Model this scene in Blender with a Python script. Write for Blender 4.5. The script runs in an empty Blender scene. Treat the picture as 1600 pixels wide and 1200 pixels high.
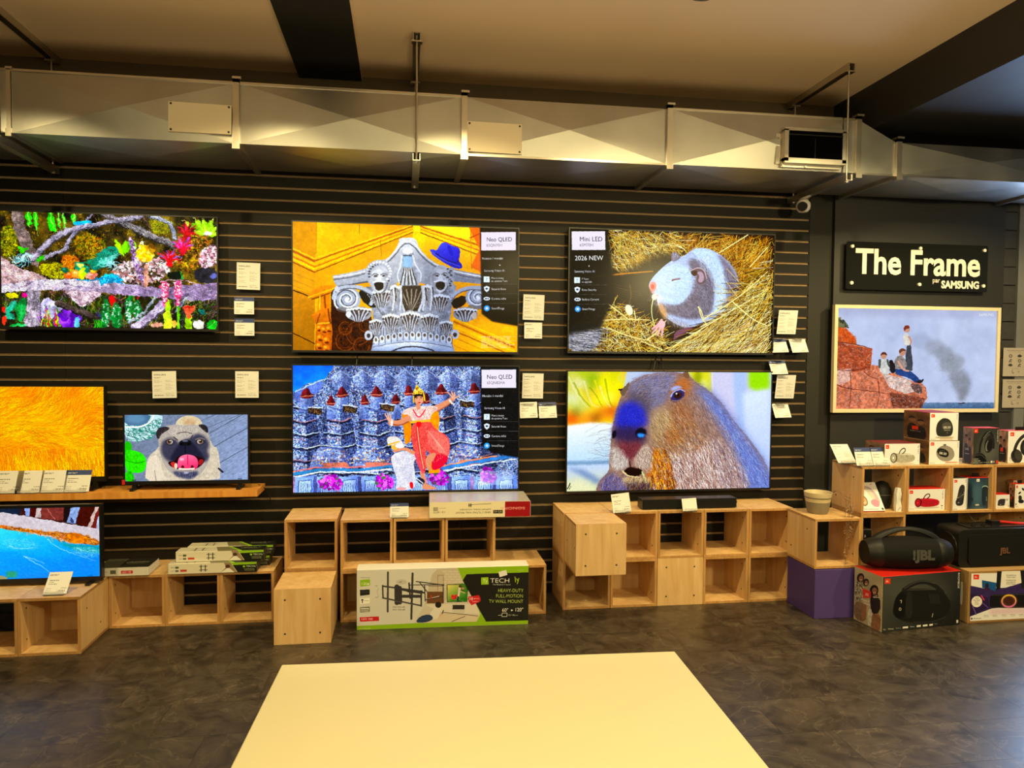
import bpy, bmesh, math, random
import numpy as np
from mathutils import Matrix, Vector

# ---------------------------------------------------------------- camera, world, lights, exposure
sc = bpy.context.scene
col = sc.collection
sc.view_settings.view_transform = 'Standard'
sc.view_settings.look = 'None'
sc.view_settings.gamma = 1.0
sc.view_settings.use_curve_mapping = False
sc.view_settings.exposure = 0.0

CF, CYAW, CPIT, CROL, CH = 1150., math.radians(8.31), math.radians(-2.08), math.radians(-.463), 1.604
_fw = Vector((math.sin(CYAW) * math.cos(CPIT), math.cos(CYAW) * math.cos(CPIT), math.sin(CPIT)))
_r0 = Vector((math.cos(CYAW), -math.sin(CYAW), 0)); _u0 = _r0.cross(_fw)
_rt = _r0 * math.cos(CROL) - _u0 * math.sin(CROL); _up = _r0 * math.sin(CROL) + _u0 * math.cos(CROL)
cam_data = bpy.data.cameras.new('camera'); cam = bpy.data.objects.new('camera', cam_data); col.objects.link(cam)
cam_data.sensor_width = 36; cam_data.lens = CF / 1600 * 36; cam_data.clip_start = .05
M = Matrix((_rt, _up, -_fw)).transposed().to_4x4(); M.translation = (0, 0, CH); cam.matrix_world = M
sc.camera = cam
def _ray(px, py): return _fw + _rt * ((px - 800) / CF) - _up * ((py - 600) / CF)
def at(px, py, y):                      # pixel -> point on the upright plane at distance y
    d = _ray(px, py); d = d * (y / d.y); return Vector((d.x, d.y, d.z + CH))
def atz(px, py, z):                     # pixel -> point on the level plane at height z
    d = _ray(px, py); d = d * ((z - CH) / d.z); return Vector((d.x, d.y, z))

world = bpy.data.worlds.new('world'); sc.world = world; world.use_nodes = True
world.node_tree.nodes['Background'].inputs[0].default_value = (.55, .62, .75, 1)
world.node_tree.nodes['Background'].inputs[1].default_value = .3

WARM = (1., .79, .36)
def lamp(kind, name, loc, energy, color, aim=None, **k):
    d = bpy.data.lights.new(name, kind); d.energy = energy; d.color = color
    for a, b in k.items(): setattr(d, a, b)
    o = bpy.data.objects.new(name, d); col.objects.link(o); o.location = loc
    if aim is not None: o.rotation_euler = (Vector(aim) - Vector(loc)).to_track_quat('-Z', 'Y').to_euler()
    return o
# ceiling track along the wall of screens, just above the picture
for i, (x, e) in enumerate(((-2.05, 165), (-.75, 105), (.35, 80), (1.32, 100), (2.75, 130), (3.9, 190))):
    lamp('SPOT', 'track_spot_lamp', (x, 3.02, 3.2) if x < 2.9 else (x, 2.85, 3.06), e, WARM, (x * .98, 4.35, .3), spot_size=math.radians(101), spot_blend=.4, shadow_soft_size=.03)
# added frontal fill lamps around the camera, and added low lamps brightening the ceiling
for x, y, e in ((-1.7, .2, 48), (1.4, .2, 84), (0., -2.6, 120), (3.5, -.6, 360)):
    lamp('SPOT', 'front_fill_lamp', (x, y, 2.7), e, WARM, (x, y + 1.6, .0), spot_size=math.radians(150), spot_blend=.5, shadow_soft_size=.16)
for x, y, e in ((-1.4, .85, 85), (.3, .8, 75), (1.9, .85, 130)):
    lamp('SPOT', 'ceiling_fill_lamp', (x, y, .72), e, (1., .74, .36), (x, y + .9, 3.39), spot_size=math.radians(120), spot_blend=.7, shadow_soft_size=.45)
lamp('SPOT', 'table_spot_lamp', (.3, 1.2, 3.2), 122, WARM, (.25, 1.6, .75), spot_size=math.radians(60), spot_blend=.8, shadow_soft_size=.06)
# ---------------------------------------------------------------- helpers
def tag(o, label=None, cat=None, group=None, kind=None):
    if label: o['label'] = label
    if cat: o['category'] = cat
    if group: o['group'] = group
    if kind: o['kind'] = kind
    return o
def thing(name, label, cat, loc=(0, 0, 0), rz=0., group=None):
    o = bpy.data.objects.new(name, None); o.empty_display_size = .05; col.objects.link(o); o.location = loc; o.rotation_euler = (0, 0, rz)
    return tag(o, label, cat, group)
def copy_tree(o, parent=None):
    c = o.copy(); col.objects.link(c); c.parent = parent
    for ch in list(o.children): copy_tree(ch, c)
    return c

class MB:
    """collects shapes; build() links them as one mesh object"""
    def __init__(s): s.v = []; s.f = []
    def quad(s, P, m=0, uv=True):
        n = len(s.v); s.v += [tuple(p) for p in P]; s.f.append((tuple(range(n, n + len(P))), m, ((0, 0), (1, 0), (1, 1), (0, 1)) if uv and len(P) == 4 else None)); return s
    def box(s, x0, x1, y0, y1, z0, z1, m=0, **fm):
        F = dict(f=((x0, y0, z0), (x1, y0, z0), (x1, y0, z1), (x0, y0, z1)), b=((x1, y1, z0), (x0, y1, z0), (x0, y1, z1), (x1, y1, z1)),
                 l=((x0, y1, z0), (x0, y0, z0), (x0, y0, z1), (x0, y1, z1)), r=((x1, y0, z0), (x1, y1, z0), (x1, y1, z1), (x1, y0, z1)),
                 t=((x0, y0, z1), (x1, y0, z1), (x1, y1, z1), (x0, y1, z1)), d=((x0, y1, z0), (x1, y1, z0), (x1, y0, z0), (x0, y0, z0)))
        V = [(x0, y0, z0), (x1, y0, z0), (x1, y1, z0), (x0, y1, z0), (x0, y0, z1), (x1, y0, z1), (x1, y1, z1), (x0, y1, z1)]; n = len(s.v); s.v += V
        for k, P in F.items(): s.f.append((tuple(n + V.index(p) for p in P), fm.get(k, m), ((0, 0), (1, 0), (1, 1), (0, 1))))
        return s
    def cyl(s, a, b, r0, r1=None, n=12, m=0, caps=True):
        a, b = Vector(a), Vector(b); r1 = r0 if r1 is None else r1; d = (b - a).normalized(); u = d.orthogonal().normalized(); w = d.cross(u); k = len(s.v)
        for p, r in ((a, r0), (b, r1)): s.v += [tuple(p + u * r * math.cos(2 * math.pi * i / n) + w * r * math.sin(2 * math.pi * i / n)) for i in range(n)]
        for i in range(n): j = (i + 1) % n; s.f.append(((k + i, k + j, k + n + j, k + n + i), m, None))
        if caps: s.f.append((tuple(k + i for i in reversed(range(n))), m, None)); s.f.append((tuple(k + n + i for i in range(n)), m, None))
        return s
    def tube(s, pts, r, n=8, m=0, flat=1.):
        P = [Vector(p) for p in pts]; k = len(s.v); N = len(P); up = None
        for i, p in enumerate(P):
            d = (P[min(i + 1, N - 1)] - P[max(i - 1, 0)]).normalized()
            if up is None: up = d.orthogonal().normalized()
            up = (up - d * up.dot(d)).normalized(); w = d.cross(up); rr = r[i] if isinstance(r, (list, tuple)) else r
            s.v += [tuple(p + up * rr * math.cos(2 * math.pi * q / n) + w * rr * flat * math.sin(2 * math.pi * q / n)) for q in range(n)]
        for i in range(N - 1):
            for q in range(n): j = (q + 1) % n; a = k + i * n; s.f.append(((a + q, a + j, a + n + j, a + n + q), m, None))
        s.f.append((tuple(k + q for q in reversed(range(n))), m, None)); s.f.append((tuple(k + (N - 1) * n + q for q in range(n)), m, None)); return s
    def lathe(s, prof, n=24, m=0, axis='z', c=(0, 0, 0), sy=1.):
        k = len(s.v); N = len(prof)
        for r, z in prof:
            for i in range(n):
                a = 2 * math.pi * i / n; x, y = r * math.cos(a), r * math.sin(a) * sy
                s.v.append((c[0] + x, c[1] + y, c[2] + z) if axis == 'z' else (c[0] + z, c[1] + x, c[2] + y) if axis == 'x' else (c[0] + x, c[1] + z, c[2] + y))
        for j in range(N - 1):
            for i in range(n): q = (i + 1) % n; a = k + j * n; s.f.append(((a + i, a + q, a + n + q, a + n + i), m, None))
        s.f.append((tuple(k + i for i in reversed(range(n))), m, None)); s.f.append((tuple(k + (N - 1) * n + i for i in range(n)), m, None)); return s
    def rbox(s, x0, x1, y0, y1, z0, z1, r=.01, m=0, seg=3, fm=None):
        """box with rounded upright-profile corners in x-z (extruded along y)"""
        P = []
        for cx, cz, a0 in ((x1 - r, z0 + r, -90), (x1 - r, z1 - r, 0), (x0 + r, z1 - r, 90), (x0 + r, z0 + r, 180)):
            for i in range(seg + 1): a = math.radians(a0 + 90 * i / seg); P.append((cx + r * math.cos(a), cz + r * math.sin(a)))
        k = len(s.v); n = len(P); s.v += [(x, y0, z) for x, z in P] + [(x, y1, z) for x, z in P]
        for i in range(n): j = (i + 1) % n; s.f.append(((k + i, k + n + i, k + n + j, k + j), m, None))
        s.f.append((tuple(range(k, k + n)), m if fm is None else fm, None)); s.f.append((tuple(k + n + i for i in reversed(range(n))), m, None)); return s
    def mesh(s, name, mats, smooth=False):
        me = bpy.data.meshes.new(name); me.from_pydata(s.v, [], [f[0] for f in s.f])
        for mt in mats: me.materials.append(mt)
        me.polygons.foreach_set('material_index', [f[1] for f in s.f])
        if any(f[2] for f in s.f):
            uv = me.uv_layers.new(name='UVMap'); i = 0
            for f in s.f:
                for q in range(len(f[0])): uv.data[i].uv = f[2][q] if f[2] else (0, 0); i += 1
        bm = bmesh.new(); bm.from_mesh(me); bmesh.ops.recalc_face_normals(bm, faces=bm.faces); bm.to_mesh(me); bm.free()
        if smooth: me.polygons.foreach_set('use_smooth', [True] * len(me.polygons)); me.set_sharp_from_angle(angle=math.radians(40))
        me.update(); return me
    def build(s, name, mats, parent=None, smooth=False, loc=(0, 0, 0), rot=(0, 0, 0)):
        o = bpy.data.objects.new(name, s.mesh(name, mats if isinstance(mats, (list, tuple)) else [mats], smooth)); col.objects.link(o)
        o.parent = parent; o.location = loc; o.rotation_euler = rot; return o
def inst(me, name, parent=None, loc=(0, 0, 0), rot=(0, 0, 0), scale=(1, 1, 1)):
    o = bpy.data.objects.new(name, me); col.objects.link(o); o.parent = parent; o.location = loc; o.rotation_euler = rot; o.scale = scale; return o

# lettering
_gc = {}
def _font_curve(t, size=1., ext=0., off=0.):
    cu = bpy.data.curves.new('lettering', 'FONT'); cu.body = t; cu.size = size; cu.extrude = ext; cu.offset = off; cu.resolution_u = 3
    ob = bpy.data.objects.new('lettering', cu); col.objects.link(ob); bpy.context.view_layer.update()
    me = bpy.data.meshes.new_from_object(ob.evaluated_get(bpy.context.evaluated_depsgraph_get())); bpy.data.objects.remove(ob); bpy.data.curves.remove(cu); return me
def _glyph(ch):
    if ch not in _gc:
        me = _font_curve(ch + '|'); me2 = _font_curve('|'); w0 = max([v.co.x for v in me2.vertices]); full = max([v.co.x for v in me.vertices]); adv = full - w0
        bpy.data.meshes.remove(me); bpy.data.meshes.remove(me2)
        if ch == ' ': _gc[ch] = (np.zeros((0, 3, 2)), max(adv, .25)); return _gc[ch]
        me = _font_curve(ch); me.calc_loop_triangles(); V = np.array([v.co.xy for v in me.vertices]).reshape(-1, 2)
        T = np.array([V[list(t.vertices)] for t in me.loop_triangles]).reshape(-1, 3, 2); bpy.data.meshes.remove(me); _gc[ch] = (T, adv)
    return _gc[ch]
def glyphs(t):
    out = []; x = 0.
    for ch in t:
        T, a = _glyph(ch)
        if len(T): out.append(T + [x, 0])
        x += a
    return (np.concatenate(out) if out else np.zeros((0, 3, 2))), x
def letters(name, t, size, mat, parent, loc, rot=(math.pi / 2, 0, 0), ext=.002, off=0., sx=1.):
    me = _font_curve(t, size, ext, off); me.name = name; me.materials.clear(); me.materials.append(mat); return inst(me, name, parent, loc, rot, (sx, 1, 1))

# ---------------------------------------------------------------- materials
def new_mat(name):
    m = bpy.data.materials.new(name); m.use_nodes = True; nt = m.node_tree; return m, nt, nt.nodes['Principled BSDF']
def mat(name, c, rough=.5, metal=0., var=.08, scale=8., bump=0., spec=.5, stretch=(1, 1, 1), alpha=1., trans=0.):
    m, nt, b = new_mat(name); N = nt.nodes; L = nt.links
    b.inputs['Roughness'].default_value = rough; b.inputs['Metallic'].default_value = metal; b.inputs['Specular IOR Level'].default_value = spec
    tc = N.new('ShaderNodeTexCoord'); mp = N.new('ShaderNodeMapping'); mp.inputs['Scale'].default_value = stretch; no = N.new('ShaderNodeTexNoise'); no.inputs['Scale'].default_value = scale; no.inputs['Detail'].default_value = 5
    L.new(tc.outputs['Object'], mp.inputs[0]); L.new(mp.outputs[0], no.inputs['Vector'])
    mx = N.new('ShaderNodeMix'); mx.data_type = 'RGBA'; mx.inputs['A'].default_value = (*[v * (1 - var) for v in c], 1); mx.inputs['B'].default_value = (*[min(1, v * (1 + var)) for v in c], 1)
    L.new(no.outputs['Fac'], mx.inputs['Factor']); L.new(mx.outputs['Result'], b.inputs['Base Color'])
    if bump: bp = N.new('ShaderNodeBump'); bp.inputs['Strength'].default_value = bump; bp.inputs['Distance'].default_value = .004; L.new(no.outputs['Fac'], bp.inputs['Height']); L.new(bp.outputs[0], b.inputs['Normal'])
    if trans: b.inputs['Transmission Weight'].default_value = trans; b.inputs['IOR'].default_value = 1.45
    if alpha < 1: b.inputs['Alpha'].default_value = alpha
    return m
def srgb(r, g, b): return tuple((v / 255 / 12.92) if v / 255 <= .04045 else ((v / 255 + .055) / 1.055) ** 2.4 for v in (r, g, b))
def img_mat(name, cv, emit=0., rough=.5):
    im = bpy.data.images.new(name, cv.w, cv.h); px = np.ones((cv.h, cv.w, 4), np.float32); px[..., :3] = np.clip(cv.a, 0, 1)[::-1]
    im.pixels.foreach_set(px.ravel()); im.update(); im.pack()
    m, nt, b = new_mat(name); t = nt.nodes.new('ShaderNodeTexImage'); t.image = im; t.extension = 'EXTEND'; b.inputs['Roughness'].default_value = rough
    if emit:
        b.inputs['Base Color'].default_value = (.003, .003, .003, 1); nt.links.new(t.outputs[0], b.inputs['Emission Color']); b.inputs['Emission Strength'].default_value = emit; b.inputs['Specular IOR Level'].default_value = .12
    else: nt.links.new(t.outputs[0], b.inputs['Base Color'])
    return m
def wood_mat(name, c0, c1, rough=.5, scale=1., tint=.0):
    m, nt, b = new_mat(name); N = nt.nodes; L = nt.links; b.inputs['Roughness'].default_value = rough; b.inputs['Specular IOR Level'].default_value = .3
    tc = N.new('ShaderNodeTexCoord'); oi = N.new('ShaderNodeObjectInfo'); mp = N.new('ShaderNodeMapping'); mp.inputs['Scale'].default_value = (14 * scale, 14 * scale, 1.6 * scale)
    ad = N.new('ShaderNodeVectorMath'); ad.operation = 'MULTIPLY_ADD'; cx = N.new('ShaderNodeCombineXYZ')
    for i in range(3): L.new(oi.outputs['Random'], cx.inputs[i])
    ad.inputs[1].default_value = (7, 5, 9); L.new(cx.outputs[0], ad.inputs[0]); L.new(tc.outputs['Object'], ad.inputs[2]); L.new(ad.outputs[0], mp.inputs[0])
    no = N.new('ShaderNodeTexNoise'); no.inputs['Scale'].default_value = 1.; no.inputs['Detail'].default_value = 6; no.inputs['Distortion'].default_value = 1.2; L.new(mp.outputs[0], no.inputs['Vector'])
    cr = N.new('ShaderNodeValToRGB'); cr.color_ramp.elements[0].color = (*c0, 1); cr.color_ramp.elements[1].color = (*c1, 1); cr.color_ramp.elements[0].position = .32; cr.color_ramp.elements[1].position = .68; L.new(no.outputs['Fac'], cr.inputs[0])
    hv = N.new('ShaderNodeHueSaturation'); mr = N.new('ShaderNodeMapRange'); mr.inputs['To Min'].default_value = .9; mr.inputs['To Max'].default_value = 1.1; L.new(oi.outputs['Random'], mr.inputs['Value']); L.new(mr.outputs[0], hv.inputs['Value']); L.new(cr.outputs[0], hv.inputs['Color']); L.new(hv.outputs[0], b.inputs['Base Color'])
    return m
def metal_mat(name, c, rough):
    m, nt, b = new_mat(name); N = nt.nodes; L = nt.links; b.inputs['Metallic'].default_value = 1.
    tc = N.new('ShaderNodeTexCoord'); vo = N.new('ShaderNodeTexVoronoi'); vo.inputs['Scale'].default_value = 28.; no = N.new('ShaderNodeTexNoise'); no.inputs['Scale'].default_value = 5.; no.inputs['Detail'].default_value = 8; L.new(tc.outputs['Object'], vo.inputs['Vector']); L.new(tc.outputs['Object'], no.inputs['Vector'])
    mx = N.new('ShaderNodeMix'); mx.data_type = 'RGBA'; mx.inputs['A'].default_value = (*[v * .82 for v in c], 1); mx.inputs['B'].default_value = (*[min(1, v * 1.12) for v in c], 1); L.new(no.outputs['Fac'], mx.inputs['Factor']); L.new(mx.outputs['Result'], b.inputs['Base Color'])
    mr = N.new('ShaderNodeMapRange'); mr.inputs['To Min'].default_value = rough - .07; mr.inputs['To Max'].default_value = rough + .1; L.new(no.outputs['Fac'], mr.inputs['Value']); L.new(mr.outputs[0], b.inputs['Roughness'])
    return m

M_BLACK = mat('black_plastic', (.008, .008, .009), .35, var=.1)
M_BLACKSAT = mat('black_fabric_mesh', (.006, .006, .0065), .8, var=.2, scale=400, spec=.2)
M_DARKRUB = mat('dark_rubber', (.008, .008, .008), .5, var=.15, spec=.3)
M_WALLK = mat('charcoal_paint', (.020, .020, .0195), .5, var=.12, scale=3)
M_SLAT = mat('black_slat_laminate', (.0085, .0076, .0062), .5, var=.15, scale=5, spec=.22)
M_MDF = mat('raw_fibreboard', (.36, .25, .14), .85, var=.15, scale=30)
M_CEIL = mat('beige_ceiling_paint', (.82, .64, .43), .9, var=.04, scale=2)
M_UPPER = mat('upper_wall_painted_shade', (.16, .12, .075), .9, var=.06)  # beige wall colour darkened to hold the shade above the duct
M_BEAM = mat('dark_beam_paint', (.012, .0115, .009), .7, var=.1)
M_SOFFIT = mat('dark_grey_soffit_paint', (.024, .025, .026), .55, var=.08, scale=2)
M_PLASTER = mat('grey_plaster', (.16, .165, .17), .7, var=.1, scale=4)
M_BRICK = mat('black_painted_block', (.035, .034, .032), .6, var=.35, scale=25, bump=.5)
M_GALV = metal_mat('galvanised_steel', (.52, .515, .48), .37)
M_ZINC = metal_mat('zinc_strut', (.66, .62, .54), .30)
M_COVER = mat('ivory_cover_plate', (.84, .74, .54), .5, var=.03)
M_SCREW = mat('dark_screw', (.03, .025, .02), .4)
M_PLY = wood_mat('birch_plywood', srgb(206, 164, 108), srgb(226, 190, 138))
M_PLYE = wood_mat('plywood_edge', srgb(176, 128, 74), srgb(196, 152, 96), scale=3)
M_SHELF = wood_mat('orange_stained_pine', srgb(196, 128, 50), srgb(222, 156, 74))
M_PURPLE = mat('purple_card', srgb(74, 54, 126), .6, var=.1)
M_WHITE = mat('white_plastic', (.75, .73, .68), .4, var=.03)
M_CARD = mat('white_card', (.78, .78, .77), .6, var=.03)
M_KRAFT = mat('kraft_cardboard', srgb(176, 140, 92), .8, var=.1, scale=30)
M_REDC = mat('red_card', srgb(206, 34, 20), .45, var=.05)
M_DKCARD = mat('dark_printed_card', (.05, .045, .04), .5, var=.2)
M_TABLE = mat('white_laminate', (.86, .80, .53), .35, var=.015, scale=2)
M_STEELLEG = mat('grey_table_leg', (.3, .3, .3), .4)
M_CLEAR = mat('clear_acrylic', (.9, .9, .88), .08, trans=.85)
M_SIGN = mat('smoked_acrylic', (.012, .013, .012), .06, var=.05)
M_LETTER = mat('ivory_letter_vinyl', (.93, .90, .80), .5, var=.02)
M_CHROME = metal_mat('standoff_metal', (.85, .83, .78), .2)
M_CREAMFR = mat('cream_frame_lacquer', srgb(226, 212, 178), .45, var=.03)
M_GREYL = mat('grey_badge', (.13, .13, .12), .35, metal=.5)
M_ORANGEL = mat('copper_badge', (.28, .13, .08), .35, metal=.5)
M_FILM = mat('shrink_wrap_film', (.50, .47, .42), .25, var=.25, scale=18, stretch=(1, 5, 1))
# ---------------------------------------------------------------- print / screen painter (flat pictures are drawn in code)
def fbm(h, w, sc, octv=4, seed=0, gain=.55):
    rg = np.random.RandomState(seed); out = np.zeros((h, w), np.float32); amp = 1.; tot = 0.
    for o in range(octv):
        gw = max(2, int(w / sc) + 2); gh = max(2, int(h / sc) + 2)
        g = rg.rand(gh, gw).astype(np.float32)
        yy = np.linspace(0, gh - 1.001, h); xx = np.linspace(0, gw - 1.001, w)
        y0 = yy.astype(int); x0 = xx.astype(int); fy = (yy - y0)[:, None]; fx = (xx - x0)[None]
        fy = fy * fy * (3 - 2 * fy); fx = fx * fx * (3 - 2 * fx)
        a = g[y0][:, x0]; b = g[y0][:, x0 + 1]; c = g[y0 + 1][:, x0]; d = g[y0 + 1][:, x0 + 1]
        out += amp * ((a * (1 - fx) + b * fx) * (1 - fy) + (c * (1 - fx) + d * fx) * fy)
        tot += amp; amp *= gain; sc = max(1.5, sc / 2)
    return out / tot

def chaikin(P, closed=True, it=2):
    P = np.asarray(P, float)
    for _ in range(it):
        if closed:
            Q = np.roll(P, -1, 0); P = np.stack([.75 * P + .25 * Q, .25 * P + .75 * Q], 1).reshape(-1, 2)
        elif len(P) > 2:
            Q = np.stack([.75 * P[:-1] + .25 * P[1:], .25 * P[:-1] + .75 * P[1:]], 1).reshape(-1, 2)
            P = np.vstack([P[:1], Q, P[-1:]])
    return P

def blur(m, r):
    r = int(r)
    if r < 1: return m
    for ax in (0, 1):
        for _ in range(2):
            pad = [(0, 0)] * m.ndim; pad[ax] = (r + 1, r)
            c = np.cumsum(np.pad(m, pad, mode='edge'), ax, dtype=np.float64)
            n = m.shape[ax]
            m = ((np.take(c, range(2 * r + 1, 2 * r + 1 + n), ax) - np.take(c, range(0, n), ax)) / (2 * r + 1)).astype(np.float32)
    return m

class Cv:
    def __init__(s, w, h, quad=None, bg=(0, 0, 0), seed=1):
        s.w, s.h = w, h; s.a = np.empty((h, w, 3), np.float32); s.a[:] = np.array(bg) / 255.
        s.rg = np.random.RandomState(seed); s.H = None; s.f = (0, 0, 1.)
        if quad is not None:
            A = []; b = []
            for (x, y), (u, v) in zip(quad, ((0, 0), (w, 0), (w, h), (0, h))):
                A += [[x, y, 1, 0, 0, 0, -u * x, -u * y], [0, 0, 0, x, y, 1, -v * x, -v * y]]; b += [u, v]
            s.H = np.append(np.linalg.solve(np.array(A, float), np.array(b, float)), 1).reshape(3, 3)
        s.k = 1.; s.fr(0, 0, 1)
    def fr(s, ox, oy, sc):                       # coordinate frame that following calls use
        s.f = (ox, oy, sc)
        if s.H is None: s.k = 1. / sc
        else:
            c = np.linalg.inv(s.H) @ [s.w / 2, s.h / 2, 1]; c = c[:2] / c[2]
            p = np.array([c, c + [1, 0]]); q = s.hm(p); s.k = np.hypot(*(q[1] - q[0])) / sc
        return s
    def hm(s, P):
        q = np.c_[P, np.ones(len(P))] @ s.H.T; return q[:, :2] / q[:, 2:]
    def m(s, P):
        P = np.atleast_2d(np.asarray(P, float)); P = P / s.f[2] + [s.f[0], s.f[1]]
        return s.hm(P) if s.H is not None else P
    def box(s, P, pad=1):
        x0, y0 = np.floor(P.min(0) - pad).astype(int); x1, y1 = np.ceil(P.max(0) + pad).astype(int) + 1
        return max(0, x0), max(0, y0), min(s.w, x1), min(s.h, y1)
    def comp(s, bx, mask, col, a=1., nz=0, g=None, mul=False):
        x0, y0, x1, y1 = bx; reg = s.a[y0:y1, x0:x1]
        if g is not None:                        # linear gradient (p0, c0, p1, c1) in the current frame
            p0, p1 = s.m([g[0]])[0], s.m([g[2]])[0]; d = p1 - p0
            t = ((np.arange(x0, x1)[None] - p0[0]) * d[0] + (np.arange(y0, y1)[:, None] - p0[1]) * d[1]) / (d @ d)
            t = np.clip(t, 0, 1)[..., None]; c = (np.array(g[1]) * (1 - t) + np.array(g[3]) * t) / 255.
        else: c = np.broadcast_to(np.array(col, np.float32) / 255., reg.shape)
        if nz:
            n = fbm(y1 - y0, x1 - x0, 14, 4, s.rg.randint(9999))[..., None]; c = c * (1 + nz * (n - .5) * 2)
        mk = (mask * a)[..., None]
        if mul: c = reg * c
        s.a[y0:y1, x0:x1] = np.clip(reg * (1 - mk) + c * mk, 0, 1)
    def pmask(s, P):
        bx = s.box(P); x0, y0, x1, y1 = bx
        if x1 <= x0 or y1 <= y0: return bx, None
        X = np.arange(x0, x1)[None] + .5; Y = np.arange(y0, y1)[:, None] + .5
        ins = np.zeros((y1 - y0, x1 - x0), bool); Q = np.roll(P, -1, 0)
        for (ax, ay), (bx_, by) in zip(P, Q):
            if ay == by: continue
            c = (ay > Y) != (by > Y); ins ^= c & (X < (bx_ - ax) * (Y - ay) / (by - ay) + ax)
        return bx, ins.astype(np.float32)
    def poly(s, pts, col, a=1., sm=0, soft=0, nz=0, g=None, mul=False):
        P = s.m(pts)
        if sm: P = chaikin(P, True, sm)
        if soft:
            r = max(1, soft * s.k)
            bx = s.box(P, 2 * r + 2); x0, y0, x1, y1 = bx
            if x1 <= x0 or y1 <= y0: return
            b2, mk = s.pmask(P)
            if mk is None: return
            full = np.zeros((y1 - y0, x1 - x0), np.float32)
            full[b2[1] - y0:b2[3] - y0, b2[0] - x0:b2[2] - x0] = mk; mk = blur(full, r)
        else:
            bx, mk = s.pmask(P)
            if mk is None: return
        s.comp(bx, mk, col, a, nz, g, mul)
    def rect(s, x0, y0, x1, y1, col, **k): s.poly([(x0, y0), (x1, y0), (x1, y1), (x0, y1)], col, **k)
    def ell(s, cx, cy, rx, ry, col, rot=0, **k):
        t = np.linspace(0, 2 * np.pi, 28, endpoint=False); c, n = np.cos(np.radians(rot)), np.sin(np.radians(rot))
        x, y = rx * np.cos(t), ry * np.sin(t); s.poly(np.c_[cx + x * c - y * n, cy + x * n + y * c], col, **k)
    def line(s, pts, w, col, w2=None, a=1., sm=2, nz=0):
        P = s.m(pts); P = chaikin(P, False, sm) if sm else P
        r0 = w * s.k / 2; r1 = r0 if w2 is None else w2 * s.k / 2; r0 = max(r0, .6); r1 = max(r1, .35)
        bx = s.box(P, max(r0, r1) + 1); x0, y0, x1, y1 = bx
        if x1 <= x0 or y1 <= y0: return
        mk = np.zeros((y1 - y0, x1 - x0), bool); n = len(P) - 1
        for i in range(n):
            A, B = P[i], P[i + 1]; ra = r0 + (r1 - r0) * (i + .5) / n
            b = s.box(np.array([A, B]), ra + 1)
            if b[2] <= b[0] or b[3] <= b[1]: continue
            X = np.arange(b[0], b[2])[None] + .5; Y = np.arange(b[1], b[3])[:, None] + .5
            d = B - A; L = max(d @ d, 1e-9); t = np.clip(((X - A[0]) * d[0] + (Y - A[1]) * d[1]) / L, 0, 1)
            mk[b[1] - y0:b[3] - y0, b[0] - x0:b[2] - x0] |= (X - A[0] - t * d[0]) ** 2 + (Y - A[1] - t * d[1]) ** 2 < ra * ra
        s.comp(bx, mk.astype(np.float32), col, a, nz)
    def region(s, pts, n, sm=0):                 # n random canvas points inside a polygon
        P = s.m(pts); P = chaikin(P, True, sm) if sm else P
        bx, mk = s.pmask(P)
        if mk is None: return np.zeros((0, 2))
        yy, xx = np.nonzero(mk)
        if len(xx) == 0: return np.zeros((0, 2))
        i = s.rg.randint(0, len(xx), n); return np.c_[xx[i] + bx[0], yy[i] + bx[1]].astype(float)
    def fur(s, pts, n, ang, ln, cols, a=.8, jit=15, wd=1, sm=2, curve=0., samp=0):
        """n hair strokes inside a polygon; ang = degrees (0 right, 90 down), or a function of canvas x, y"""
        p = s.region(pts, n, sm)
        if len(p) == 0: return
        n = len(p); an = ang(p) if callable(ang) else np.full(n, float(ang))
        an = np.radians(an + s.rg.randn(n) * jit); L = ln * s.k * (.5 + s.rg.rand(n))
        M = max(4, int(ln * s.k * 1.2)); t = np.linspace(0, 1, M)
        cv = s.rg.randn(n) * curve
        A = an[:, None] + cv[:, None] * t[None]
        X = p[:, :1] + np.cumsum(np.cos(A), 1) * (L / M)[:, None]; Y = p[:, 1:] + np.cumsum(np.sin(A), 1) * (L / M)[:, None]
        C = np.array(cols, np.float32) / 255.
        if samp: c = s.a[np.clip(p[:, 1].astype(int), 0, s.h - 1), np.clip(p[:, 0].astype(int), 0, s.w - 1)] * (1 + samp * s.rg.randn(n, 1))
        else: c = C[s.rg.randint(0, len(C), n)] * (1 + .12 * s.rg.randn(n, 1))
        c = np.clip(c, 0, 1); c = np.repeat(c[:, None], M, 1)
        for o in range(wd):
            for q in range(wd):
                xi = X.astype(int) + o; yi = Y.astype(int) + q; ok = (xi >= 0) & (yi >= 0) & (xi < s.w) & (yi < s.h)
                s.a[yi[ok], xi[ok]] = s.a[yi[ok], xi[ok]] * (1 - a) + c[ok] * a
    def dots(s, pts, n, r, cols, a=1., sm=0, asp=1.):
        p = s.region(pts, n, sm); C = np.array(cols, np.float32) / 255.
        for q in p:
            rr = max(.7, r * s.k * (.5 + s.rg.rand())); x0, x1 = int(q[0] - rr), int(q[0] + rr) + 1; y0, y1 = int(q[1] - rr * asp), int(q[1] + rr * asp) + 1
            x0, y0, x1, y1 = max(x0, 0), max(y0, 0), min(x1, s.w), min(y1, s.h)
            if x1 <= x0 or y1 <= y0: continue
            X = np.arange(x0, x1)[None] - q[0]; Y = (np.arange(y0, y1)[:, None] - q[1]) / asp
            m = ((X * X + Y * Y) < rr * rr)[..., None] * a; c = C[s.rg.randint(len(C))]
            s.a[y0:y1, x0:x1] = s.a[y0:y1, x0:x1] * (1 - m) + c * m
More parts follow.
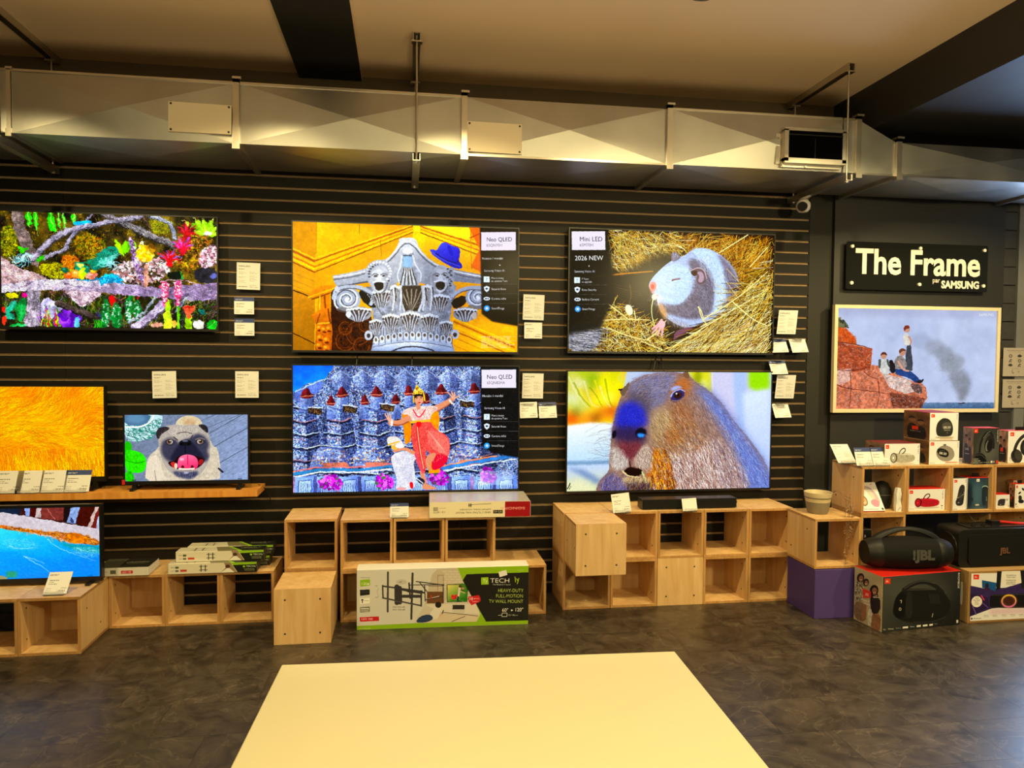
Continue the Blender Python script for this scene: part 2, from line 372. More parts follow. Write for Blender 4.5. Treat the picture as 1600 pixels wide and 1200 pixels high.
    def text(s, t, x, y, size, col, a=1., al='l', rot=0, sx=1.):
        """left baseline at x, y; size = cap height in the current frame"""
        tr, wid = glyphs(t); sc = size / .73; off = {'l': 0, 'c': wid / 2, 'r': wid}[al]
        cr, sr = math.cos(math.radians(rot)), math.sin(math.radians(rot))
        if len(tr) == 0: return
        px = (tr[..., 0] - off) * sc * sx; py = -tr[..., 1] * sc
        Q = np.stack([x + px * cr - py * sr, y + px * sr + py * cr], -1)
        c = np.array(col) / 255.
        for T in s.m(Q.reshape(-1, 2)).reshape(-1, 3, 2):
            bx, mk = s.pmask(T)
            if mk is not None: s.comp(bx, mk, col, a)
    def greek(s, x, y, w, col, h=2.5, a=.8):     # a line of print too small to read
        while w > 0:
            d = min(w, s.rg.uniform(5, 16)); s.rect(x, y, x + d * .8, y + h, col, a=a * s.rg.uniform(.6, 1)); x += d; w -= d
    def grain(s, amp=.25, sc=5, seed=3):         # fine tonal breakup, as in a photograph
        n = fbm(s.h, s.w, sc, 3, seed)[..., None] - .5; s.a = np.clip(s.a * (1 + 2 * amp * n), 0, 1)
    def warp(s, amp, sc, seed=5):                # break up smooth outlines
        dx = (fbm(s.h, s.w, sc, 3, seed) - .5) * 2 * amp; dy = (fbm(s.h, s.w, sc, 3, seed + 1) - .5) * 2 * amp
        yy, xx = np.mgrid[0:s.h, 0:s.w]; s.a = s.a[np.clip(yy + dy, 0, s.h - 1).astype(int), np.clip(xx + dx, 0, s.w - 1).astype(int)]
    def mottle(s, amp, sc, seed=9): s.a = np.clip(s.a * (1 + 2 * amp * (fbm(s.h, s.w, sc, 3, seed)[..., None] - .5)), 0, 1)
    def brush(s, n, ln, jit=60, ang=0, samp=.3, a=.6, pts=None, wd=1):   # strokes in the picture's own colours
        s.fr(0, 0, 1) if s.H is None else None
        P = pts
        if P is None: c = np.linalg.inv(s.H) @ np.array([[0, s.w, s.w, 0], [0, 0, s.h, s.h], [1, 1, 1, 1]]) if s.H is not None else np.array([[0, s.w, s.w, 0], [0, 0, s.h, s.h], [1, 1, 1, 1.]]); P = ((c[:2] / c[2]).T - [s.f[0], s.f[1]]) * s.f[2]
        s.fur(P, n, ang, ln, 0, a, jit, wd, sm=0, samp=samp, curve=.6)
# ---------------------------------------------------------------- pictures shown on the screens
def pic_jungle():
    c = Cv(1000, 556, [(2, 328.8), (338.8, 342), (339.2, 515), (2, 509.5)], (58, 50, 24), 3).fr(0, 300, 4)
    full = [(0, 100), (1370, 100), (1370, 880), (0, 880)]
    n = fbm(c.h, c.w, 60, 5, 4)[..., None]; c.a += (n - .5) * np.array([.75, .62, .12])
    c.fur(full, 2600, 70, 14, [(120, 110, 20), (70, 60, 16), (150, 120, 20), (40, 34, 14), (96, 100, 20), (24, 20, 10), (150, 90, 20)], .8, 60, 2, sm=0)
    for P, cols in (([(8, 200), (100, 210), (120, 400), (8, 400)], [(120, 130, 20), (170, 160, 10), (70, 90, 10), (40, 40, 10)]),
                    ([(240, 440), (420, 440), (520, 540), (260, 530)], [(150, 150, 10), (190, 180, 20), (90, 90, 10)]),
                    ([(450, 280), (620, 250), (680, 380), (560, 430), (480, 400)], [(200, 110, 10), (110, 120, 20), (160, 140, 10), (60, 50, 10)]),
                    ([(380, 400), (480, 390), (510, 460), (400, 480)], [(200, 90, 10), (150, 70, 10), (220, 120, 20)]),
                    ([(920, 170), (1080, 170), (1080, 260), (960, 260)], [(120, 130, 10), (80, 90, 10), (160, 150, 20)]),
                    ([(1080, 250), (1355, 270), (1300, 400), (1200, 500), (1120, 520), (1080, 400)], [(170, 120, 10), (200, 160, 30), (120, 100, 10), (60, 40, 10), (220, 120, 60)]),
                    ([(540, 680), (640, 680), (640, 780), (560, 760)], [(90, 100, 20), (60, 70, 10)])):
        c.dots(P, 420, 5, cols, .9, sm=2); c.fur(P, 900, 30, 9, cols + [(20, 18, 8), (230, 200, 60)], .8, 70, sm=2)
    c.fur(full, 500, 60, 16, [(20, 16, 8), (60, 50, 10), (10, 10, 6)], jit=60, sm=0)
    # hanging straps and fan of lime leaves
    for P in ([(150, 122), (205, 122), (195, 215), (175, 190)], [(205, 122), (245, 124), (240, 260), (215, 200)], [(300, 128), (345, 130), (360, 250), (318, 240), (300, 190)],
              [(362, 132), (380, 132), (385, 235), (375, 230)], [(390, 134), (410, 134), (418, 225), (405, 225)], [(448, 136), (485, 138), (470, 210), (455, 190)]):
        c.poly(P, (40, 190, 30), sm=2); q = np.array(P, float); c.line([q[0] * .5 + q[1] * .5, q.mean(0), q[2]], 7, (170, 240, 110), 2)
    for e in ((1135, 175), (1150, 215), (1215, 165), (1270, 165), (1330, 168), (1358, 215), (1358, 262)):
        d = np.array(e, float) - (1295, 272); nn = np.array([-d[1], d[0]]); nn /= np.hypot(*nn)
        c.poly([(1295, 272), np.array((1295, 272)) + d * .5 + nn * 26, e, np.array((1295, 272)) + d * .5 - nn * 26], (150, 215, 20), sm=2)
        c.line([(1295, 272), e], 5, (225, 250, 120), 1)
    c.ell(1300, 262, 28, 14, (240, 245, 230), soft=5)
    # trunk, branches, logs
    def log(P, w, col, w2=None, k=260):
        c.line(P, w, tuple(v * .45 for v in col), w2)
        Q = np.array(P, float); c.line(Q - [0, w * .1], w * .78, col, None if w2 is None else w2 * .7, nz=.35)
        c.line(Q - [0, w * .24], w * .25, tuple(min(255, v * 1.25 + 15) for v in col), 2, a=.7)
        o = np.vstack([Q - [0, w * .42], (Q + [0, w * .42])[::-1]]); d = Q[-1] - Q[0]; an = math.degrees(math.atan2(d[1], d[0]))
        c.fur(o, k, an, 14, [tuple(v * .35 for v in col), tuple(min(255, v * 1.45 + 20) for v in col)], .7, 12, sm=0)
    c.poly([(78, 118), (150, 120), (160, 200), (200, 300), (245, 420), (240, 470), (200, 445), (120, 300), (86, 220)], (128, 112, 108), nz=.5)
    c.fur([(78, 118), (150, 120), (160, 200), (245, 420), (200, 445), (120, 300)], 400, 70, 12, [(70, 60, 60), (190, 175, 170), (40, 35, 35)], sm=0)
    log([(660, 142), (860, 235), (1000, 300), (1085, 332)], 48, (100, 95, 98)); c.fur([(660, 130), (1090, 310), (1080, 350), (660, 160)], 160, 26, 40, [(210, 205, 210), (30, 28, 30)], .8, 5, sm=0)
    log([(935, 145), (1050, 190), (1080, 225), (1095, 285)], 28, (140, 145, 165)); log([(900, 158), (925, 190), (945, 225)], 16, (95, 70, 60))
    log([(210, 412), (300, 312), (400, 250), (500, 220), (650, 195), (800, 172), (890, 152)], 46, (150, 143, 162), 30)
    log([(270, 415), (345, 380), (405, 360), (430, 300), (470, 260)], 24, (150, 143, 165)); log([(470, 262), (530, 190), (572, 142)], 16, (120, 118, 140))
    c.ell(520, 190, 62, 13, (30, 165, 215), rot=-8); c.line([(570, 182), (590, 200)], 6, (40, 170, 210))
    # lower dark band, log and stones
    c.poly([(8, 620), (1355, 660), (1358, 862), (8, 840)], (26, 30, 20), a=.6); c.fur([(8, 640), (1355, 670), (1358, 862), (8, 840)], 900, -70, 40, [(40, 90, 30), (90, 130, 30), (60, 40, 30), (120, 60, 90), (20, 50, 30), (150, 140, 60), (110, 100, 120)], .8, 40, 2, sm=0)
    c.poly([(8, 400), (60, 430), (130, 475), (230, 505), (300, 540), (240, 570), (8, 575)], (190, 160, 165), nz=.6)
    c.fur([(8, 400), (130, 475), (300, 540), (8, 575)], 500, 25, 16, [(110, 80, 90), (230, 210, 215), (220, 200, 150), (70, 50, 60)], sm=0)
    c.poly([(400, 615), (655, 622), (600, 660), (520, 722), (450, 670)], (190, 160, 175), nz=.7); c.fur([(400, 615), (655, 622), (520, 722)], 300, 40, 14, [(80, 60, 60), (240, 220, 230)], jit=60, sm=0)
    lg = [(8, 572), (150, 558), (300, 540), (500, 543), (700, 556), (850, 580), (1000, 602), (1150, 580), (1356, 572), (1356, 672), (1200, 684), (1000, 655), (800, 648), (600, 618), (400, 612), (200, 612), (8, 622)]
    c.poly(lg, (165, 155, 182), nz=.35, g=((600, 540), (226, 216, 236), (620, 650), (140, 122, 156)))
    c.fur(lg, 2600, 4, 12, [(70, 55, 80), (225, 220, 240), (120, 105, 140), (200, 150, 150), (50, 40, 60)], .8, 35, sm=0)
    c.line([(120, 600), (165, 572), (210, 560)], 5, (120, 100, 130)); c.line([(380, 560), (470, 590), (620, 600)], 5, (110, 90, 120))
    # gravel nest, flowers
    c.dots([(720, 440), (850, 430), (1010, 400), (1080, 470), (1000, 560), (830, 575), (700, 520)], 500, 7, [(235, 205, 210), (200, 160, 170), (150, 120, 120), (245, 235, 235), (90, 70, 70)], sm=2)
    c.poly([(560, 480), (580, 420), (640, 355), (715, 328), (752, 362), (742, 402), (690, 445), (615, 492)], (0, 125, 105), sm=2, nz=.3)
    for t in range(7): c.line([(590, 470), (640 + t * 15, 420 - t * 4), (660 + t * 14, 345 + t * 9)], 4, (90, 200, 170), 2)
    c.poly([(520, 440), (575, 415), (580, 445)], (0, 110, 80))
    for t in range(26):
        a0 = c.rg.uniform(0, 6.28); r = c.rg.uniform(40, 95); c.line([(690, 440), (690 + r * .6 * math.cos(a0), 440 + r * .5 * math.sin(a0)), (690 + r * math.cos(a0 + .5), 440 + r * .75 * math.sin(a0 + .5))], 5, (150, 232, 225), 2)
    for t in range(24):
        a0 = c.rg.uniform(0, 6.28); r = c.rg.uniform(35, 80); c.line([(135, 425), (135 + r * .7 * math.cos(a0), 415 + r * .6 * math.sin(a0)), (135 + r * math.cos(a0 + .9), 420 + r * .65 * math.sin(a0 + .9))], 6, [(165, 220, 225), (120, 190, 200), (200, 235, 235)][t % 3], 3)
    for x, y, r in ((150, 358, -20), (130, 350, 40), (255, 412, -30)): c.ell(x, y, 26, 13, (60, 180, 30), rot=r)
    c.poly([(715, 288), (745, 310), (788, 395), (765, 402), (730, 350)], (140, 215, 20), sm=2); c.ell(790, 345, 28, 40, (110, 190, 30), rot=20); c.ell(835, 335, 18, 30, (150, 210, 60))
    c.poly([(870, 330), (890, 305), (905, 335)], (215, 190, 150)); c.ell(905, 385, 58, 52, (225, 190, 20)); c.dots([(850, 335), (960, 335), (965, 430), (850, 435)], 130, 8, [(255, 240, 110), (200, 150, 0), (245, 220, 40)], sm=2); c.ell(950, 355, 24, 30, (150, 100, 20), a=.7)
    c.line([(818, 292), (830, 360), (850, 450), (895, 565)], 20, (150, 118, 165), 36); c.dots([(808, 290), (835, 290), (905, 560), (870, 570)], 90, 4, [(225, 205, 235), (80, 50, 100)])
    c.poly([(905, 455), (925, 450), (932, 560), (912, 598), (898, 560)], (215, 160, 140), nz=.4); c.line([(985, 450), (1060, 470), (1140, 405)], 8, (225, 190, 180), 3); c.line([(700, 500), (800, 515), (890, 575)], 10, (170, 110, 90), 5)
    for (x, y, R, cl, tip) in ((1172, 248, 75, (150, 5, 30), (90, 0, 30)), (1142, 340, 72, (205, 15, 60), (190, 90, 190)), (1060, 412, 78, (200, 10, 40), (170, 120, 200))):
        for t in range(13):
            a0 = math.radians(180 + t * 17 + c.rg.uniform(-6, 6)); r = R * c.rg.uniform(.75, 1.1); c.line([(x, y + 30), (x + r * .5 * math.cos(a0), y + r * .5 * math.sin(a0)), (x + r * math.cos(a0), y + r * .8 * math.sin(a0))], 18, [cl, tip, tuple(min(255, v + 40) for v in cl)][t % 3], 4)
        c.ell(x, y + 25, 22, 34, cl, nz=.3)
    c.dots([(1275, 350), (1355, 320), (1356, 470), (1230, 470)], 220, 7, [(240, 200, 210), (200, 140, 160), (250, 235, 240), (120, 80, 90)], sm=2)
    c.poly([(1200, 490), (1280, 470), (1356, 480), (1356, 572), (1230, 570)], (40, 40, 48), sm=1, nz=.4); c.ell(1335, 530, 22, 18, (90, 95, 150)); c.poly([(1040, 500), (1130, 490), (1150, 540), (1060, 550)], (15, 25, 20), sm=2); c.line([(1128, 500), (1140, 540)], 9, (30, 130, 60))
    c.line([(1000, 560), (1100, 545), (1240, 575)], 6, (190, 160, 170)); c.line([(1050, 575), (1140, 560), (1220, 545)], 5, (60, 40, 40))
    for x, y, rx, ry, cl in ((405, 485, 24, 22, (0, 90, 70)), (500, 462, 40, 30, (10, 120, 90)), (545, 480, 14, 30, (0, 110, 90)), (505, 455, 22, 14, (200, 210, 90)), (430, 518, 32, 22, (230, 110, 40)), (478, 510, 36, 30, (240, 130, 60)), (515, 508, 22, 36, (170, 220, 30)), (572, 520, 40, 20, (225, 140, 120)), (585, 495, 24, 12, (240, 190, 30))):
        c.ell(x, y, rx, ry, cl); c.ell(x - rx * .2, y - ry * .3, rx * .4, ry * .3, tuple(min(255, v + 70) for v in cl), a=.8)
    c.line([(480, 545), (560, 548), (640, 540)], 8, (0, 130, 170), 14); c.poly([(620, 545), (632, 520), (690, 510), (745, 520), (780, 548), (760, 560), (700, 566), (640, 570), (625, 585)], (0, 145, 190), sm=2, nz=.3); c.line([(650, 560), (630, 582)], 9, (0, 120, 160), 5); c.line([(735, 558), (765, 572)], 9, (0, 120, 160), 5); c.ell(690, 525, 40, 8, (60, 200, 225), a=.7); c.dots([(630, 520), (770, 525), (770, 558), (640, 562)], 50, 3, [(0, 90, 130), (120, 230, 240)])
    # understorey
    c.poly([(165, 612), (245, 618), (250, 760), (243, 838), (140, 836), (165, 740)], (150, 140, 155), nz=.6); c.fur([(165, 612), (245, 618), (243, 838), (140, 836)], 300, 85, 14, [(70, 60, 70), (220, 215, 225)], sm=0)
    for P in ([(12, 740), (60, 690), (110, 668), (95, 720), (40, 770)], [(85, 730), (115, 670), (160, 655), (160, 760), (130, 812), (100, 790)], [(12, 770), (70, 750), (95, 790), (40, 800)], [(40, 838), (80, 812), (150, 825), (160, 838)], [(30, 630), (110, 625), (115, 655), (40, 662)]):
        cl = (200, 190, 20) if P[0][1] == 630 else (20, 130, 60) if P[0][0] != 12 else (40, 150, 120); c.poly(P, cl, sm=2); q = np.array(P, float)
        for t in range(5): c.line([q[0] * (1 - t / 5) + q[2] * t / 5, q[len(q) // 2] * (1 - t / 6) + q[-1] * t / 6], 2.5, tuple(min(255, v + 70) for v in cl), 1, a=.7)
    c.ell(148, 642, 18, 16, (190, 20, 120)); c.ell(16, 730, 14, 22, (200, 40, 30)); c.ell(20, 800, 14, 30, (220, 60, 40))
    c.poly([(250, 680), (300, 650), (340, 690), (390, 710), (360, 760), (300, 800), (255, 790)], (180, 175, 215), sm=1, nz=.5)
    for t in range(26): x = c.rg.uniform(235, 400); c.line([(x, 838), (x + c.rg.uniform(-20, 20), c.rg.uniform(690, 800))], 9, [(120, 170, 30), (200, 190, 40), (130, 60, 160), (180, 40, 60), (60, 110, 30)][t % 5], 2)
    for t in range(9): a0 = t * .7; c.ell(430 + 42 * math.cos(a0), 790 + 34 * math.sin(a0), 36, 24, [(120, 50, 190), (150, 80, 215), (95, 30, 160)][t % 3], rot=math.degrees(a0))
    c.ell(478, 812, 20, 32, (110, 190, 215)); log([(360, 690), (480, 740), (625, 795)], 44, (70, 60, 55)); c.line([(600, 755), (640, 790)], 14, (70, 80, 140))
    for x in range(590, 640, 14): c.line([(x, 845), (x - 6, 800)], 12, (50, 170, 40), 6)
    c.poly([(672, 640), (720, 645), (722, 700), (695, 730)], (190, 15, 30), sm=1); c.line([(865, 655), (830, 720)], 12, (150, 20, 30), 4)
    for x, y, rx, ry, r in ((655, 760, 26, 95, 4), (725, 775, 36, 85, -4), (805, 705, 24, 60, 10), (858, 740, 30, 68, -6), (800, 760, 22, 50, 0)):
        c.ell(x, y, rx, ry, (10, 110, 50), rot=r, nz=.3); c.dots([(x - rx * .7, y - ry * .75), (x + rx * .7, y - ry * .75), (x + rx * .7, y + ry * .8), (x - rx * .7, y + ry * .8)], 26, 4, [(220, 240, 225), (160, 220, 180)])
    log([(835, 852), (930, 790), (1032, 695)], 62, (178, 160, 195)); log([(800, 815), (880, 770), (930, 715), (972, 655)], 20, (150, 160, 175)); log([(1100, 745), (1165, 665)], 20, (150, 160, 185))
    for x, y0, w, cl in ((1045, 655, 36, (160, 215, 40)), (1112, 700, 22, (110, 190, 30)), (1176, 745, 44, (150, 200, 40)), (1045, 740, 60, (190, 220, 60))): c.line([(x, 858), (x, y0 + 30)], w, cl, w * .8, nz=.3)
    for x in (1028, 1112): c.poly([(x - 32, 570), (x - 5, 556), (x + 28, 566), (x + 24, 620), (x + 10, 700), (x - 8, 730), (x - 18, 650)], (215, 90, 140), sm=1, nz=.4); c.dots([(x - 25, 565), (x + 24, 566), (x, 720)], 60, 4, [(250, 200, 220), (170, 20, 70), (240, 235, 240)])
    c.poly([(1130, 720), (1160, 708), (1222, 712), (1215, 740), (1190, 760), (1195, 790), (1165, 790), (1155, 750)], (225, 100, 70), sm=1, nz=.3); c.ell(1180, 722, 30, 8, (150, 40, 30))
    c.poly([(1200, 820), (1240, 800), (1275, 815), (1270, 858), (1215, 858)], (235, 235, 215), sm=2); c.ell(1322, 832, 36, 30, (30, 165, 40), rot=-20); c.line([(1295, 850), (1345, 815)], 4, (130, 230, 110)); c.ell(1262, 745, 26, 14, (20, 110, 100), rot=30); c.ell(980, 832, 36, 14, (215, 160, 140)); c.ell(1085, 825, 22, 18, (215, 170, 80))
    c.mottle(.45, 30); c.warp(9, 14); c.brush(6500, 14, 50, 20, .36, .7); c.brush(4200, 9, 80, 70, .5, .7); c.grain(.10, 8); c.lum(1.18) if 0 else None; c.a = np.clip(c.a * 1.14 - .02, 0, 1)
    return c

def pic_capital():
    c = Cv(1060, 600, [(457.5, 344.5), (810.5, 359.5), (807.5, 550.5), (458, 546.5)], (236, 168, 8), 5).fr(400, 300, 4)
    c.poly([(225, 170), (385, 172), (372, 420), (365, 1000), (225, 1000)], 0, g=((230, 200), (205, 150, 12), (380, 500), (214, 158, 25)))
    c.poly([(232, 600), (370, 640), (365, 1000), (225, 1000)], 0, g=((230, 650), (190, 135, 20), (300, 1000), (150, 105, 20)))
    c.poly([(385, 172), (985, 205), (980, 235), (370, 455)], 0, g=((385, 180), (252, 190, 18), (900, 300), (240, 160, 8)))
    c.poly([(980, 205), (1345, 225), (1345, 300), (985, 245)], (255, 222, 60)); c.poly([(985, 245), (1400, 345), (1400, 600), (985, 560)], 0, g=((990, 260), (255, 205, 40), (1350, 500), (242, 178, 25)))
    for k, (o, w, cl) in enumerate(((0, 10, (255, 205, 60)), (16, 12, (180, 100, 5)), (34, 16, (250, 190, 30)), (52, 10, (205, 125, 5)), (66, 18, (255, 200, 40)), (86, 8, (150, 80, 0)))):
        c.line([(225, 345 + o), (365, 412 + o), (985, 205 + o * .55)], w, cl, w * .6, sm=0); c.line([(1035, 208 + o * .55), (1420, 330 + o * .9)], w * .8, cl, sm=0)
    c.line([(650, 200), (650, 258)], 3, (120, 70, 0)); c.line([(782, 300), (788, 400)], 3, (170, 110, 0)); c.line([(1345, 225), (1350, 480)], 5, (200, 130, 10))
    c.line([(380, 180), (378, 380)], 6, (190, 130, 10), a=.6)
    for y in (500, 545, 580): c.line([(232, y), (362, y + 55)], 3, (170, 115, 10), a=.6)
    c.line([(232, 610), (345, 655)], 7, (70, 40, 0)); c.line([(232, 880), (365, 945)], 7, (80, 50, 0))
    c.poly([(1335, 225), (1420, 225), (1430, 520), (1345, 470), (1400, 360)], (228, 118, 35)); c.line([(1340, 290), (1400, 265)], 6, (180, 70, 10))
    # right lower wall
    c.poly([(1225, 760), (1610, 850), (1610, 1010), (1225, 1010)], (240, 176, 12))
    for o, w, cl in ((0, 8, (255, 205, 40)), (22, 12, (190, 115, 5)), (48, 16, (252, 195, 30)), (78, 8, (170, 100, 0)), (120, 6, (200, 140, 5)), (170, 6, (210, 150, 10))): c.line([(1240, 790 + o), (1610, 950 + o)], w, cl, sm=0)
    # shadowed corbel on the left
    c.poly([(470, 590), (540, 600), (520, 720), (620, 770), (720, 760), (745, 900), (725, 1000), (470, 1000)], (62, 36, 18), nz=.4)
    for x, y, r in ((560, 930, 60), (640, 880, 75), (660, 960, 50), (560, 850, 40), (690, 830, 45)):
        for q in range(3): t = np.linspace(0, 5.2, 16); c.line(np.c_[x + r * (1 - q * .28) * np.cos(t + q), y + r * (1 - q * .28) * np.sin(t + q)], 9, [(120, 70, 25), (90, 48, 20), (40, 22, 10)][q], 4)
    c.fur([(480, 830), (700, 790), (720, 990), (480, 990)], 260, 60, 30, [(130, 75, 25), (30, 16, 8)], .6, 70, sm=0)
    c.poly([(320, 655), (372, 590), (465, 578), (500, 590), (470, 625), (462, 650), (472, 820), (480, 870), (472, 1000), (368, 1000), (376, 830), (345, 770), (385, 740), (390, 660)], 0, g=((340, 600), (228, 150, 25), (480, 980), (165, 90, 15)), nz=.15)
    for a0, b0, w, cl in (((330, 655), (490, 600), 10, (250, 185, 50)), ((350, 668), (465, 628), 8, (130, 70, 5)), ((400, 650), (398, 730), 8, (250, 190, 60)), ((430, 650), (435, 720), 10, (140, 75, 10)), ((385, 820), (465, 815), 10, (245, 180, 60)), ((400, 760), (380, 820), 8, (140, 75, 10)), ((452, 730), (466, 820), 8, (120, 60, 10))): c.line([a0, b0], w, cl)
    for x, y in ((395, 850), (425, 860), (455, 855), (400, 910), (440, 925), (395, 960), (440, 975)): c.ell(x, y, 22, 24, (205, 125, 35)); c.ell(x - 5, y - 8, 10, 8, (245, 175, 70)); c.ell(x + 4, y + 14, 14, 7, (110, 55, 10))
    # ---- marble capital
    W = (186, 192, 204); D = (92, 92, 100); Lt = (226, 232, 242); K = (34, 30, 30)
    c.poly([(690, 590), (1255, 590), (1225, 720), (1205, 880), (1245, 1000), (720, 1000), (745, 880), (730, 740)], (150, 156, 170), nz=.35)
    c.poly([(620, 610), (760, 620), (770, 720), (700, 720)], K, sm=1); c.poly([(1215, 680), (1310, 640), (1320, 700), (1240, 740)], (40, 26, 12), sm=1)
    c.poly([(482, 520), (600, 500), (690, 476), (760, 445), (830, 410), (885, 350), (902, 292), (925, 286), (985, 286), (1005, 300), (1025, 350), (1080, 415), (1150, 458), (1240, 486), (1340, 505), (1455, 530), (1452, 582), (1340, 570), (1240, 560), (1150, 600), (1000, 560), (960, 480), (900, 560), (800, 610), (700, 560), (600, 575), (512, 592), (490, 560)], 0, g=((900, 300), (222, 226, 232), (960, 620), (150, 156, 170)), nz=.12)
    c.line([(490, 545), (600, 530), (700, 505), (800, 460), (870, 400), (915, 335), (950, 318), (990, 335), (1040, 405), (1130, 475), (1240, 515), (1450, 556)], 9, (120, 122, 130)); c.line([(488, 530), (600, 514), (700, 490), (800, 445), (865, 385), (908, 312), (990, 305), (1030, 375), (1120, 455), (1240, 498), (1450, 540)], 8, (246, 248, 250))
    c.line([(512, 590), (620, 572), (700, 560)], 10, (100, 100, 110))
    for cx, cy, R, sg in ((572, 668, 84, 1), (1388, 662, 76, -1)):     # volutes
        c.ell(cx, cy, R, R * .92, (172, 180, 196)); c.ell(cx, cy + R * .75, R * .8, R * .25, (110, 105, 105), a=.6)
        t = np.linspace(0, 14, 70); r = R * (1 - t / 15.2)
        c.line(np.c_[cx + sg * r * np.cos(t + 2.4), cy + r * .92 * np.sin(t + 2.4)], 13, Lt, 8); t2 = t[:60]; r2 = r[:60] - R * .11
        c.line(np.c_[cx + sg * r2 * np.cos(t2 + 2.4), cy + r2 * .92 * np.sin(t2 + 2.4)], 7, (76, 78, 90), 4); c.ell(cx, cy, R * .16, R * .16, (240, 242, 246))
    c.line([(490, 660), (500, 610), (560, 592), (650, 590), (745, 640), (720, 700)], 30, (190, 198, 212), 20); c.line([(500, 622), (560, 600), (650, 602), (735, 650)], 7, (110, 112, 124)); c.line([(1462, 640), (1430, 605), (1350, 598), (1270, 615), (1215, 670)], 28, (180, 188, 204), 18); c.line([(1440, 620), (1350, 610), (1270, 630), (1225, 680)], 6, (96, 98, 110)); c.ell(510, 604, 16, 18, (210, 215, 225))
    def leaf(x, y, w, h, brown=True):                                      # acanthus lump: ribs, dark undercut, bright tips
        c.ell(x, y, w, h, (150, 152, 160), nz=.3)
        if brown: c.ell(x, y - h * .05, w * .78, h * .6, (84, 70, 58), nz=.5)
        for t in range(-4, 5):
            c.line([(x + t * w * .07, y + h), (x + t * w * .13, y), (x + t * w * .24, y - h * .62)], w * .1, [(196, 202, 214), (84, 76, 72)][t % 2], w * .10)
        for t in range(-3, 4): c.ell(x + t * w * .27, y - h * (.72 - .07 * abs(t)), w * .17, h * .22, Lt); c.ell(x + t * w * .27, y - h * (.56 - .07 * abs(t)), w * .1, h * .1, (70, 62, 58))
    for x, y, w, h, b in ((790, 660, 62, 60, True), (1150, 690, 64, 58, True), (870, 640, 30, 70, False), (1075, 640, 30, 70, False), (645, 760, 82, 46, True), (1310, 765, 76, 44, True)): leaf(x, y, w, h, b)
    c.poly([(560, 770), (575, 740), (600, 745), (590, 790)], Lt, sm=1); c.poly([(1345, 770), (1375, 745), (1382, 790), (1360, 800)], (205, 195, 185), sm=1)
    # central mask column
    c.poly([(915, 372), (990, 372), (1000, 460), (1035, 520), (1020, 590), (905, 590), (890, 520), (922, 460)], (170, 176, 190), nz=.3); c.ell(952, 372, 32, 16, (236, 240, 246)); c.poly([(925, 395), (978, 395), (980, 470), (922, 470)], (160, 195, 228)); c.line([(925, 398), (978, 398)], 8, (90, 96, 110)); c.line([(985, 400), (1000, 460), (1040, 510), (1030, 560)], 12, Lt, 6); c.line([(916, 400), (905, 470), (885, 520), (900, 570)], 12, Lt, 6)
    for t in range(9): c.line([(930 + t * 6, 480), (905 + t * 13, 580)], 6, [(70, 62, 56), (222, 226, 232)][t % 2], 7)
    c.poly([(918, 585), (1035, 585), (1045, 680), (1010, 745), (935, 745), (910, 670)], (56, 46, 40), nz=.4)
    for t in range(-4, 5): c.line([(975, 745), (975 + t * 9, 680), (975 + t * 16, 610)], 7, [(150, 140, 130), (30, 24, 22)][t % 2], 8)
    c.line([(912, 590), (905, 670), (930, 745)], 12, (200, 205, 215)); c.line([(1040, 590), (1050, 670), (1020, 745)], 12, (200, 205, 215))
    # theatre faces
    for x, y, fl, hat in ((775, 545, 1, 0), (1158, 545, -1, 1)):
        c.ell(x, y, 66, 88, (196, 200, 208), rot=-8 * fl, nz=.12); c.poly([(x - 60, y - 40), (x - 5, y - 70), (x + 50, y - 40), (x + 40, y - 10), (x - 40, y)], (214, 218, 226), sm=2)
        c.line([(x - 46, y - 26), (x - 25, y - 38), (x - 4, y - 24)], 8, (120, 118, 124), 5); c.line([(x + 8, y - 28), (x + 30, y - 40), (x + 46, y - 28)], 8, (120, 118, 124), 5); c.ell(x - 24, y - 20, 12, 6, (70, 66, 68), rot=-12 * fl, soft=2); c.ell(x + 26, y - 22, 11, 6, (70, 66, 68), rot=-12 * fl, soft=2); c.poly([(x + 20 * fl, y - 60), (x + 66 * fl, y - 40), (x + 60 * fl, y + 60), (x + 20 * fl, y + 86), (x + 40 * fl, y)], (120, 122, 132), sm=2, soft=10, a=.55)
        c.poly([(x - 8, y - 30), (x + 4, y - 30), (x + 16, y + 10), (x - 16, y + 12)], (228, 232, 238), sm=1); c.line([(x - 16, y + 12), (x + 16, y + 11)], 5, (90, 88, 94))
        c.poly([(x - 36, y + 24), (x - 8, y + 14), (x + 30, y + 22), (x + 22, y + 62), (x - 6, y + 72), (x - 28, y + 58)], K, sm=2); c.line([(x - 40, y + 18), (x - 10, y + 8), (x + 34, y + 16)], 9, (228, 232, 238)); c.line([(x - 26, y + 66), (x - 4, y + 80), (x + 22, y + 68)], 8, (226, 230, 236)); c.line([(x + 52, y - 20), (x + 50, y + 50), (x + 10, y + 90)], 12, (112, 112, 120), 6)
        if not hat:
            for q in range(16): a0 = math.radians(165 + q * 16); c.ell(x + 2 + 72 * math.cos(a0), y - 42 + 62 * math.sin(a0), 21, 19, (176, 182, 194)); c.ell(x - 3 + 72 * math.cos(a0), y - 47 + 62 * math.sin(a0), 10, 8, (236, 240, 246)); c.ell(x + 6 + 72 * math.cos(a0), y - 33 + 62 * math.sin(a0), 8, 5, (70, 68, 74))
        else:
            for q in range(9): c.ell(x + 55 + c.rg.uniform(-14, 22), y - 60 + q * 13, 17, 14, (180, 185, 196)); c.ell(x + 50 + c.rg.uniform(-10, 18), y - 62 + q * 13, 8, 6, (84, 82, 88))
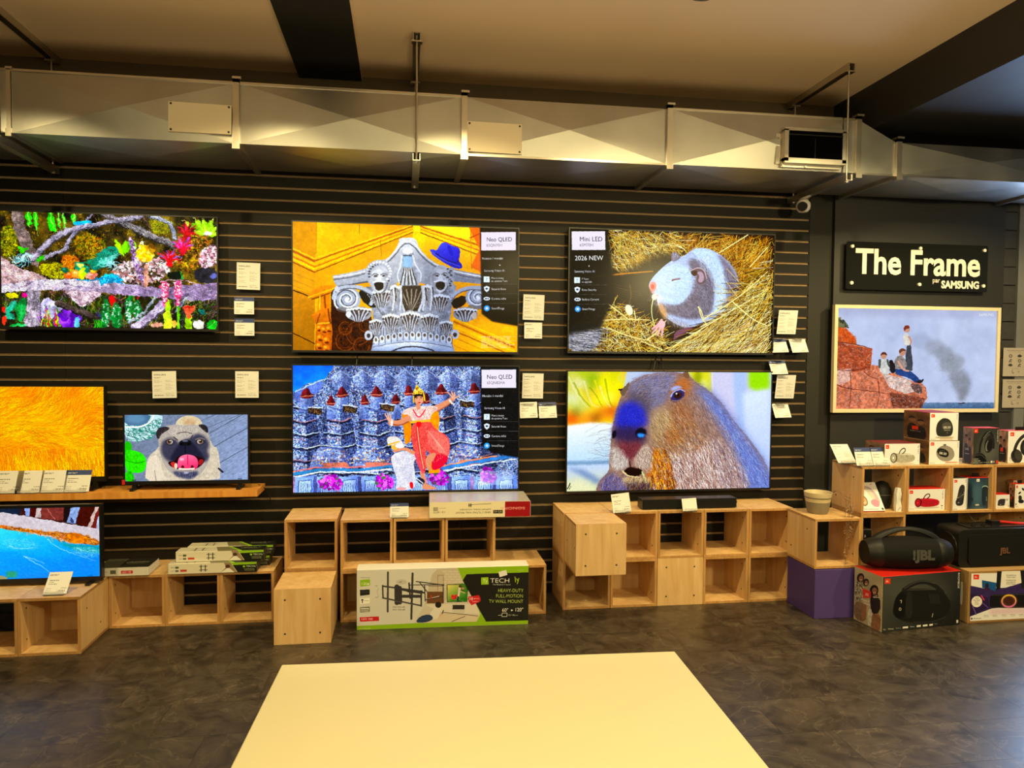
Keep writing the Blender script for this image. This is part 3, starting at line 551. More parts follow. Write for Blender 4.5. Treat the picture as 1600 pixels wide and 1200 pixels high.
    for t in range(12): c.line([(700 + t * 5, 640 + t * 6), (760 + t * 4, 720 + t * 6)], 4, [(220, 225, 232), (80, 76, 78)][t % 2])
    for x in (860, 905, 1050, 1095): c.line([(x, 590), (x + 8, 660), (x - 4, 740)], 14, (214, 220, 230), 8); c.line([(x + 12, 600), (x + 18, 680)], 7, (66, 60, 60))
    for x, y, w, h in ((755, 840, 46, 52), (1190, 850, 44, 52), (845, 815, 58, 62), (965, 805, 66, 66), (1088, 815, 58, 62)): leaf(x, y, w, h)
    for x, y in ((705, 895), (1245, 890)): c.ell(x, y, 26, 30, (196, 200, 210)); c.ell(x, y + 2, 12, 14, (70, 64, 62))
    for x in (905, 1028, 800, 1138): c.poly([(x - 16, 940), (x - 10, 840), (x + 10, 840), (x + 16, 940)], (182, 190, 206)); c.line([(x, 850), (x, 930)], 5, (92, 92, 104))
    c.fur([(740, 600), (1225, 600), (1215, 930), (735, 930)], 520, 85, 18, [(52, 46, 46), (236, 240, 248), (120, 110, 104), (206, 214, 228)], .65, 40, sm=0)
    c.poly([(735, 945), (850, 905), (970, 892), (1090, 902), (1225, 945), (1225, 975), (735, 975)], (190, 202, 224), sm=1)
    for t in range(13): x = 752 + t * 38; yy = 930 - 34 * math.sin(math.pi * (t + .5) / 13); c.ell(x, yy, 17, 24, (214, 222, 236)); c.ell(x, yy - 4, 8, 12, (106, 92, 80)); c.line([(x + 19, yy - 20), (x + 19, yy + 26)], 4, (76, 72, 76))
    c.poly([(722, 1005), (725, 970), (800, 950), (970, 932), (1130, 948), (1225, 972), (1232, 1005)], 0, g=((970, 935), (236, 242, 250), (970, 1000), (150, 168, 205)), sm=1); c.line([(830, 1005), (900, 972), (1000, 962), (1100, 985), (1130, 1005)], 9, (60, 62, 74)); c.line([(735, 968), (850, 944), (970, 934), (1100, 946), (1220, 970)], 5, (120, 128, 150))
    # felt hat
    c.poly([(1090, 362), (1105, 358), (1135, 368), (1150, 335), (1172, 317), (1200, 320), (1228, 338), (1262, 346), (1281, 362), (1278, 400), (1268, 432), (1290, 455), (1294, 474), (1278, 484), (1245, 478), (1190, 452), (1140, 418), (1105, 392)], 0, g=((1130, 330), (88, 92, 226), (1260, 470), (42, 40, 176)), sm=1)
    c.line([(1128, 385), (1180, 425), (1255, 448), (1268, 432)], 9, (30, 28, 130)); c.poly([(1195, 330), (1225, 345), (1240, 400), (1215, 400)], (40, 40, 170), sm=2, a=.8); c.line([(1100, 372), (1150, 412), (1230, 452), (1285, 470)], 5, (110, 116, 240), 3)
    c.warp(2, 10); c.mottle(.10, 60); c.poly([(1000, 300), (1460, 520), (1450, 760), (1240, 1000), (1060, 1000), (1080, 700)], (205, 208, 220), mul=True, soft=60); c.brush(3200, 12, 50, 60, .2, .5, [(480, 290), (1460, 290), (1460, 1000), (480, 1000)]); c.grain(.08, 8)
    c.a = np.clip((c.a - .5) * 1.1 + .5, 0, 1)
    info_panel(c, (751, 359.5), (812, 507), 'Neo QLED', '65QN70H', 'Numéro 1 mondial depuis 20 ans', 1, fade=True)
    c.fr(0, 0, 1)
    for k in range(9): c.greek(752, 526 + k * 2.1, 46 if k % 3 else 54, (235, 225, 190), 1.2)
    return c

def info_panel(c, p0, p1, title, model, head, side, fade=False, sub='Samsung Vision AI'):
    """dark shop panel over the picture; p0, p1 in photo pixels"""
    c.fr(0, 0, 1); x0, y0 = p0; x1, y1 = p1; K = (14, 13, 12)
    if side > 0:
        c.poly([(x0, y0 - 4), (x1, y0 - 4), (x1, y1 + 4), (x0 + 18, y1 - 4), (x0 + 2, y1 - 16)], K, a=.93, soft=1.2)
        c.rect(x0 + 2, y0 + 4.5, x1 - 5.5, y0 + 33, (232, 226, 244)); tx = x0 + 10
        c.text(title, tx, y0 + 19, 6.8, (30, 28, 34), sx=.92); c.text(model, tx, y0 + 27, 4.6, (120, 110, 120), sx=.9)
        yy = y0 + 47; c.text(head[:16], x0 + 3, yy, 3.6, (245, 245, 250), sx=.85); ix = x0 + 10
    else:
        c.poly([(x0, y0 - 4), (x1, y0 - 4), (x1 + 12, y1 - 60), (x1 - 12, y1), (x0 - 6, y1 + 10)], K, a=.9, soft=3)
        c.rect(x0 + 3, y0 + 4, x1 - 3, y0 + 33, (232, 226, 244)); tx = x0 + 15
        c.text(title, tx, y0 + 19.5, 7.4, (30, 28, 34), sx=.95); c.text(model, tx, y0 + 27.5, 5, (120, 110, 120), sx=.9)
        c.text(head, x0 + 7, y0 + 49, 7.4, (250, 250, 252), sx=.95); yy = y0 + 49; ix = x0 + 10
    c.ell((x0 + x1) / 2, yy + 9, .9, .9, (230, 230, 230)); c.text(sub, ix - 4, yy + 19, 3.5, (225, 225, 235), sx=.9)
    for k, (t1, t2) in enumerate(side > 0 and (('Mise à niveau', 'du système 7 ans'), ('Sécurité Knox', ''), ('Contenu infini', ''), ('SmartThings', '')) or (('7 Years', 'os upgrade'), ('Knox Security', ''), ('Endless Content', ''), ('SmartThings', ''))):
        y = yy + 31 + k * 15
        if k == 0: c.rect(ix - 4.5, y - 4.5, ix + 4.5, y + 4.5, (225, 238, 250)); c.text('7', ix - 1.6, y + 2.4, 4.6, (90, 130, 190))
        elif k == 1: c.poly([(ix - 4.5, y - 3), (ix, y - 5), (ix + 4.5, y - 3), (ix + 3.5, y + 2), (ix, y + 5), (ix - 3.5, y + 2)], (225, 232, 242)); c.ell(ix, y - .5, 2, 1.5, (60, 70, 100))
        elif k == 2: c.ell(ix, y, 5, 2.8, (225, 232, 242)); c.rect(ix - 3, y - 1, ix, y + 1, (60, 70, 100)); c.rect(ix + 1, y - 1, ix + 3, y + 1, (60, 70, 100))
        else:
            c.ell(ix, y, 4.6, 4.6, (40, 150, 225))
            for q in range(3): c.line([(ix - 2.6 * math.cos(q * 1.05), y - 2.6 * math.sin(q * 1.05)), (ix + 2.6 * math.cos(q * 1.05), y + 2.6 * math.sin(q * 1.05))], .9, (235, 245, 255))
        if t2: c.text(t1, ix + 7, y - .6, 3.1, (238, 238, 244), sx=.85); c.text(t2, ix + 7, y + 4, 3.1, (238, 238, 244), sx=.85)
        else: c.text(t1, ix + 7, y + 1.6, 3.3, (238, 238, 244), sx=.88)
        if k: c.line([(ix, y - 7.5), (x1 - 2, y - 7.5)], .4, (90, 90, 90))

def pic_temple():
    c = Cv(1060, 600, [(458, 570.3), (810.7, 573.8), (808.8, 763.5), (458, 769.8)], (110, 128, 170), 7).fr(400, 560, 4)
    full = [(225, 30), (1650, 30), (1650, 850), (225, 850)]
    pal = np.array([(92, 112, 165), (150, 172, 220), (206, 218, 240), (40, 50, 88), (66, 84, 130), (124, 144, 196), (176, 194, 232), (30, 34, 58), (130, 110, 120), (112, 140, 170)], np.float32) / 255.
    # porcelain mosaic: tiny irregular chips whose brightness follows the tiers
    rg = c.rg; ch = 4
    for y in range(0, c.h, ch):
        x = -rg.randint(4)
        while x < c.w:
            w = rg.randint(2, 7); col = pal[rg.randint(len(pal))]; c.a[y:y + ch, max(0, x):x + w] = col * (.75 + .5 * rg.rand()); x += w
    yy, xx = np.mgrid[0:c.h, 0:c.w].astype(np.float32); fx = xx / c.k; fy = yy / c.k + 40
    c.a *= (.62 + .42 * fbm(c.h, c.w, 90, 3, 6))[..., None]
    for cx, top, w0, w1 in ((300, 225, 60, 118), (520, 220, 58, 125), (745, 225, 58, 125), (960, 215, 55, 120), (1165, 205, 55, 118), (1370, 200, 52, 110)):
        for j in range(6):
            y0 = top + j * 82; f = j / 5.; w = w0 + (w1 - w0) * f; y1 = y0 + 74; wo = w * 1.1
            c.poly([(cx - w, y0), (cx + w * .12, y0 + 14), (cx + w * .16, y1 + 16), (cx - wo, y1)], (350, 350, 360), mul=True, a=.75); c.poly([(cx + w * .12, y0 + 14), (cx + w, y0 - 6), (cx + wo, y1 - 6), (cx + w * .16, y1 + 16)], (104, 112, 140), mul=True, a=.8)
            c.poly([(cx - wo, y1), (cx + w * .16, y1 + 16), (cx + wo, y1 - 6), (cx + wo, y1 + 8), (cx + w * .16, y1 + 34), (cx - wo, y1 + 16)], (40, 44, 66), mul=True, a=.85)
            c.line([(cx - wo, y1), (cx + w * .16, y1 + 16), (cx + wo, y1 - 6)], 5, [(214, 226, 248), (196, 140, 130), (206, 220, 246)][j % 3], sm=0, a=.8); c.line([(cx - w, y0 + 26), (cx + w * .13, y0 + 40)], 5, [(150, 100, 100), (60, 110, 140), (196, 176, 140)][j % 3], sm=0, a=.6)
        c.poly([(cx + w1, 330), (cx + w1 + 30, 300), (cx + w1 + 26, 700), (cx + w1, 700)], (50, 56, 84), mul=True, a=.7, soft=6)
    c.fur(full, 2600, 90, 9, [(18, 20, 34), (232, 240, 252), (50, 62, 104), (196, 168, 120)], .75, 8, sm=0); c.fur(full, 1700, 0, 14, [(20, 24, 44), (210, 222, 246), (90, 60, 60), (40, 110, 130)], .6, 10, sm=0)
    # stepped upper spire, sky
    for k in range(7):
        x0 = 470 + k * 135
        c.poly([(x0, 110), (x0 + 60, 60), (x0 + 130, 120), (x0 + 120, 200), (x0 + 20, 200)], 0, g=((x0, 80), (205, 216, 240), (x0 + 125, 180), (60, 74, 120)), a=.42)
        c.poly([(x0 + 66, 62), (x0 + 130, 120), (x0 + 122, 200), (x0 + 72, 190)], (26, 30, 56), a=.38); c.line([(x0 + 5, 118), (x0 + 62, 70), (x0 + 130, 124)], 4, (210, 222, 244), sm=0, a=.5)
    c.poly([(220, 30), (492, 30), (470, 70), (440, 120), (380, 140), (300, 165), (240, 205), (220, 215)], 0, g=((300, 40), (6, 92, 226), (330, 180), (36, 120, 232)))
    c.poly([(240, 205), (300, 175), (400, 145), (420, 150), (390, 210), (300, 245), (245, 260)], (92, 112, 176), a=.8, nz=.3); c.line([(245, 205), (330, 165), (440, 125)], 6, (170, 190, 235))
    for x, y, q in ((315, 215, 42), (540, 210, 38), (756, 208, 38), (680, 258, 30), (875, 256, 32), (957, 200, 30), (1160, 196, 36), (1365, 190, 36), (470, 262, 28), (1065, 250, 26)):      # red roofs over lit blocks
        c.poly([(x - q, y + 18), (x - q * .35, y - 28), (x, y - 36), (x + q * .35, y - 28), (x + q, y + 14), (x + q * .6, y + 32), (x - q * .6, y + 32)], (104, 26, 30), nz=.3); c.poly([(x, y - 36), (x + q * .35, y - 28), (x + q, y + 14), (x + q * .5, y + 30), (x, y + 10)], (52, 10, 16), a=.8); c.line([(x - q, y + 20), (x + q, y + 17)], 5, (200, 120, 90))
        c.poly([(x - q * .9, y + 32), (x + q * .9, y + 32), (x + q * 1.1, y + 120), (x - q * 1.1, y + 120)], 0, g=((x - q, y + 40), (176, 196, 238), (x + q, y + 100), (62, 78, 130)), a=.55)
    for x, y in ((370, 326), (590, 316), (822, 306), (1320, 286)): c.poly([(x - 44, y - 22), (x + 44, y - 12), (x + 40, y + 26), (x - 44, y + 16)], (26, 22, 26)); c.fur([(x - 40, y - 16), (x + 40, y - 8), (x + 36, y + 20), (x - 40, y + 10)], 40, 20, 16, [(190, 140, 60), (120, 80, 40)], .9, 60, sm=0); c.line([(x - 46, y - 26), (x + 46, y - 16)], 6, (210, 222, 246))
    for x0, x1, y in ((335, 600, 596), (600, 850, 592), (1190, 1420, 580)):           # squat bells with gold relief
        c.poly([(x0, y + 90), (x0 + 20, y), (x0 + 70, y - 44), (x1 - 60, y - 44), (x1 - 15, y), (x1, y + 90)], 0, g=((x0, y), (170, 186, 228), (x1, y), (76, 92, 148)), a=.5); c.dots([(x0 + 20, y), (x0 + 70, y - 36), (x1 - 60, y - 36), (x1 - 15, y), (x1, y + 60), (x0, y + 60)], 170, 4, [(190, 160, 110), (206, 216, 240), (40, 46, 80), (120, 84, 80), (150, 170, 214)])
        c.poly([(x0 + 80, y + 56), (x1 - 30, y + 56), (x1 - 15, y + 86), (x0 + 90, y + 88)], (190, 104, 70), a=.9, nz=.4)
    c.line([(235, 725), (420, 690), (640, 700), (850, 670)], 16, (52, 116, 150)); c.line([(235, 708), (420, 674), (640, 682), (850, 655)], 9, (190, 110, 100)); c.line([(235, 740), (420, 706), (640, 714), (850, 690)], 9, (210, 224, 248)); c.line([(1150, 690), (1400, 640), (1620, 610)], 20, (60, 116, 165)); c.line([(1150, 706), (1400, 660), (1620, 630)], 9, (206, 220, 248)); c.line([(1150, 676), (1390, 625), (1500, 612)], 8, (220, 130, 90))
    for k in range(10):                                                     # plinth with framed panels
        x = 240 + k * 140; c.poly([(x, 740), (x + 130, 728), (x + 130, 850), (x, 850)], 0, g=((x, 740), (146, 172, 226), (x + 130, 840), (92, 122, 190)), a=.75); c.poly([(x + 22, 762), (x + 104, 754), (x + 104, 850), (x + 22, 850)], (206, 220, 250), a=.45); c.line([(x + 24, 850), (x + 24, 764), (x + 104, 756), (x + 104, 850)], 4, (46, 60, 110), sm=0)
        for q in range(6): c.line([(x + 40 + q * 10, 775 + rg.randint(10)), (x + 36 + q * 11, 835)], 3, (50, 66, 120))
        c.poly([(x - 22, 738), (x + 2, 738), (x + 2, 850), (x - 22, 850)], [(150, 110, 140), (60, 60, 100)][k % 2], a=.8, nz=.5)
    for x, y, R in ((465, 775, 76), (800, 770, 58), (1148, 742, 62), (1450, 730, 50)): c.dots([(x - R, y + 5), (x - R * .6, y - 40), (x, y - 52), (x + R * .8, y - 28), (x + R, y + 20), (x + R * .4, y + 52), (x - R * .7, y + 40)], 150, 8, [(206, 60, 196), (232, 110, 224), (150, 20, 140), (120, 20, 120), (60, 90, 50)], sm=1)
    c.rect(1400, 700, 1600, 790, (196, 206, 240), a=.45)
    c.warp(5, 18); c.mottle(.3, 60); c.brush(4200, 11, 25, 88, .35, .6); c.a = np.clip(c.a * np.array([1.12, 1.16, 1.26]) + .015, 0, 1)
    # ---- dancer in red and gold
    SK = (214, 150, 118); SD = (160, 92, 70)
    c.poly([(912, 345), (960, 335), (975, 430), (968, 520), (935, 540), (925, 450)], (240, 140, 14), nz=.2); c.poly([(1075, 360), (1142, 320), (1150, 380), (1140, 470), (1095, 450)], (244, 150, 16), nz=.2); c.poly([(1085, 640), (1155, 650), (1150, 715), (1080, 720)], (246, 156, 20))
    c.line([(845, 402), (900, 408), (960, 372)], 34, SK, 40); c.line([(850, 412), (905, 420), (955, 395)], 10, SD, 8); c.line([(1130, 312), (1190, 280), (1235, 250)], 40, SK, 24); c.line([(1140, 330), (1200, 296), (1232, 268)], 8, SD, 6)
    for P in ([(845, 400), (822, 372), (808, 345)], [(842, 396), (830, 365), (826, 340)], [(845, 392), (842, 365), (846, 350)], [(1232, 250), (1215, 225), (1200, 212)], [(1236, 246), (1230, 220), (1222, 205)], [(1240, 244), (1245, 225), (1240, 212)], [(1235, 252), (1262, 240), (1272, 232)]): c.line(P, 11, (232, 176, 148), 5)
    c.line([(852, 392), (850, 416)], 14, (240, 236, 230)); c.line([(1212, 262), (1228, 282)], 12, (238, 234, 228))
    c.poly([(985, 395), (1085, 385), (1130, 450), (1195, 480), (1216, 520), (1210, 610), (1150, 690), (1105, 690), (1090, 600), (1062, 560), (1066, 705), (1040, 725), (1000, 640), (985, 560), (968, 480)], (226, 88, 84), sm=1, nz=.2)
    c.poly([(1075, 440), (1185, 480), (1214, 525), (1205, 620), (1165, 600), (1095, 560), (1070, 500)], (236, 120, 112), sm=2); c.poly([(1100, 640), (1140, 590), (1208, 610), (1190, 660), (1130, 700), (1098, 695)], (206, 30, 66), sm=1)
    c.fur([(985, 400), (1085, 390), (1205, 500), (1205, 600), (1060, 690), (1000, 640), (975, 480)], 520, 70, 10, [(250, 190, 170), (180, 30, 50), (244, 160, 120), (150, 20, 40)], .75, 25, sm=0); c.line([(1010, 420), (1022, 560), (1052, 700)], 20, (206, 60, 60), 14); c.line([(1010, 430), (1026, 570), (1050, 690)], 5, (250, 196, 160))
    for k in range(5): c.line([(1075 + k * 6, 450 + k * 8), (1130 + k * 10, 520 + k * 10), (1150 + k * 8, 590)], 4, (250, 176, 160), 2)
    c.poly([(945, 312), (1005, 298), (1062, 298), (1132, 296), (1140, 320), (1100, 345), (1085, 395), (980, 400), (962, 350), (915, 352), (920, 330)], (238, 214, 206), sm=1, nz=.2); c.fur([(945, 312), (1132, 298), (1085, 390), (980, 395)], 300, 80, 9, [(214, 80, 110), (240, 190, 60), (250, 240, 236), (190, 60, 90)], .8, 40, sm=0); c.line([(985, 322), (1020, 380), (1060, 322)], 8, (224, 60, 90)); c.line([(975, 398), (1085, 388)], 16, (236, 186, 70)); c.poly([(1000, 395), (1040, 395), (1030, 432), (1010, 430)], (220, 30, 40), sm=1)
    c.poly([(1060, 640), (1075, 600), (1128, 585), (1120, 625), (1085, 660), (1100, 700), (1070, 700)], SK, sm=1); c.line([(1040, 715), (1052, 765), (1060, 800)], 30, SK, 18); c.poly([(1035, 800), (1062, 780), (1128, 808), (1130, 818), (1050, 822)], SK, sm=1)
    c.poly([(992, 225), (1048, 222), (1052, 262), (1030, 296), (1008, 294), (990, 262)], (228, 168, 138), sm=2); c.line([(1016, 290), (1018, 308)], 26, (214, 150, 120)); c.poly([(984, 240), (990, 218), (1050, 215), (1058, 245), (1058, 285), (1048, 262), (1044, 235), (998, 238), (992, 285)], (40, 22, 22), sm=1); c.poly([(980, 228), (990, 200), (1000, 178), (1010, 160), (1020, 182), (1045, 196), (1056, 226), (1040, 218), (996, 224)], (236, 196, 50), sm=1); c.dots([(985, 222), (1010, 168), (1052, 222)], 40, 4, [(255, 240, 160), (170, 110, 10), (250, 220, 90)]); c.line([(1052, 228), (1056, 262)], 10, (238, 196, 60)); c.line([(988, 236), (988, 275)], 8, (230, 186, 50))
    c.line([(1003, 244), (1014, 243)], 4, (30, 18, 20)); c.line([(1028, 242), (1040, 242)], 4, (30, 18, 20)); c.ell(1008, 250, 4, 2.5, (20, 14, 16)); c.ell(1034, 249, 4, 2.5, (20, 14, 16)); c.ell(1024, 276, 9, 4, (196, 24, 50)); c.line([(1022, 250), (1026, 264)], 3, (190, 120, 96))
    # ---- crouching figure in white
    c.poly([(842, 620), (870, 590), (940, 575), (1005, 590), (1018, 620), (985, 640), (995, 720), (1005, 800), (950, 825), (870, 825), (885, 760), (860, 690)], (224, 226, 238), sm=1, nz=.15); c.fur([(845, 620), (940, 580), (1010, 600), (1000, 810), (870, 820)], 520, 60, 9, [(150, 158, 200), (250, 250, 255), (196, 130, 140), (110, 120, 170)], .7, 50, sm=0)
    c.line([(865, 580), (930, 560), (985, 590)], 16, SK, 24); c.line([(1000, 600), (1035, 690), (1045, 715)], 18, (214, 90, 110), 12)
    c.poly([(845, 540), (890, 520), (900, 540), (885, 570), (850, 572)], (230, 186, 90), sm=1); c.poly([(820, 500), (838, 486), (895, 490), (928, 545), (930, 560), (890, 528), (850, 545), (825, 540)], (232, 228, 220), sm=1); c.line([(828, 540), (895, 520)], 9, (226, 176, 60)); c.poly([(865, 540), (905, 530), (935, 555), (890, 565)], (240, 240, 246), sm=1)
    c.poly([(960, 770), (985, 775), (985, 815), (965, 812)], (206, 30, 40), sm=1); c.poly([(1010, 735), (1060, 760), (1050, 790), (1010, 775)], (40, 40, 60), sm=1); c.line([(1005, 750), (1045, 780)], 6, (230, 232, 240)); c.ell(910, 815, 30, 10, (230, 170, 170))
    c.fr(400, 560, 4); c.brush(700, 8, 60, 70, .2, .5, [(820, 160), (1240, 160), (1240, 825), (820, 825)]); c.grain(.1, 4)
    info_panel(c, (751, 573.5), (812, 712), 'Neo QLED', '65QN82HA', 'Numéro 1 mondial depuis 20 ans', 1)
    return c

def pic_rat():
    c = Cv(1060, 600, [(892.5, 356.5), (1211.5, 368.5), (1204.5, 552.5), (886.5, 547.5)], (44, 32, 14), 9).fr(800, 300, 4)
    straw = [(236, 214, 130), (200, 168, 70), (160, 120, 40), (110, 80, 26), (246, 236, 176), (90, 64, 20), (180, 150, 60)]
    full = [(340, 220), (1660, 220), (1660, 1010), (340, 1010)]
    c.fur(full, 700, 30, 90, [(80, 58, 20), (60, 42, 14), (100, 76, 30)], .8, 50, sm=0)
    def hay(P, n, ang, ln, jit, wd=2, cols=straw): c.fur(P, int(n * .45), ang, ln, [(22, 15, 6), (40, 28, 10)], .9, jit, wd, sm=0); c.fur(P, n, ang, ln, cols, .92, jit, wd, sm=0)
    hay([(980, 240), (1640, 265), (1640, 620), (1450, 640), (1380, 420), (1180, 340), (1000, 330)], 900, 120, 120, 35, 2, [(170, 120, 36), (120, 80, 20), (200, 150, 50), (90, 58, 14), (226, 190, 100)])
    hay([(600, 235), (1000, 245), (1060, 340), (880, 420), (700, 490), (600, 470)], 800, 35, 80, 45, 2)
    c.poly([(880, 410), (1000, 380), (1060, 480), (960, 700), (880, 790), (700, 760), (560, 700), (560, 540), (720, 500)], (24, 18, 8), soft=30)
    c.poly([(590, 540), (860, 510), (880, 780), (720, 770), (600, 700)], (30, 22, 8), soft=25, a=.9)
    c.line([(500, 530), (680, 510), (880, 495)], 12, (170, 120, 30), 6); c.line([(735, 580), (745, 640), (730, 700)], 7, (90, 70, 40))
    for k in range(14): c.line([(560 + k * 14, 560 + k * 13), (760 + c.rg.uniform(-60, 60), 600 + k * 12)], 2.5, (110, 84, 34), a=.5)
    hay([(340, 800), (560, 740), (640, 680), (780, 790), (900, 800), (960, 1010), (340, 1010)], 1200, 25, 60, 60, 2)
    for P in ([(590, 690), (680, 760), (730, 800)], [(760, 740), (770, 800)], [(560, 800), (700, 790), (860, 800)], [(600, 850), (720, 900), (860, 930)], [(840, 920), (920, 860), (960, 800)], [(800, 930), (930, 985)]): c.line(P, 9, (232, 210, 150), 4)
    c.ell(728, 735, 22, 34, (236, 226, 200), rot=-20)
    c.poly([(345, 850), (420, 815), (540, 830), (560, 900), (500, 990), (340, 1000)], (150, 150, 160), sm=1, nz=.5); c.fur([(345, 850), (540, 830), (560, 900), (500, 990), (340, 1000)], 420, 5, 60, [(60, 60, 70), (226, 226, 234), (30, 28, 30)], .85, 8, sm=0); c.fur([(345, 815), (520, 800), (540, 850), (350, 860)], 120, 0, 40, [(240, 225, 190), (120, 80, 50)], .8, 10, sm=0)
    # ---- body
    body = [(1080, 400), (1130, 360), (1200, 348), (1270, 370), (1340, 420), (1390, 480), (1420, 560), (1430, 630), (1400, 700), (1330, 760), (1250, 800), (1150, 840), (1070, 850), (990, 810), (930, 760), (905, 690), (900, 640), (860, 610), (852, 580), (870, 545), (920, 490), (980, 440), (1040, 405)]
    c.poly(body, (176, 190, 222), sm=2, nz=.1)
    c.poly([(1270, 372), (1360, 440), (1420, 560), (1430, 640), (1400, 700), (1340, 730), (1350, 620), (1330, 500)], (128, 122, 138), sm=2, soft=10)
    c.poly([(1085, 430), (1160, 410), (1230, 470), (1280, 580), (1270, 700), (1220, 780), (1120, 800), (1040, 780), (940, 750), (910, 690), (960, 700), (1060, 700), (1130, 620), (1150, 520)], (120, 114, 128), sm=2, soft=8, nz=.2)
    c.poly([(1100, 360), (1200, 345), (1290, 400), (1330, 520), (1340, 640), (1300, 740), (1250, 790), (1260, 660), (1270, 560), (1220, 440)], (190, 212, 248), sm=2, soft=8)
    c.poly([(862, 560), (920, 490), (990, 450), (1080, 450), (1130, 520), (1120, 620), (1060, 700), (980, 705), (920, 670), (880, 620)], (186, 208, 246), sm=2, soft=6); c.poly([(905, 680), (960, 720), (970, 800), (930, 780), (908, 720)], (196, 150, 100), sm=2, soft=8, a=.8)
    def fa(p):
        q = p / c.k; return np.degrees(np.arctan2(q[:, 1] - 300, q[:, 0] - 520)) * .4 + 20
    c.fur(body, 5200, fa, 22, 0, .55, 18, 1, sm=2, samp=.16); c.fur([(1085, 430), (1230, 470), (1280, 580), (1220, 780), (1040, 780), (930, 740), (1060, 700), (1140, 560)], 1300, 60, 18, [(86, 80, 92), (170, 166, 180), (60, 54, 62)], .6, 20, sm=1); c.fur([(1100, 360), (1290, 400), (1340, 640), (1250, 790), (1270, 560)], 900, 65, 26, [(226, 240, 255), (160, 186, 236)], .6, 14, sm=1); c.fur([(1320, 420), (1420, 560), (1420, 680), (1340, 720)], 900, 80, 18, [(100, 94, 108), (180, 172, 186), (70, 62, 74)], .6, 18, sm=1)
    c.fur([(930, 760), (1150, 840), (1060, 850), (960, 800)], 300, 80, 24, [(210, 200, 205), (110, 100, 100)], .6, 20, sm=1)
    c.poly([(1000, 385), (1020, 372), (1048, 395), (1060, 412), (1010, 440), (996, 420)], (120, 116, 130), sm=1); c.fur([(1000, 385), (1050, 395), (1010, 440)], 90, -70, 14, [(190, 190, 210), (80, 76, 88)], sm=0)
    c.poly([(1115, 500), (1130, 475), (1170, 470), (1205, 490), (1215, 535), (1200, 575), (1165, 580), (1148, 550), (1160, 520), (1130, 515)], (110, 92, 96), sm=2); c.poly([(1150, 500), (1190, 495), (1205, 540), (1185, 570), (1160, 560), (1175, 525)], (170, 150, 165), sm=2); c.poly([(1115, 498), (1140, 488), (1165, 500), (1145, 530), (1125, 520)], (70, 46, 46), sm=2); c.line([(1120, 492), (1165, 470), (1205, 490), (1216, 540)], 6, (186, 170, 180))
    c.line([(1002, 552), (1020, 546), (1050, 543)], 9, (110, 50, 54), 5); c.line([(1000, 545), (1025, 537), (1052, 538)], 4, (150, 160, 196))
    c.poly([(855, 590), (868, 560), (890, 558), (905, 580), (896, 610), (878, 630), (862, 615)], (226, 140, 132), sm=2, soft=4); c.ell(878, 590, 11, 16, (190, 84, 80), rot=-15); c.line([(872, 625), (890, 640), (910, 648)], 6, (206, 150, 150)); c.fur([(880, 610), (960, 660), (900, 690)], 80, 100, 50, [(235, 240, 255)], .5, 40, sm=0)
    c.ell(887, 655, 16, 20, (238, 234, 200)); c.line([(880, 670), (868, 720), (870, 780), (886, 830)], 6, (236, 226, 170), 4)
    for P in ([(930, 800), (905, 830), (870, 855)], [(930, 810), (900, 850), (872, 880)], [(940, 815), (915, 860), (905, 895)], [(945, 815), (935, 860), (930, 900)]): c.line(P, 16, (232, 178, 182), 9)
    c.poly([(915, 800), (955, 808), (950, 850), (905, 850)], (236, 186, 186), sm=2)
    c.poly([(1010, 870), (1080, 850), (1130, 840), (1100, 880), (1040, 930), (1000, 940)], (120, 84, 100), sm=1); c.poly([(1000, 930), (1080, 880), (1180, 820), (1230, 800), (1100, 960), (1000, 990)], (30, 20, 14), sm=1, soft=6)
    hay([(960, 1000), (1060, 930), (1180, 840), (1290, 780), (1400, 680), (1640, 600), (1640, 1010)], 1500, 145, 110, 16, 2, [(236, 214, 140), (206, 176, 90), (246, 236, 186), (150, 112, 40), (80, 52, 20)]); hay([(1380, 640), (1640, 420), (1640, 760), (1500, 800)], 300, 150, 120, 30, 2)
    for P in ([(1165, 720), (1180, 790), (1215, 830)], [(1160, 720), (1180, 740), (1195, 800)], [(1380, 690), (1500, 800), (1590, 840)], [(1000, 965), (1240, 820), (1600, 610)], [(1200, 790), (1420, 660), (1600, 500)], [(1490, 470), (1600, 350)], [(1300, 380), (1480, 270)]): c.line(P, 8, (238, 220, 160), 4)
    c.grain(.08, 8); c.a = np.clip((c.a - .42) * 1.12 + .42, 0, 1)
    info_panel(c, (892, 357), (950, 512), 'Mini LED', '65M70H', '2026 NEW', -1)
    return c

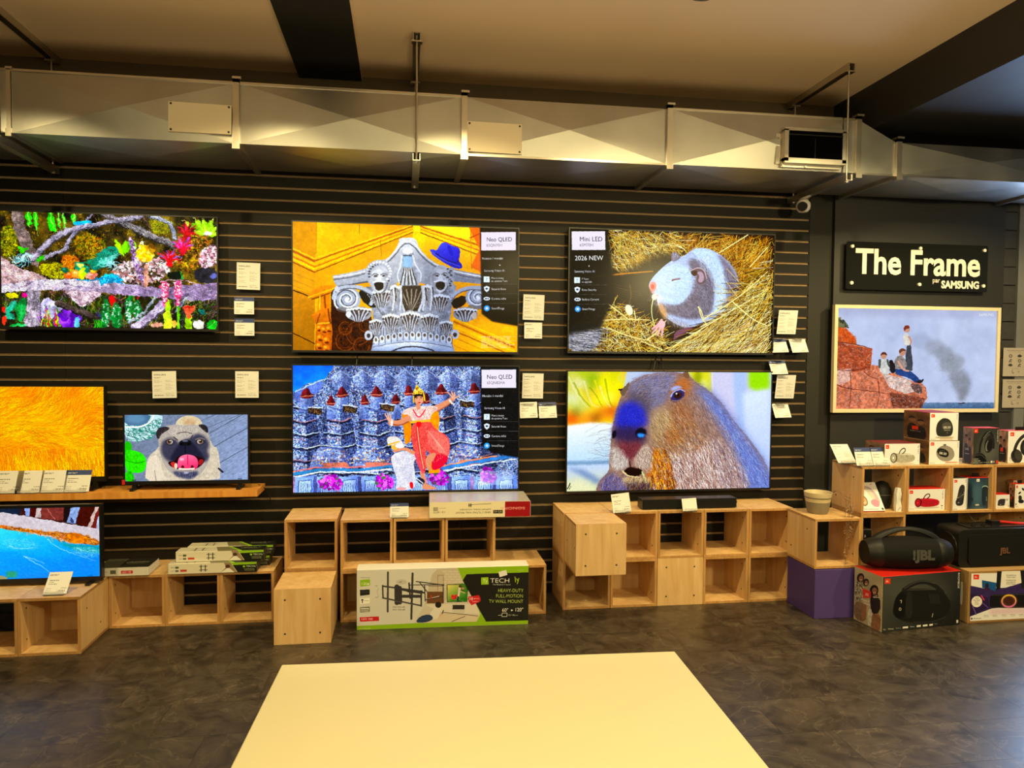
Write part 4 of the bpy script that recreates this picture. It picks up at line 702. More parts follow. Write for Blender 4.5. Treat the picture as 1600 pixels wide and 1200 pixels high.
def pic_capybara():
    c = Cv(1060, 600, [(889.2, 579.5), (1206, 583), (1201, 764), (883.8, 765.5)], (190, 205, 232), 11).fr(800, 560, 4)
    c.poly([(330, 70), (720, 70), (640, 420), (330, 420)], 0, g=((360, 100), (190, 196, 90), (620, 380), (240, 200, 40)))
    for x, y, r, cl in ((500, 130, 60, (140, 170, 30)), (620, 150, 80, (226, 226, 20)), (420, 150, 50, (226, 224, 180)), (560, 260, 60, (240, 226, 60)), (620, 330, 50, (236, 130, 40)), (420, 290, 60, (200, 210, 120)), (380, 370, 50, (226, 90, 30)), (470, 380, 60, (226, 150, 50)), (560, 340, 50, (206, 130, 40)), (520, 370, 26, (110, 50, 20)), (380, 240, 50, (220, 226, 190)), (450, 80, 40, (170, 190, 40)), (610, 230, 40, (250, 240, 90)), (640, 110, 40, (200, 200, 30)), (400, 330, 26, (110, 120, 40)), (620, 320, 18, (130, 40, 20))): c.ell(x, y, r, r * .8, cl, soft=22, a=.85)
    for k in range(9): c.line([(360 + k * 32, 110 + (k * 37) % 80), (400 + k * 30, 210 + (k * 23) % 90), (470 + k * 24, 300)], 12, [(236, 236, 200), (120, 140, 20), (240, 220, 60)][k % 3], 4, a=.5)
    c.poly([(330, 415), (480, 395), (640, 400), (640, 640), (330, 640)], 0, g=((400, 410), (240, 244, 250), (420, 640), (190, 218, 244)), soft=8); c.poly([(330, 635), (620, 630), (600, 660), (330, 665)], (130, 160, 190), soft=6); c.poly([(330, 660), (620, 655), (600, 840), (330, 840)], 0, g=((400, 670), (196, 212, 236), (400, 820), (210, 214, 170)), soft=6); c.poly([(330, 670), (450, 690), (560, 760), (520, 780), (420, 720)], (80, 110, 170), soft=14, a=.6); c.poly([(330, 760), (420, 745), (500, 800), (500, 840), (330, 840)], (226, 226, 190), soft=14, a=.8)
    c.line([(340, 805), (358, 772)], 6, (60, 60, 40)); c.line([(350, 810), (362, 790)], 4, (60, 60, 40))
    c.poly([(1100, 80), (1260, 85), (1250, 260), (1130, 150)], (206, 206, 60), soft=14); c.ell(1160, 120, 26, 40, (150, 160, 20), soft=12); c.ell(1200, 170, 24, 40, (226, 226, 120), soft=12)
    c.poly([(1240, 85), (1500, 88), (1490, 470), (1400, 440), (1250, 250)], (206, 206, 232), soft=12); c.poly([(1380, 85), (1470, 88), (1460, 460), (1400, 420)], (176, 196, 232), soft=12); c.line([(1250, 90), (1255, 250)], 8, (230, 226, 240), a=.6)
    c.poly([(1480, 88), (1610, 92), (1610, 200), (1530, 215), (1480, 180)], (150, 206, 30), soft=14); c.poly([(1440, 220), (1610, 190), (1610, 680), (1560, 640), (1460, 480)], 0, g=((1500, 220), (216, 228, 244), (1560, 620), (190, 206, 240)), soft=16)
    # ---- silhouette
    sil = [(512, 840), (525, 780), (560, 735), (600, 700), (600, 640), (612, 540), (620, 440), (640, 350), (668, 260), (700, 190), (760, 130), (850, 95), (960, 85), (1060, 88), (1110, 110), (1150, 150), (1230, 200), (1310, 280), (1370, 370), (1430, 450), (1500, 530), (1560, 620), (1600, 690), (1612, 840)]
    c.poly(sil, (146, 118, 106), sm=1, nz=.15)
    S = dict(sm=2)
    c.poly([(1130, 150), (1240, 210), (1340, 320), (1440, 470), (1570, 640), (1612, 740), (1612, 840), (1440, 840), (1400, 640), (1330, 480), (1230, 330), (1160, 230)], (112, 128, 192), soft=34, **S)
    c.poly([(900, 640), (1040, 560), (1260, 480), (1400, 640), (1470, 840), (880, 840), (870, 740)], (168, 140, 128), soft=34, **S); c.poly([(860, 560), (960, 600), (980, 740), (1000, 840), (870, 840), (830, 720)], (190, 104, 26), soft=26, **S); c.poly([(1010, 240), (1110, 300), (1140, 420), (1060, 520), (960, 560), (940, 440), (980, 330)], (156, 104, 64), soft=30, **S); c.poly([(960, 200), (1010, 130), (1080, 110), (1120, 160), (1090, 260), (1000, 250)], (170, 110, 66), soft=12, **S)
    c.poly([(700, 200), (780, 120), (900, 90), (1040, 90), (1000, 170), (960, 260), (880, 330), (820, 300), (760, 230)], (126, 122, 150), soft=16, **S); c.poly([(700, 220), (790, 170), (850, 190), (880, 300), (840, 360), (760, 330)], (96, 86, 98), soft=26, **S)
    c.poly([(860, 330), (960, 290), (1000, 400), (930, 500), (860, 560), (850, 440)], (170, 148, 118), soft=26, **S)
    c.poly([(640, 380), (664, 300), (700, 270), (770, 265), (830, 320), (845, 400), (800, 440), (700, 440), (640, 430)], (50, 54, 176), soft=20, **S); c.poly([(622, 450), (640, 420), (740, 420), (830, 430), (836, 500), (790, 540), (720, 530), (640, 510)], (40, 30, 74), soft=18, a=.85, **S)
    c.poly([(650, 500), (720, 520), (800, 500), (810, 560), (770, 620), (720, 640), (670, 600)], (110, 56, 66), soft=18, **S); c.poly([(604, 560), (650, 540), (700, 620), (730, 640), (700, 680), (640, 690), (602, 650)], (190, 180, 172), soft=8, **S); c.poly([(790, 560), (840, 520), (870, 600), (860, 690), (800, 690), (740, 640)], (186, 166, 150), soft=8, **S)
    c.poly([(560, 740), (620, 700), (700, 780), (860, 780), (900, 840), (512, 840)], (90, 84, 130), soft=14, **S); c.poly([(700, 750), (860, 760), (880, 840), (720, 840)], (60, 36, 26), soft=12, **S)
    def fa(p):
        q = p / c.k + [355, 78]; return np.degrees(np.arctan2(q[:, 1] - 330, (q[:, 0] - 760) * 1.1 + 40)) * .62 + 24
    c.fur(sil, 15000, fa, 26, 0, .5, 12, 1, sm=1, samp=.26)
    c.fur([(900, 600), (1260, 460), (1420, 640), (1500, 840), (880, 840), (850, 700)], 1500, 68, 54, [(236, 220, 214), (96, 66, 60), (250, 242, 240), (130, 96, 90), (190, 150, 136)], .75, 10, 2, sm=1, curve=.3)
    c.fur([(860, 540), (980, 560), (1010, 840), (860, 840)], 500, 78, 46, [(236, 140, 30), (120, 56, 6), (250, 180, 80), (80, 36, 6)], .75, 12, 2, sm=1); c.fur([(860, 330), (1000, 300), (1160, 420), (1240, 520), (1000, 620), (870, 620)], 1100, 52, 38, [(236, 216, 170), (110, 76, 46), (200, 140, 70), (90, 60, 40)], .7, 14, 1, sm=1)
    c.fur([(1150, 180), (1330, 320), (1560, 640), (1600, 830), (1460, 830), (1330, 500)], 1300, 62, 34, [(150, 172, 240), (70, 84, 150), (190, 206, 250), (110, 100, 130)], .65, 10, 1, sm=1); c.fur([(720, 130), (900, 92), (1060, 92), (980, 220), (860, 300)], 900, 150, 22, [(150, 160, 214), (70, 66, 90), (196, 186, 190), (110, 92, 84), (150, 120, 100)], .6, 22, 1, sm=1); c.fur([(645, 290), (780, 268), (835, 330), (830, 420), (650, 420)], 700, 100, 6, [(96, 104, 224), (26, 24, 120), (70, 78, 200), (60, 50, 90)], .6, 40, 1, sm=1)
    c.fur([(600, 560), (680, 540), (740, 640), (640, 700)], 420, 110, 24, [(246, 240, 232), (120, 100, 90)], .7, 16, 1, sm=1); c.fur([(780, 560), (870, 540), (870, 700), (770, 690)], 420, 70, 24, [(240, 230, 220), (110, 84, 70)], .7, 16, 1, sm=1); c.fur([(560, 730), (640, 690), (880, 770), (900, 840), (520, 840)], 500, 95, 34, [(206, 196, 190), (60, 50, 80), (120, 110, 170), (210, 160, 90)], .6, 16, 1, sm=1); c.fur([(660, 510), (800, 510), (760, 620), (700, 620)], 220, 100, 14, [(170, 90, 90), (70, 24, 34)], .7, 20, 1, sm=1)
    c.fur([(960, 200), (1130, 170), (1330, 420), (1420, 620), (1240, 560), (1080, 520), (1000, 400)], 1900, 58, 30, [(216, 196, 180), (104, 80, 74), (176, 140, 120), (150, 130, 140), (84, 60, 56)], .6, 12, 1, sm=1); c.fur([(1200, 460), (1400, 560), (1500, 840), (1300, 840)], 700, 66, 46, [(226, 214, 216), (110, 92, 110), (170, 160, 190), (90, 70, 70)], .65, 10, 1, sm=1)
    # mouth, nostrils, eye, ear
    c.poly([(684, 700), (720, 672), (760, 680), (806, 690), (808, 715), (770, 735), (720, 730)], (30, 14, 12), sm=2, soft=3); c.line([(684, 702), (720, 735), (790, 738)], 9, (226, 206, 150), 5); c.line([(728, 640), (732, 676)], 7, (60, 26, 26)); c.line([(806, 706), (822, 745), (830, 774)], 9, (196, 216, 150), 5); c.fur([(680, 730), (860, 735), (860, 760), (690, 760)], 160, 92, 22, [(240, 222, 170), (190, 160, 100)], .8, 16, 1, sm=0)
    c.ell(800, 462, 34, 30, (14, 10, 30), rot=-20, soft=4); c.poly([(772, 470), (800, 462), (832, 470), (815, 492), (785, 490)], (70, 150, 230), sm=2, soft=4); c.ell(634, 470, 13, 26, (14, 10, 30), rot=10, soft=3)
    c.poly([(985, 250), (1005, 210), (1040, 190), (1075, 205), (1078, 235), (1040, 268), (1000, 270)], (58, 50, 100), sm=2, soft=4); c.ell(1034, 230, 25, 21, (40, 22, 18)); c.ell(1038, 228, 14, 14, (90, 36, 20)); c.ell(1036, 230, 9, 10, (12, 8, 8)); c.ell(1026, 220, 6, 4, (225, 230, 250)); c.line([(990, 236), (1010, 205), (1045, 190), (1080, 206)], 8, (176, 186, 236), 4); c.line([(1000, 262), (1040, 266), (1078, 238)], 5, (150, 120, 110), 3); c.poly([(990, 190), (1030, 165), (1070, 185), (1030, 186), (1000, 205)], (170, 184, 240), sm=2, soft=4)
    c.poly([(668, 190), (700, 180), (740, 130), (720, 200), (690, 240)], (110, 92, 76), sm=1); c.ell(676, 192, 12, 6, (40, 20, 20)); c.poly([(1060, 90), (1110, 85), (1106, 130), (1080, 120)], (120, 90, 70), sm=1)
    for k in range(26): x, y = c.rg.uniform(605, 640), c.rg.uniform(400, 640); c.line([(x, y), (x - 60, y + c.rg.uniform(-20, 20)), (x - c.rg.uniform(90, 160), y + c.rg.uniform(-60, 50))], 2.2, (120, 100, 110), 1, a=.55)
    for k in range(10): c.line([(700 + k * 6, 170 - k * 8), (660 + k * 5, 120 - k * 7)], 2.5, (200, 200, 190), 1, a=.7)
    c.warp(3, 10); c.grain(.04, 6); return c

def pic_pug():
    c = Cv(780, 420, [(195, 647.5), (387.5, 648.3), (387, 750), (195.5, 751.3)], (130, 142, 165), 13).fr(0, 560, 4)
    c.poly([(770, 340), (1560, 340), (1560, 780), (770, 780)], 0, g=((800, 350), (112, 122, 140), (1500, 740), (150, 166, 200)), nz=.15)
    for k in range(6): c.line([(1150 + k * 110, 350), (900 + k * 110, 780)] if 0 else [(1180, 480 - k * 60), (1560, 330 - k * 60)], 4, (80, 88, 104), a=.7)
    for y0 in (420, 520, 640): c.line([(1290, y0 + 60), (1560, y0 - 90)], 5, (84, 92, 110))
    c.fur([(1000, 345), (1560, 345), (1560, 770), (1380, 770)], 1100, -28, 60, [(160, 176, 205), (96, 106, 128), (180, 192, 216), (80, 88, 106)], .45, 5, sm=0); c.fur([(780, 480), (1000, 480), (1000, 770), (780, 770)], 300, -20, 50, [(150, 166, 190), (84, 94, 112)], .45, 8, sm=0)
    c.poly([(780, 345), (1018, 345), (1015, 400), (985, 460), (930, 500), (860, 518), (780, 512)], (196, 226, 230), sm=1); c.fur([(785, 415), (1005, 370), (980, 460), (900, 510), (785, 505)], 170, 25, 26, [(40, 120, 110), (60, 150, 120), (30, 90, 90)], .9, 30, 3, sm=0); c.poly([(780, 345), (950, 345), (930, 395), (880, 420), (780, 415)], (86, 116, 146), sm=1); c.ell(850, 375, 60, 30, (120, 160, 190), a=.6, soft=10); c.line([(780, 425), (880, 430), (945, 395), (965, 345)], 10, (236, 248, 250))
    c.poly([(780, 510), (815, 520), (830, 560), (790, 600), (780, 600)], (40, 170, 20), sm=1); c.poly([(780, 570), (830, 570), (890, 590), (915, 630), (910, 690), (880, 715), (820, 712), (780, 690)], (50, 205, 16), sm=1, nz=.25); c.poly([(780, 700), (830, 705), (842, 768), (780, 768)], (40, 180, 14), sm=1, nz=.3); c.fur([(780, 575), (880, 590), (910, 690), (790, 700)], 400, 40, 10, [(120, 240, 60), (20, 130, 8)], .5, 60, sm=1); c.line([(800, 640), (860, 655), (905, 640)], 4, (20, 120, 8))
    # body
    c.poly([(1095, 420), (1110, 380), (1160, 356), (1220, 360), (1262, 390), (1268, 430), (1200, 450), (1120, 445)], (214, 200, 170), sm=2, nz=.15); c.ell(1185, 400, 40, 22, (186, 150, 110), soft=12, a=.7)
    c.poly([(905, 770), (910, 680), (925, 610), (990, 560), (1010, 500), (1310, 500), (1330, 550), (1360, 560), (1372, 640), (1375, 700), (1372, 770)], (206, 196, 178), sm=1, nz=.12); c.line([(1365, 690), (1390, 712)], 12, (40, 40, 46)); c.poly([(905, 770), (915, 660), (940, 610), (985, 600), (1010, 690), (1040, 770)], (224, 214, 196), sm=1); c.line([(965, 700), (975, 770)], 5, (150, 136, 120)); c.fur([(915, 610), (1360, 600), (1372, 768), (905, 768)], 1100, 90, 18, [(236, 228, 210), (170, 150, 126), (196, 180, 156)], .5, 20, sm=0)
    # head
    hd = [(985, 470), (1010, 430), (1080, 412), (1160, 418), (1230, 412), (1290, 440), (1312, 490), (1315, 560), (1305, 640), (1270, 710), (1200, 752), (1130, 745), (1060, 715), (1015, 650), (995, 570)]
    c.poly(hd, (176, 168, 160), sm=2); c.poly([(1040, 430), (1150, 420), (1260, 430), (1220, 490), (1150, 510), (1080, 500)], (190, 182, 172), sm=2, soft=8)
    c.poly([(975, 455), (1000, 428), (1050, 425), (1065, 440), (1010, 470), (990, 510), (976, 485)], (52, 46, 50), sm=1); c.poly([(1235, 415), (1275, 412), (1300, 430), (1303, 470), (1285, 462), (1260, 440)], (46, 42, 46), sm=1)
    c.poly([(1010, 520), (1060, 490), (1100, 505), (1120, 540), (1150, 505), (1190, 500), (1230, 465), (1285, 490), (1310, 540), (1290, 580), (1310, 610), (1290, 650), (1240, 640), (1230, 600), (1170, 590), (1110, 600), (1090, 650), (1040, 640), (1005, 590)], (66, 66, 84), sm=2, soft=8)
    c.poly([(1050, 640), (1100, 560), (1130, 520), (1200, 515), (1240, 570), (1290, 640), (1240, 650), (1170, 600), (1110, 640)], (38, 38, 56), sm=2, soft=6)
    c.fur(hd, 1900, lambda p: np.degrees(np.arctan2(p[:, 1] / c.k + 345 - 540, p[:, 0] / c.k + 780 - 1160)), 12, 0, .5, 18, 1, sm=2, samp=.3); c.fur([(1060, 425), (1250, 420), (1210, 480), (1100, 490)], 350, 90, 12, [(240, 232, 220), (90, 84, 84), (150, 140, 132)], .6, 30, 1, sm=1)
    c.line([(1105, 470), (1150, 458), (1200, 470)], 5, (90, 80, 80)); c.line([(1085, 490), (1110, 510)], 6, (60, 52, 56)); c.line([(1205, 480), (1190, 505)], 6, (60, 52, 56))
    for x in (1062, 1250): c.ell(x, 520, 27, 21, (40, 36, 44), soft=4); s_ = -1 if x < 1150 else 1; c.ell(x, 521, 19, 15, (176, 170, 166)); c.ell(x + 4 * s_, 520, 13, 14, (104, 78, 58)); c.ell(x + 4 * s_, 519, 7, 8, (22, 18, 18)); c.ell(x, 514, 4, 3, (240, 244, 250)); c.line([(x - 28, 508), (x, 496), (x + 28, 508)], 5, (140, 130, 130))
    c.poly([(1115, 525), (1140, 508), (1180, 508), (1200, 525), (1190, 548), (1158, 545), (1125, 548)], (22, 22, 32), sm=2); c.ell(1132, 534, 9, 7, (4, 4, 8)); c.ell(1180, 534, 9, 7, (4, 4, 8)); c.ell(1157, 516, 18, 5, (110, 114, 136)); c.line([(1157, 548), (1157, 600)], 6, (20, 20, 32))
    c.poly([(1045, 645), (1090, 640), (1110, 610), (1170, 596), (1230, 612), (1280, 628), (1270, 660), (1230, 690), (1170, 705), (1100, 690), (1060, 672)], (36, 16, 20), sm=1)
    c.poly([(1060, 650), (1095, 645), (1105, 690), (1080, 684)], (190, 60, 60), sm=1); c.poly([(1240, 632), (1275, 632), (1262, 662), (1240, 672)], (150, 40, 44), sm=1); c.ell(1098, 672, 10, 18, (230, 214, 190))
    c.poly([(1108, 650), (1120, 612), (1170, 597), (1222, 612), (1238, 645), (1235, 680), (1210, 702), (1170, 690), (1130, 702), (1110, 685)], 0, g=((1150, 600), (240, 130, 165), (1170, 700), (214, 60, 110)), sm=2); c.line([(1172, 605), (1172, 665)], 7, (190, 40, 90), 4); c.ell(1140, 680, 10, 12, (90, 20, 34)); c.ell(1200, 680, 10, 12, (90, 20, 34)); c.ell(1135, 630, 14, 9, (255, 190, 210), soft=3)
    c.line([(1120, 690), (1165, 694), (1210, 690)], 11, (236, 228, 214)); c.poly([(1070, 700), (1165, 715), (1250, 700), (1210, 755), (1150, 752), (1100, 735)], (64, 66, 92), sm=2, soft=6); c.fur([(1080, 702), (1250, 702), (1200, 752), (1110, 745)], 240, 90, 12, [(190, 190, 206), (40, 40, 60)], .6, 24, sm=1); c.ell(1163, 715, 16, 6, (190, 190, 210), soft=3)
    c.grain(.05, 8); return c

def pic_fur():
    c = Cv(800, 450, None, (222, 158, 6), 15)
    n = fbm(c.h, c.w, 150, 4, 8)[..., None]; c.a += (n - .5) * np.array([.12, .45, 0])
    A = fbm(c.h, c.w, 200, 3, 21); B = fbm(c.h, c.w, 90, 3, 33)
    an = lambda p: -28 + 170 * (A[p[:, 1].astype(int), p[:, 0].astype(int)] - .45)
    Y = [(252, 206, 10), (240, 176, 6), (214, 130, 4), (255, 220, 50), (196, 128, 4), (236, 120, 10), (176, 104, 6)]
    full = [(0, 0), (800, 0), (800, 450), (0, 450)]
    c.fur(full, 5200, an, 55, Y, .42, 9, 2, sm=0, curve=.5); c.fur(full, 4200, an, 40, Y, .6, 12, 1, sm=0, curve=.6)
    c.fur([(0, 290), (800, 310), (800, 450), (0, 450)], 2200, 82, 60, Y, .5, 9, 2, sm=0, curve=.4)
    for x, y, r in ((430, 30, 80), (250, 330, 90), (390, 300, 70), (700, 120, 100), (320, 400, 60), (560, 330, 80), (640, 40, 70)): c.ell(x, y, r, r * .4, (236, 110, 4), soft=30, a=.38)
    for x, y, r in ((520, 150, 90), (360, 160, 80), (620, 260, 90), (740, 330, 80), (480, 400, 90)): c.ell(x, y, r, r * .4, (255, 206, 6), soft=30, a=.3)
    return c

def pic_beach():
    c = Cv(700, 394, [(-70, 797), (155.5, 791), (155.7, 898.5), (-70, 909)], (20, 165, 225), 17).fr(0, 780, 4)
    c.poly([(-300, 20), (640, 20), (640, 190), (400, 150), (200, 120), (-300, 60)], (60, 30, 26), nz=.4)
    for P, cl in (([(-290, 40), (0, 50), (130, 60), (130, 100), (-290, 70)], (30, 40, 60)), ([(155, 55), (195, 55), (190, 105), (165, 100)], (150, 170, 220)), ([(195, 50), (235, 50), (225, 110), (190, 106)], (70, 20, 16)), ([(235, 55), (262, 52), (262, 112), (225, 110)], (196, 180, 180)), ([(262, 50), (410, 48), (395, 130), (265, 118)], (120, 58, 54)), ([(410, 45), (445, 45), (420, 140), (395, 132)], (30, 20, 22)), ([(445, 50), (505, 45), (475, 150), (420, 142)], (150, 172, 216)), ([(505, 45), (600, 45), (548, 165), (478, 152)], (66, 22, 18)), ([(598, 45), (618, 45), (568, 175), (550, 170)], (200, 176, 170)), ([(618, 45), (640, 45), (640, 190), (572, 176)], (110, 40, 34)), ([(610, 110), (640, 90), (640, 190), (600, 182)], (180, 190, 214))): c.poly(P, cl, nz=.25)
    c.line([(300, 60), (345, 122)], 5, (170, 110, 100)); c.poly([(435, 140), (455, 100), (470, 148)], (60, 70, 110), sm=1)
    c.poly([(-300, 62), (0, 82), (200, 108), (400, 145), (640, 186), (640, 300), (300, 260), (-300, 200)], (206, 198, 205), nz=.12); c.fur([(-300, 70), (640, 190), (640, 280), (-300, 190)], 700, 8, 8, [(240, 234, 236), (160, 150, 160), (190, 170, 160)], .5, 40, sm=0)
    c.poly([(-300, 120), (0, 178), (100, 190), (240, 222), (330, 235), (400, 262), (470, 280), (560, 270), (640, 290), (640, 520), (-300, 520)], 0, g=((100, 190), (70, 205, 225), (200, 500), (4, 130, 226)), sm=1)
    c.poly([(-300, 108), (0, 158), (100, 176), (240, 196), (420, 204), (520, 215), (640, 262), (640, 285), (520, 272), (440, 272), (400, 240), (240, 214), (80, 196), (-300, 130)], (170, 96, 40), sm=1, nz=.6); c.fur([(0, 158), (240, 196), (420, 204), (520, 215), (630, 262), (520, 272), (440, 272), (240, 216), (60, 190)], 500, 15, 18, [(226, 130, 20), (120, 60, 20), (200, 150, 110), (240, 170, 40)], .8, 40, 2, sm=0); c.poly([(410, 215), (470, 205), (540, 225), (560, 265), (470, 272), (430, 255)], (206, 120, 10), sm=2, nz=.5)
    c.poly([(370, 262), (470, 285), (640, 280), (640, 340), (480, 320), (400, 290)], (14, 150, 165), sm=2, soft=8); c.poly([(-300, 300), (100, 330), (300, 380), (640, 360), (640, 520), (-300, 520)], (6, 140, 232), soft=20, a=.6)
    c.fur([(20, 240), (230, 260), (240, 320), (20, 310)], 500, 20, 12, [(180, 240, 250), (120, 225, 245)], .5, 60, sm=1); c.fur([(440, 290), (620, 300), (620, 360), (460, 340)], 260, 10, 14, [(220, 246, 250), (150, 226, 236)], .6, 50, sm=1)
    for P in ([(150, 355), (200, 390), (260, 410), (300, 450), (340, 470)], [(160, 360), (230, 380), (280, 400)], [(480, 300), (520, 320), (600, 318)], [(60, 290), (120, 312), (220, 300)], [(300, 250), (360, 300), (470, 340), (600, 380)]): c.line(P, 6, (190, 240, 252), 2, a=.7)
    c.fur([(-200, 230), (620, 310), (620, 470), (-200, 500)], 900, 12, 26, [(60, 200, 240), (10, 120, 215), (110, 220, 245)], .35, 20, sm=0)
    c.poly([(40, 450), (110, 455), (100, 490), (40, 492)], (60, 150, 120), soft=6); c.poly([(-300, 470), (50, 478), (40, 520), (-300, 520)], (150, 150, 110), sm=1)
    c.warp(6, 20); c.grain(.08, 8); return c

def pic_watercolour():
    """a plain seaside watercolour: rust cliff, pale sky, a few small figures, a plume of smoke"""
    c = Cv(1040, 590, [(1308, 480.5), (1556.3, 487), (1553.8, 639), (1305, 638)], (192, 202, 228), 19).fr(1200, 300, 4)
    n = fbm(c.h, c.w, 180, 5, 5)[..., None]; c.a += (n - .5) * np.array([.10, .09, .06])
    c.poly([(420, 720), (1430, 745), (1430, 800), (420, 770)], (168, 172, 200), soft=16, a=.5)
    for x, y, r, cl in ((960, 930, 60, (170, 180, 206)), (1040, 970, 60, (158, 164, 180)), (1100, 1010, 60, (146, 152, 166)), (1130, 1080, 60, (146, 150, 160)), (1170, 1060, 60, (150, 156, 168)), (1190, 1150, 60, (140, 144, 154)), (1210, 1200, 60, (136, 140, 150)), (1220, 1250, 40, (130, 132, 142)), (1215, 1290, 24, (120, 120, 128))): c.ell(x, y, r, r * .8, cl, soft=12, a=.75)
    c.fur([(1010, 940), (1150, 980), (1260, 1120), (1270, 1230), (1215, 1310), (1150, 1230), (1060, 1100)], 500, 60, 24, [(120, 124, 136), (176, 182, 196), (104, 106, 116)], .35, 70, sm=1, curve=2.)
    c.poly([(900, 1316), (1420, 1318), (1420, 1360), (900, 1360)], 0, g=((1100, 1316), (112, 134, 162), (1100, 1356), (80, 106, 140)), nz=.2); c.line([(1195, 1322), (1235, 1322)], 5, (50, 50, 60))
    cl_ = [(415, 800), (440, 780), (468, 800), (480, 850), (520, 880), (548, 905), (556, 950), (600, 960), (650, 975), (645, 1080), (690, 1080), (720, 1130), (800, 1130), (850, 1160), (900, 1180), (960, 1195), (990, 1220), (998, 1290), (960, 1340), (960, 1360), (415, 1360)]
    c.poly(cl_, (194, 124, 98), nz=.4)
    c.poly([(415, 810), (470, 830), (540, 900), (550, 945), (415, 930)], (190, 92, 44), nz=.3); c.poly([(430, 935), (650, 980), (640, 1110), (520, 1120), (430, 1100)], (160, 84, 58), nz=.35); c.poly([(415, 1110), (520, 1100), (520, 1170), (450, 1200), (415, 1190)], (214, 178, 164), nz=.3); c.poly([(690, 1090), (760, 1140), (880, 1170), (940, 1240), (860, 1260), (760, 1220)], (206, 190, 184), nz=.35); c.poly([(760, 1250), (900, 1270), (985, 1290), (960, 1350), (780, 1350)], (110, 66, 54), nz=.4); c.poly([(880, 1195), (960, 1200), (970, 1260), (930, 1260)], (90, 76, 76), sm=1, nz=.3)
    c.fur(cl_, 1500, 8, 12, [(226, 150, 112), (130, 70, 56), (236, 212, 200), (160, 88, 62), (206, 130, 96), (190, 170, 176)], .4, 45, 2, sm=0)
    for P in ([(430, 932), (540, 945), (648, 978)], [(420, 1105), (520, 1115), (640, 1090)], [(515, 1120), (520, 1240), (510, 1350)], [(425, 1200), (520, 1230), (640, 1240), (760, 1260)], [(690, 1180), (700, 1260), (680, 1350)], [(600, 1120), (640, 1150), (690, 1170)]): c.line(P, 6, (84, 40, 34), 3, a=.75)
    c.dots([(432, 780), (470, 800), (510, 850), (470, 840), (435, 830)], 40, 7, [(90, 96, 70), (60, 66, 50), (120, 120, 90)])
    # small figures, loosely brushed
    c.poly([(868, 950), (892, 950), (904, 1060), (902, 1118), (858, 1112), (860, 1010)], (70, 74, 82), nz=.2); c.poly([(845, 885), (872, 880), (890, 920), (888, 955), (860, 958), (840, 930)], (216, 212, 204), sm=1, nz=.15); c.line([(880, 905), (895, 935), (890, 948)], 12, (196, 150, 130), 8); c.ell(866, 855, 20, 22, (190, 150, 132)); c.poly([(844, 850), (852, 834), (880, 834), (884, 850), (862, 852), (850, 868)], (120, 60, 46), sm=1)
    c.poly([(790, 1100), (850, 1100), (905, 1125), (945, 1165), (965, 1180), (935, 1200), (880, 1160), (800, 1140)], (52, 76, 126), sm=1, nz=.2); c.poly([(800, 1030), (835, 1015), (862, 1050), (870, 1100), (800, 1110), (785, 1070)], (150, 140, 138), sm=1, nz=.35); c.line([(815, 1060), (845, 1110), (880, 1118)], 14, (206, 160, 140), 9); c.ell(840, 1000, 20, 22, (188, 146, 124)); c.poly([(815, 998), (824, 975), (856, 978), (862, 992), (838, 992), (824, 1010)], (106, 70, 56), sm=1); c.poly([(925, 1180), (960, 1175), (975, 1165), (972, 1185), (940, 1200)], (50, 40, 44), sm=1)
    c.poly([(700, 1040), (742, 1040), (764, 1120), (755, 1138), (706, 1130), (692, 1090)], (206, 206, 204), sm=1, nz=.2); c.poly([(690, 1045), (705, 1035), (706, 1100), (690, 1100)], (84, 92, 86), sm=1); c.poly([(740, 1038), (752, 1045), (762, 1090), (748, 1090)], (84, 92, 86), sm=1); c.ell(724, 1022, 17, 19, (196, 150, 128)); c.poly([(702, 1020), (710, 998), (738, 998), (746, 1020), (730, 1012), (712, 1016)], (96, 50, 40), sm=1); c.poly([(755, 1065), (778, 1050), (795, 1080), (800, 1130), (765, 1130)], (40, 36, 42), sm=1); c.ell(770, 1060, 14, 14, (40, 26, 26))
    c.warp(4, 16); c.mottle(.05, 60)
    c.text('SAMSUNG', 1316, 778, 17, (236, 240, 248), sx=.85)
    return c
# ---------------------------------------------------------------- printed cartons, cards and boards
CREAM = (232, 234, 242); JR = (226, 52, 22)
def logo(c, x, y, s, bg=JR, fg=(250, 244, 236)):
    c.rect(x, y, x + s, y + s * .92, bg); c.text('JBL', x + s * .18, y + s * .62, s * .3, fg)
def box_print(w, h, bg, seed=1): return Cv(w, h, None, bg, seed)
def side_words(c, t, x, y, s, col=(40, 40, 40)): c.text(t, x, y, s, col, rot=90)

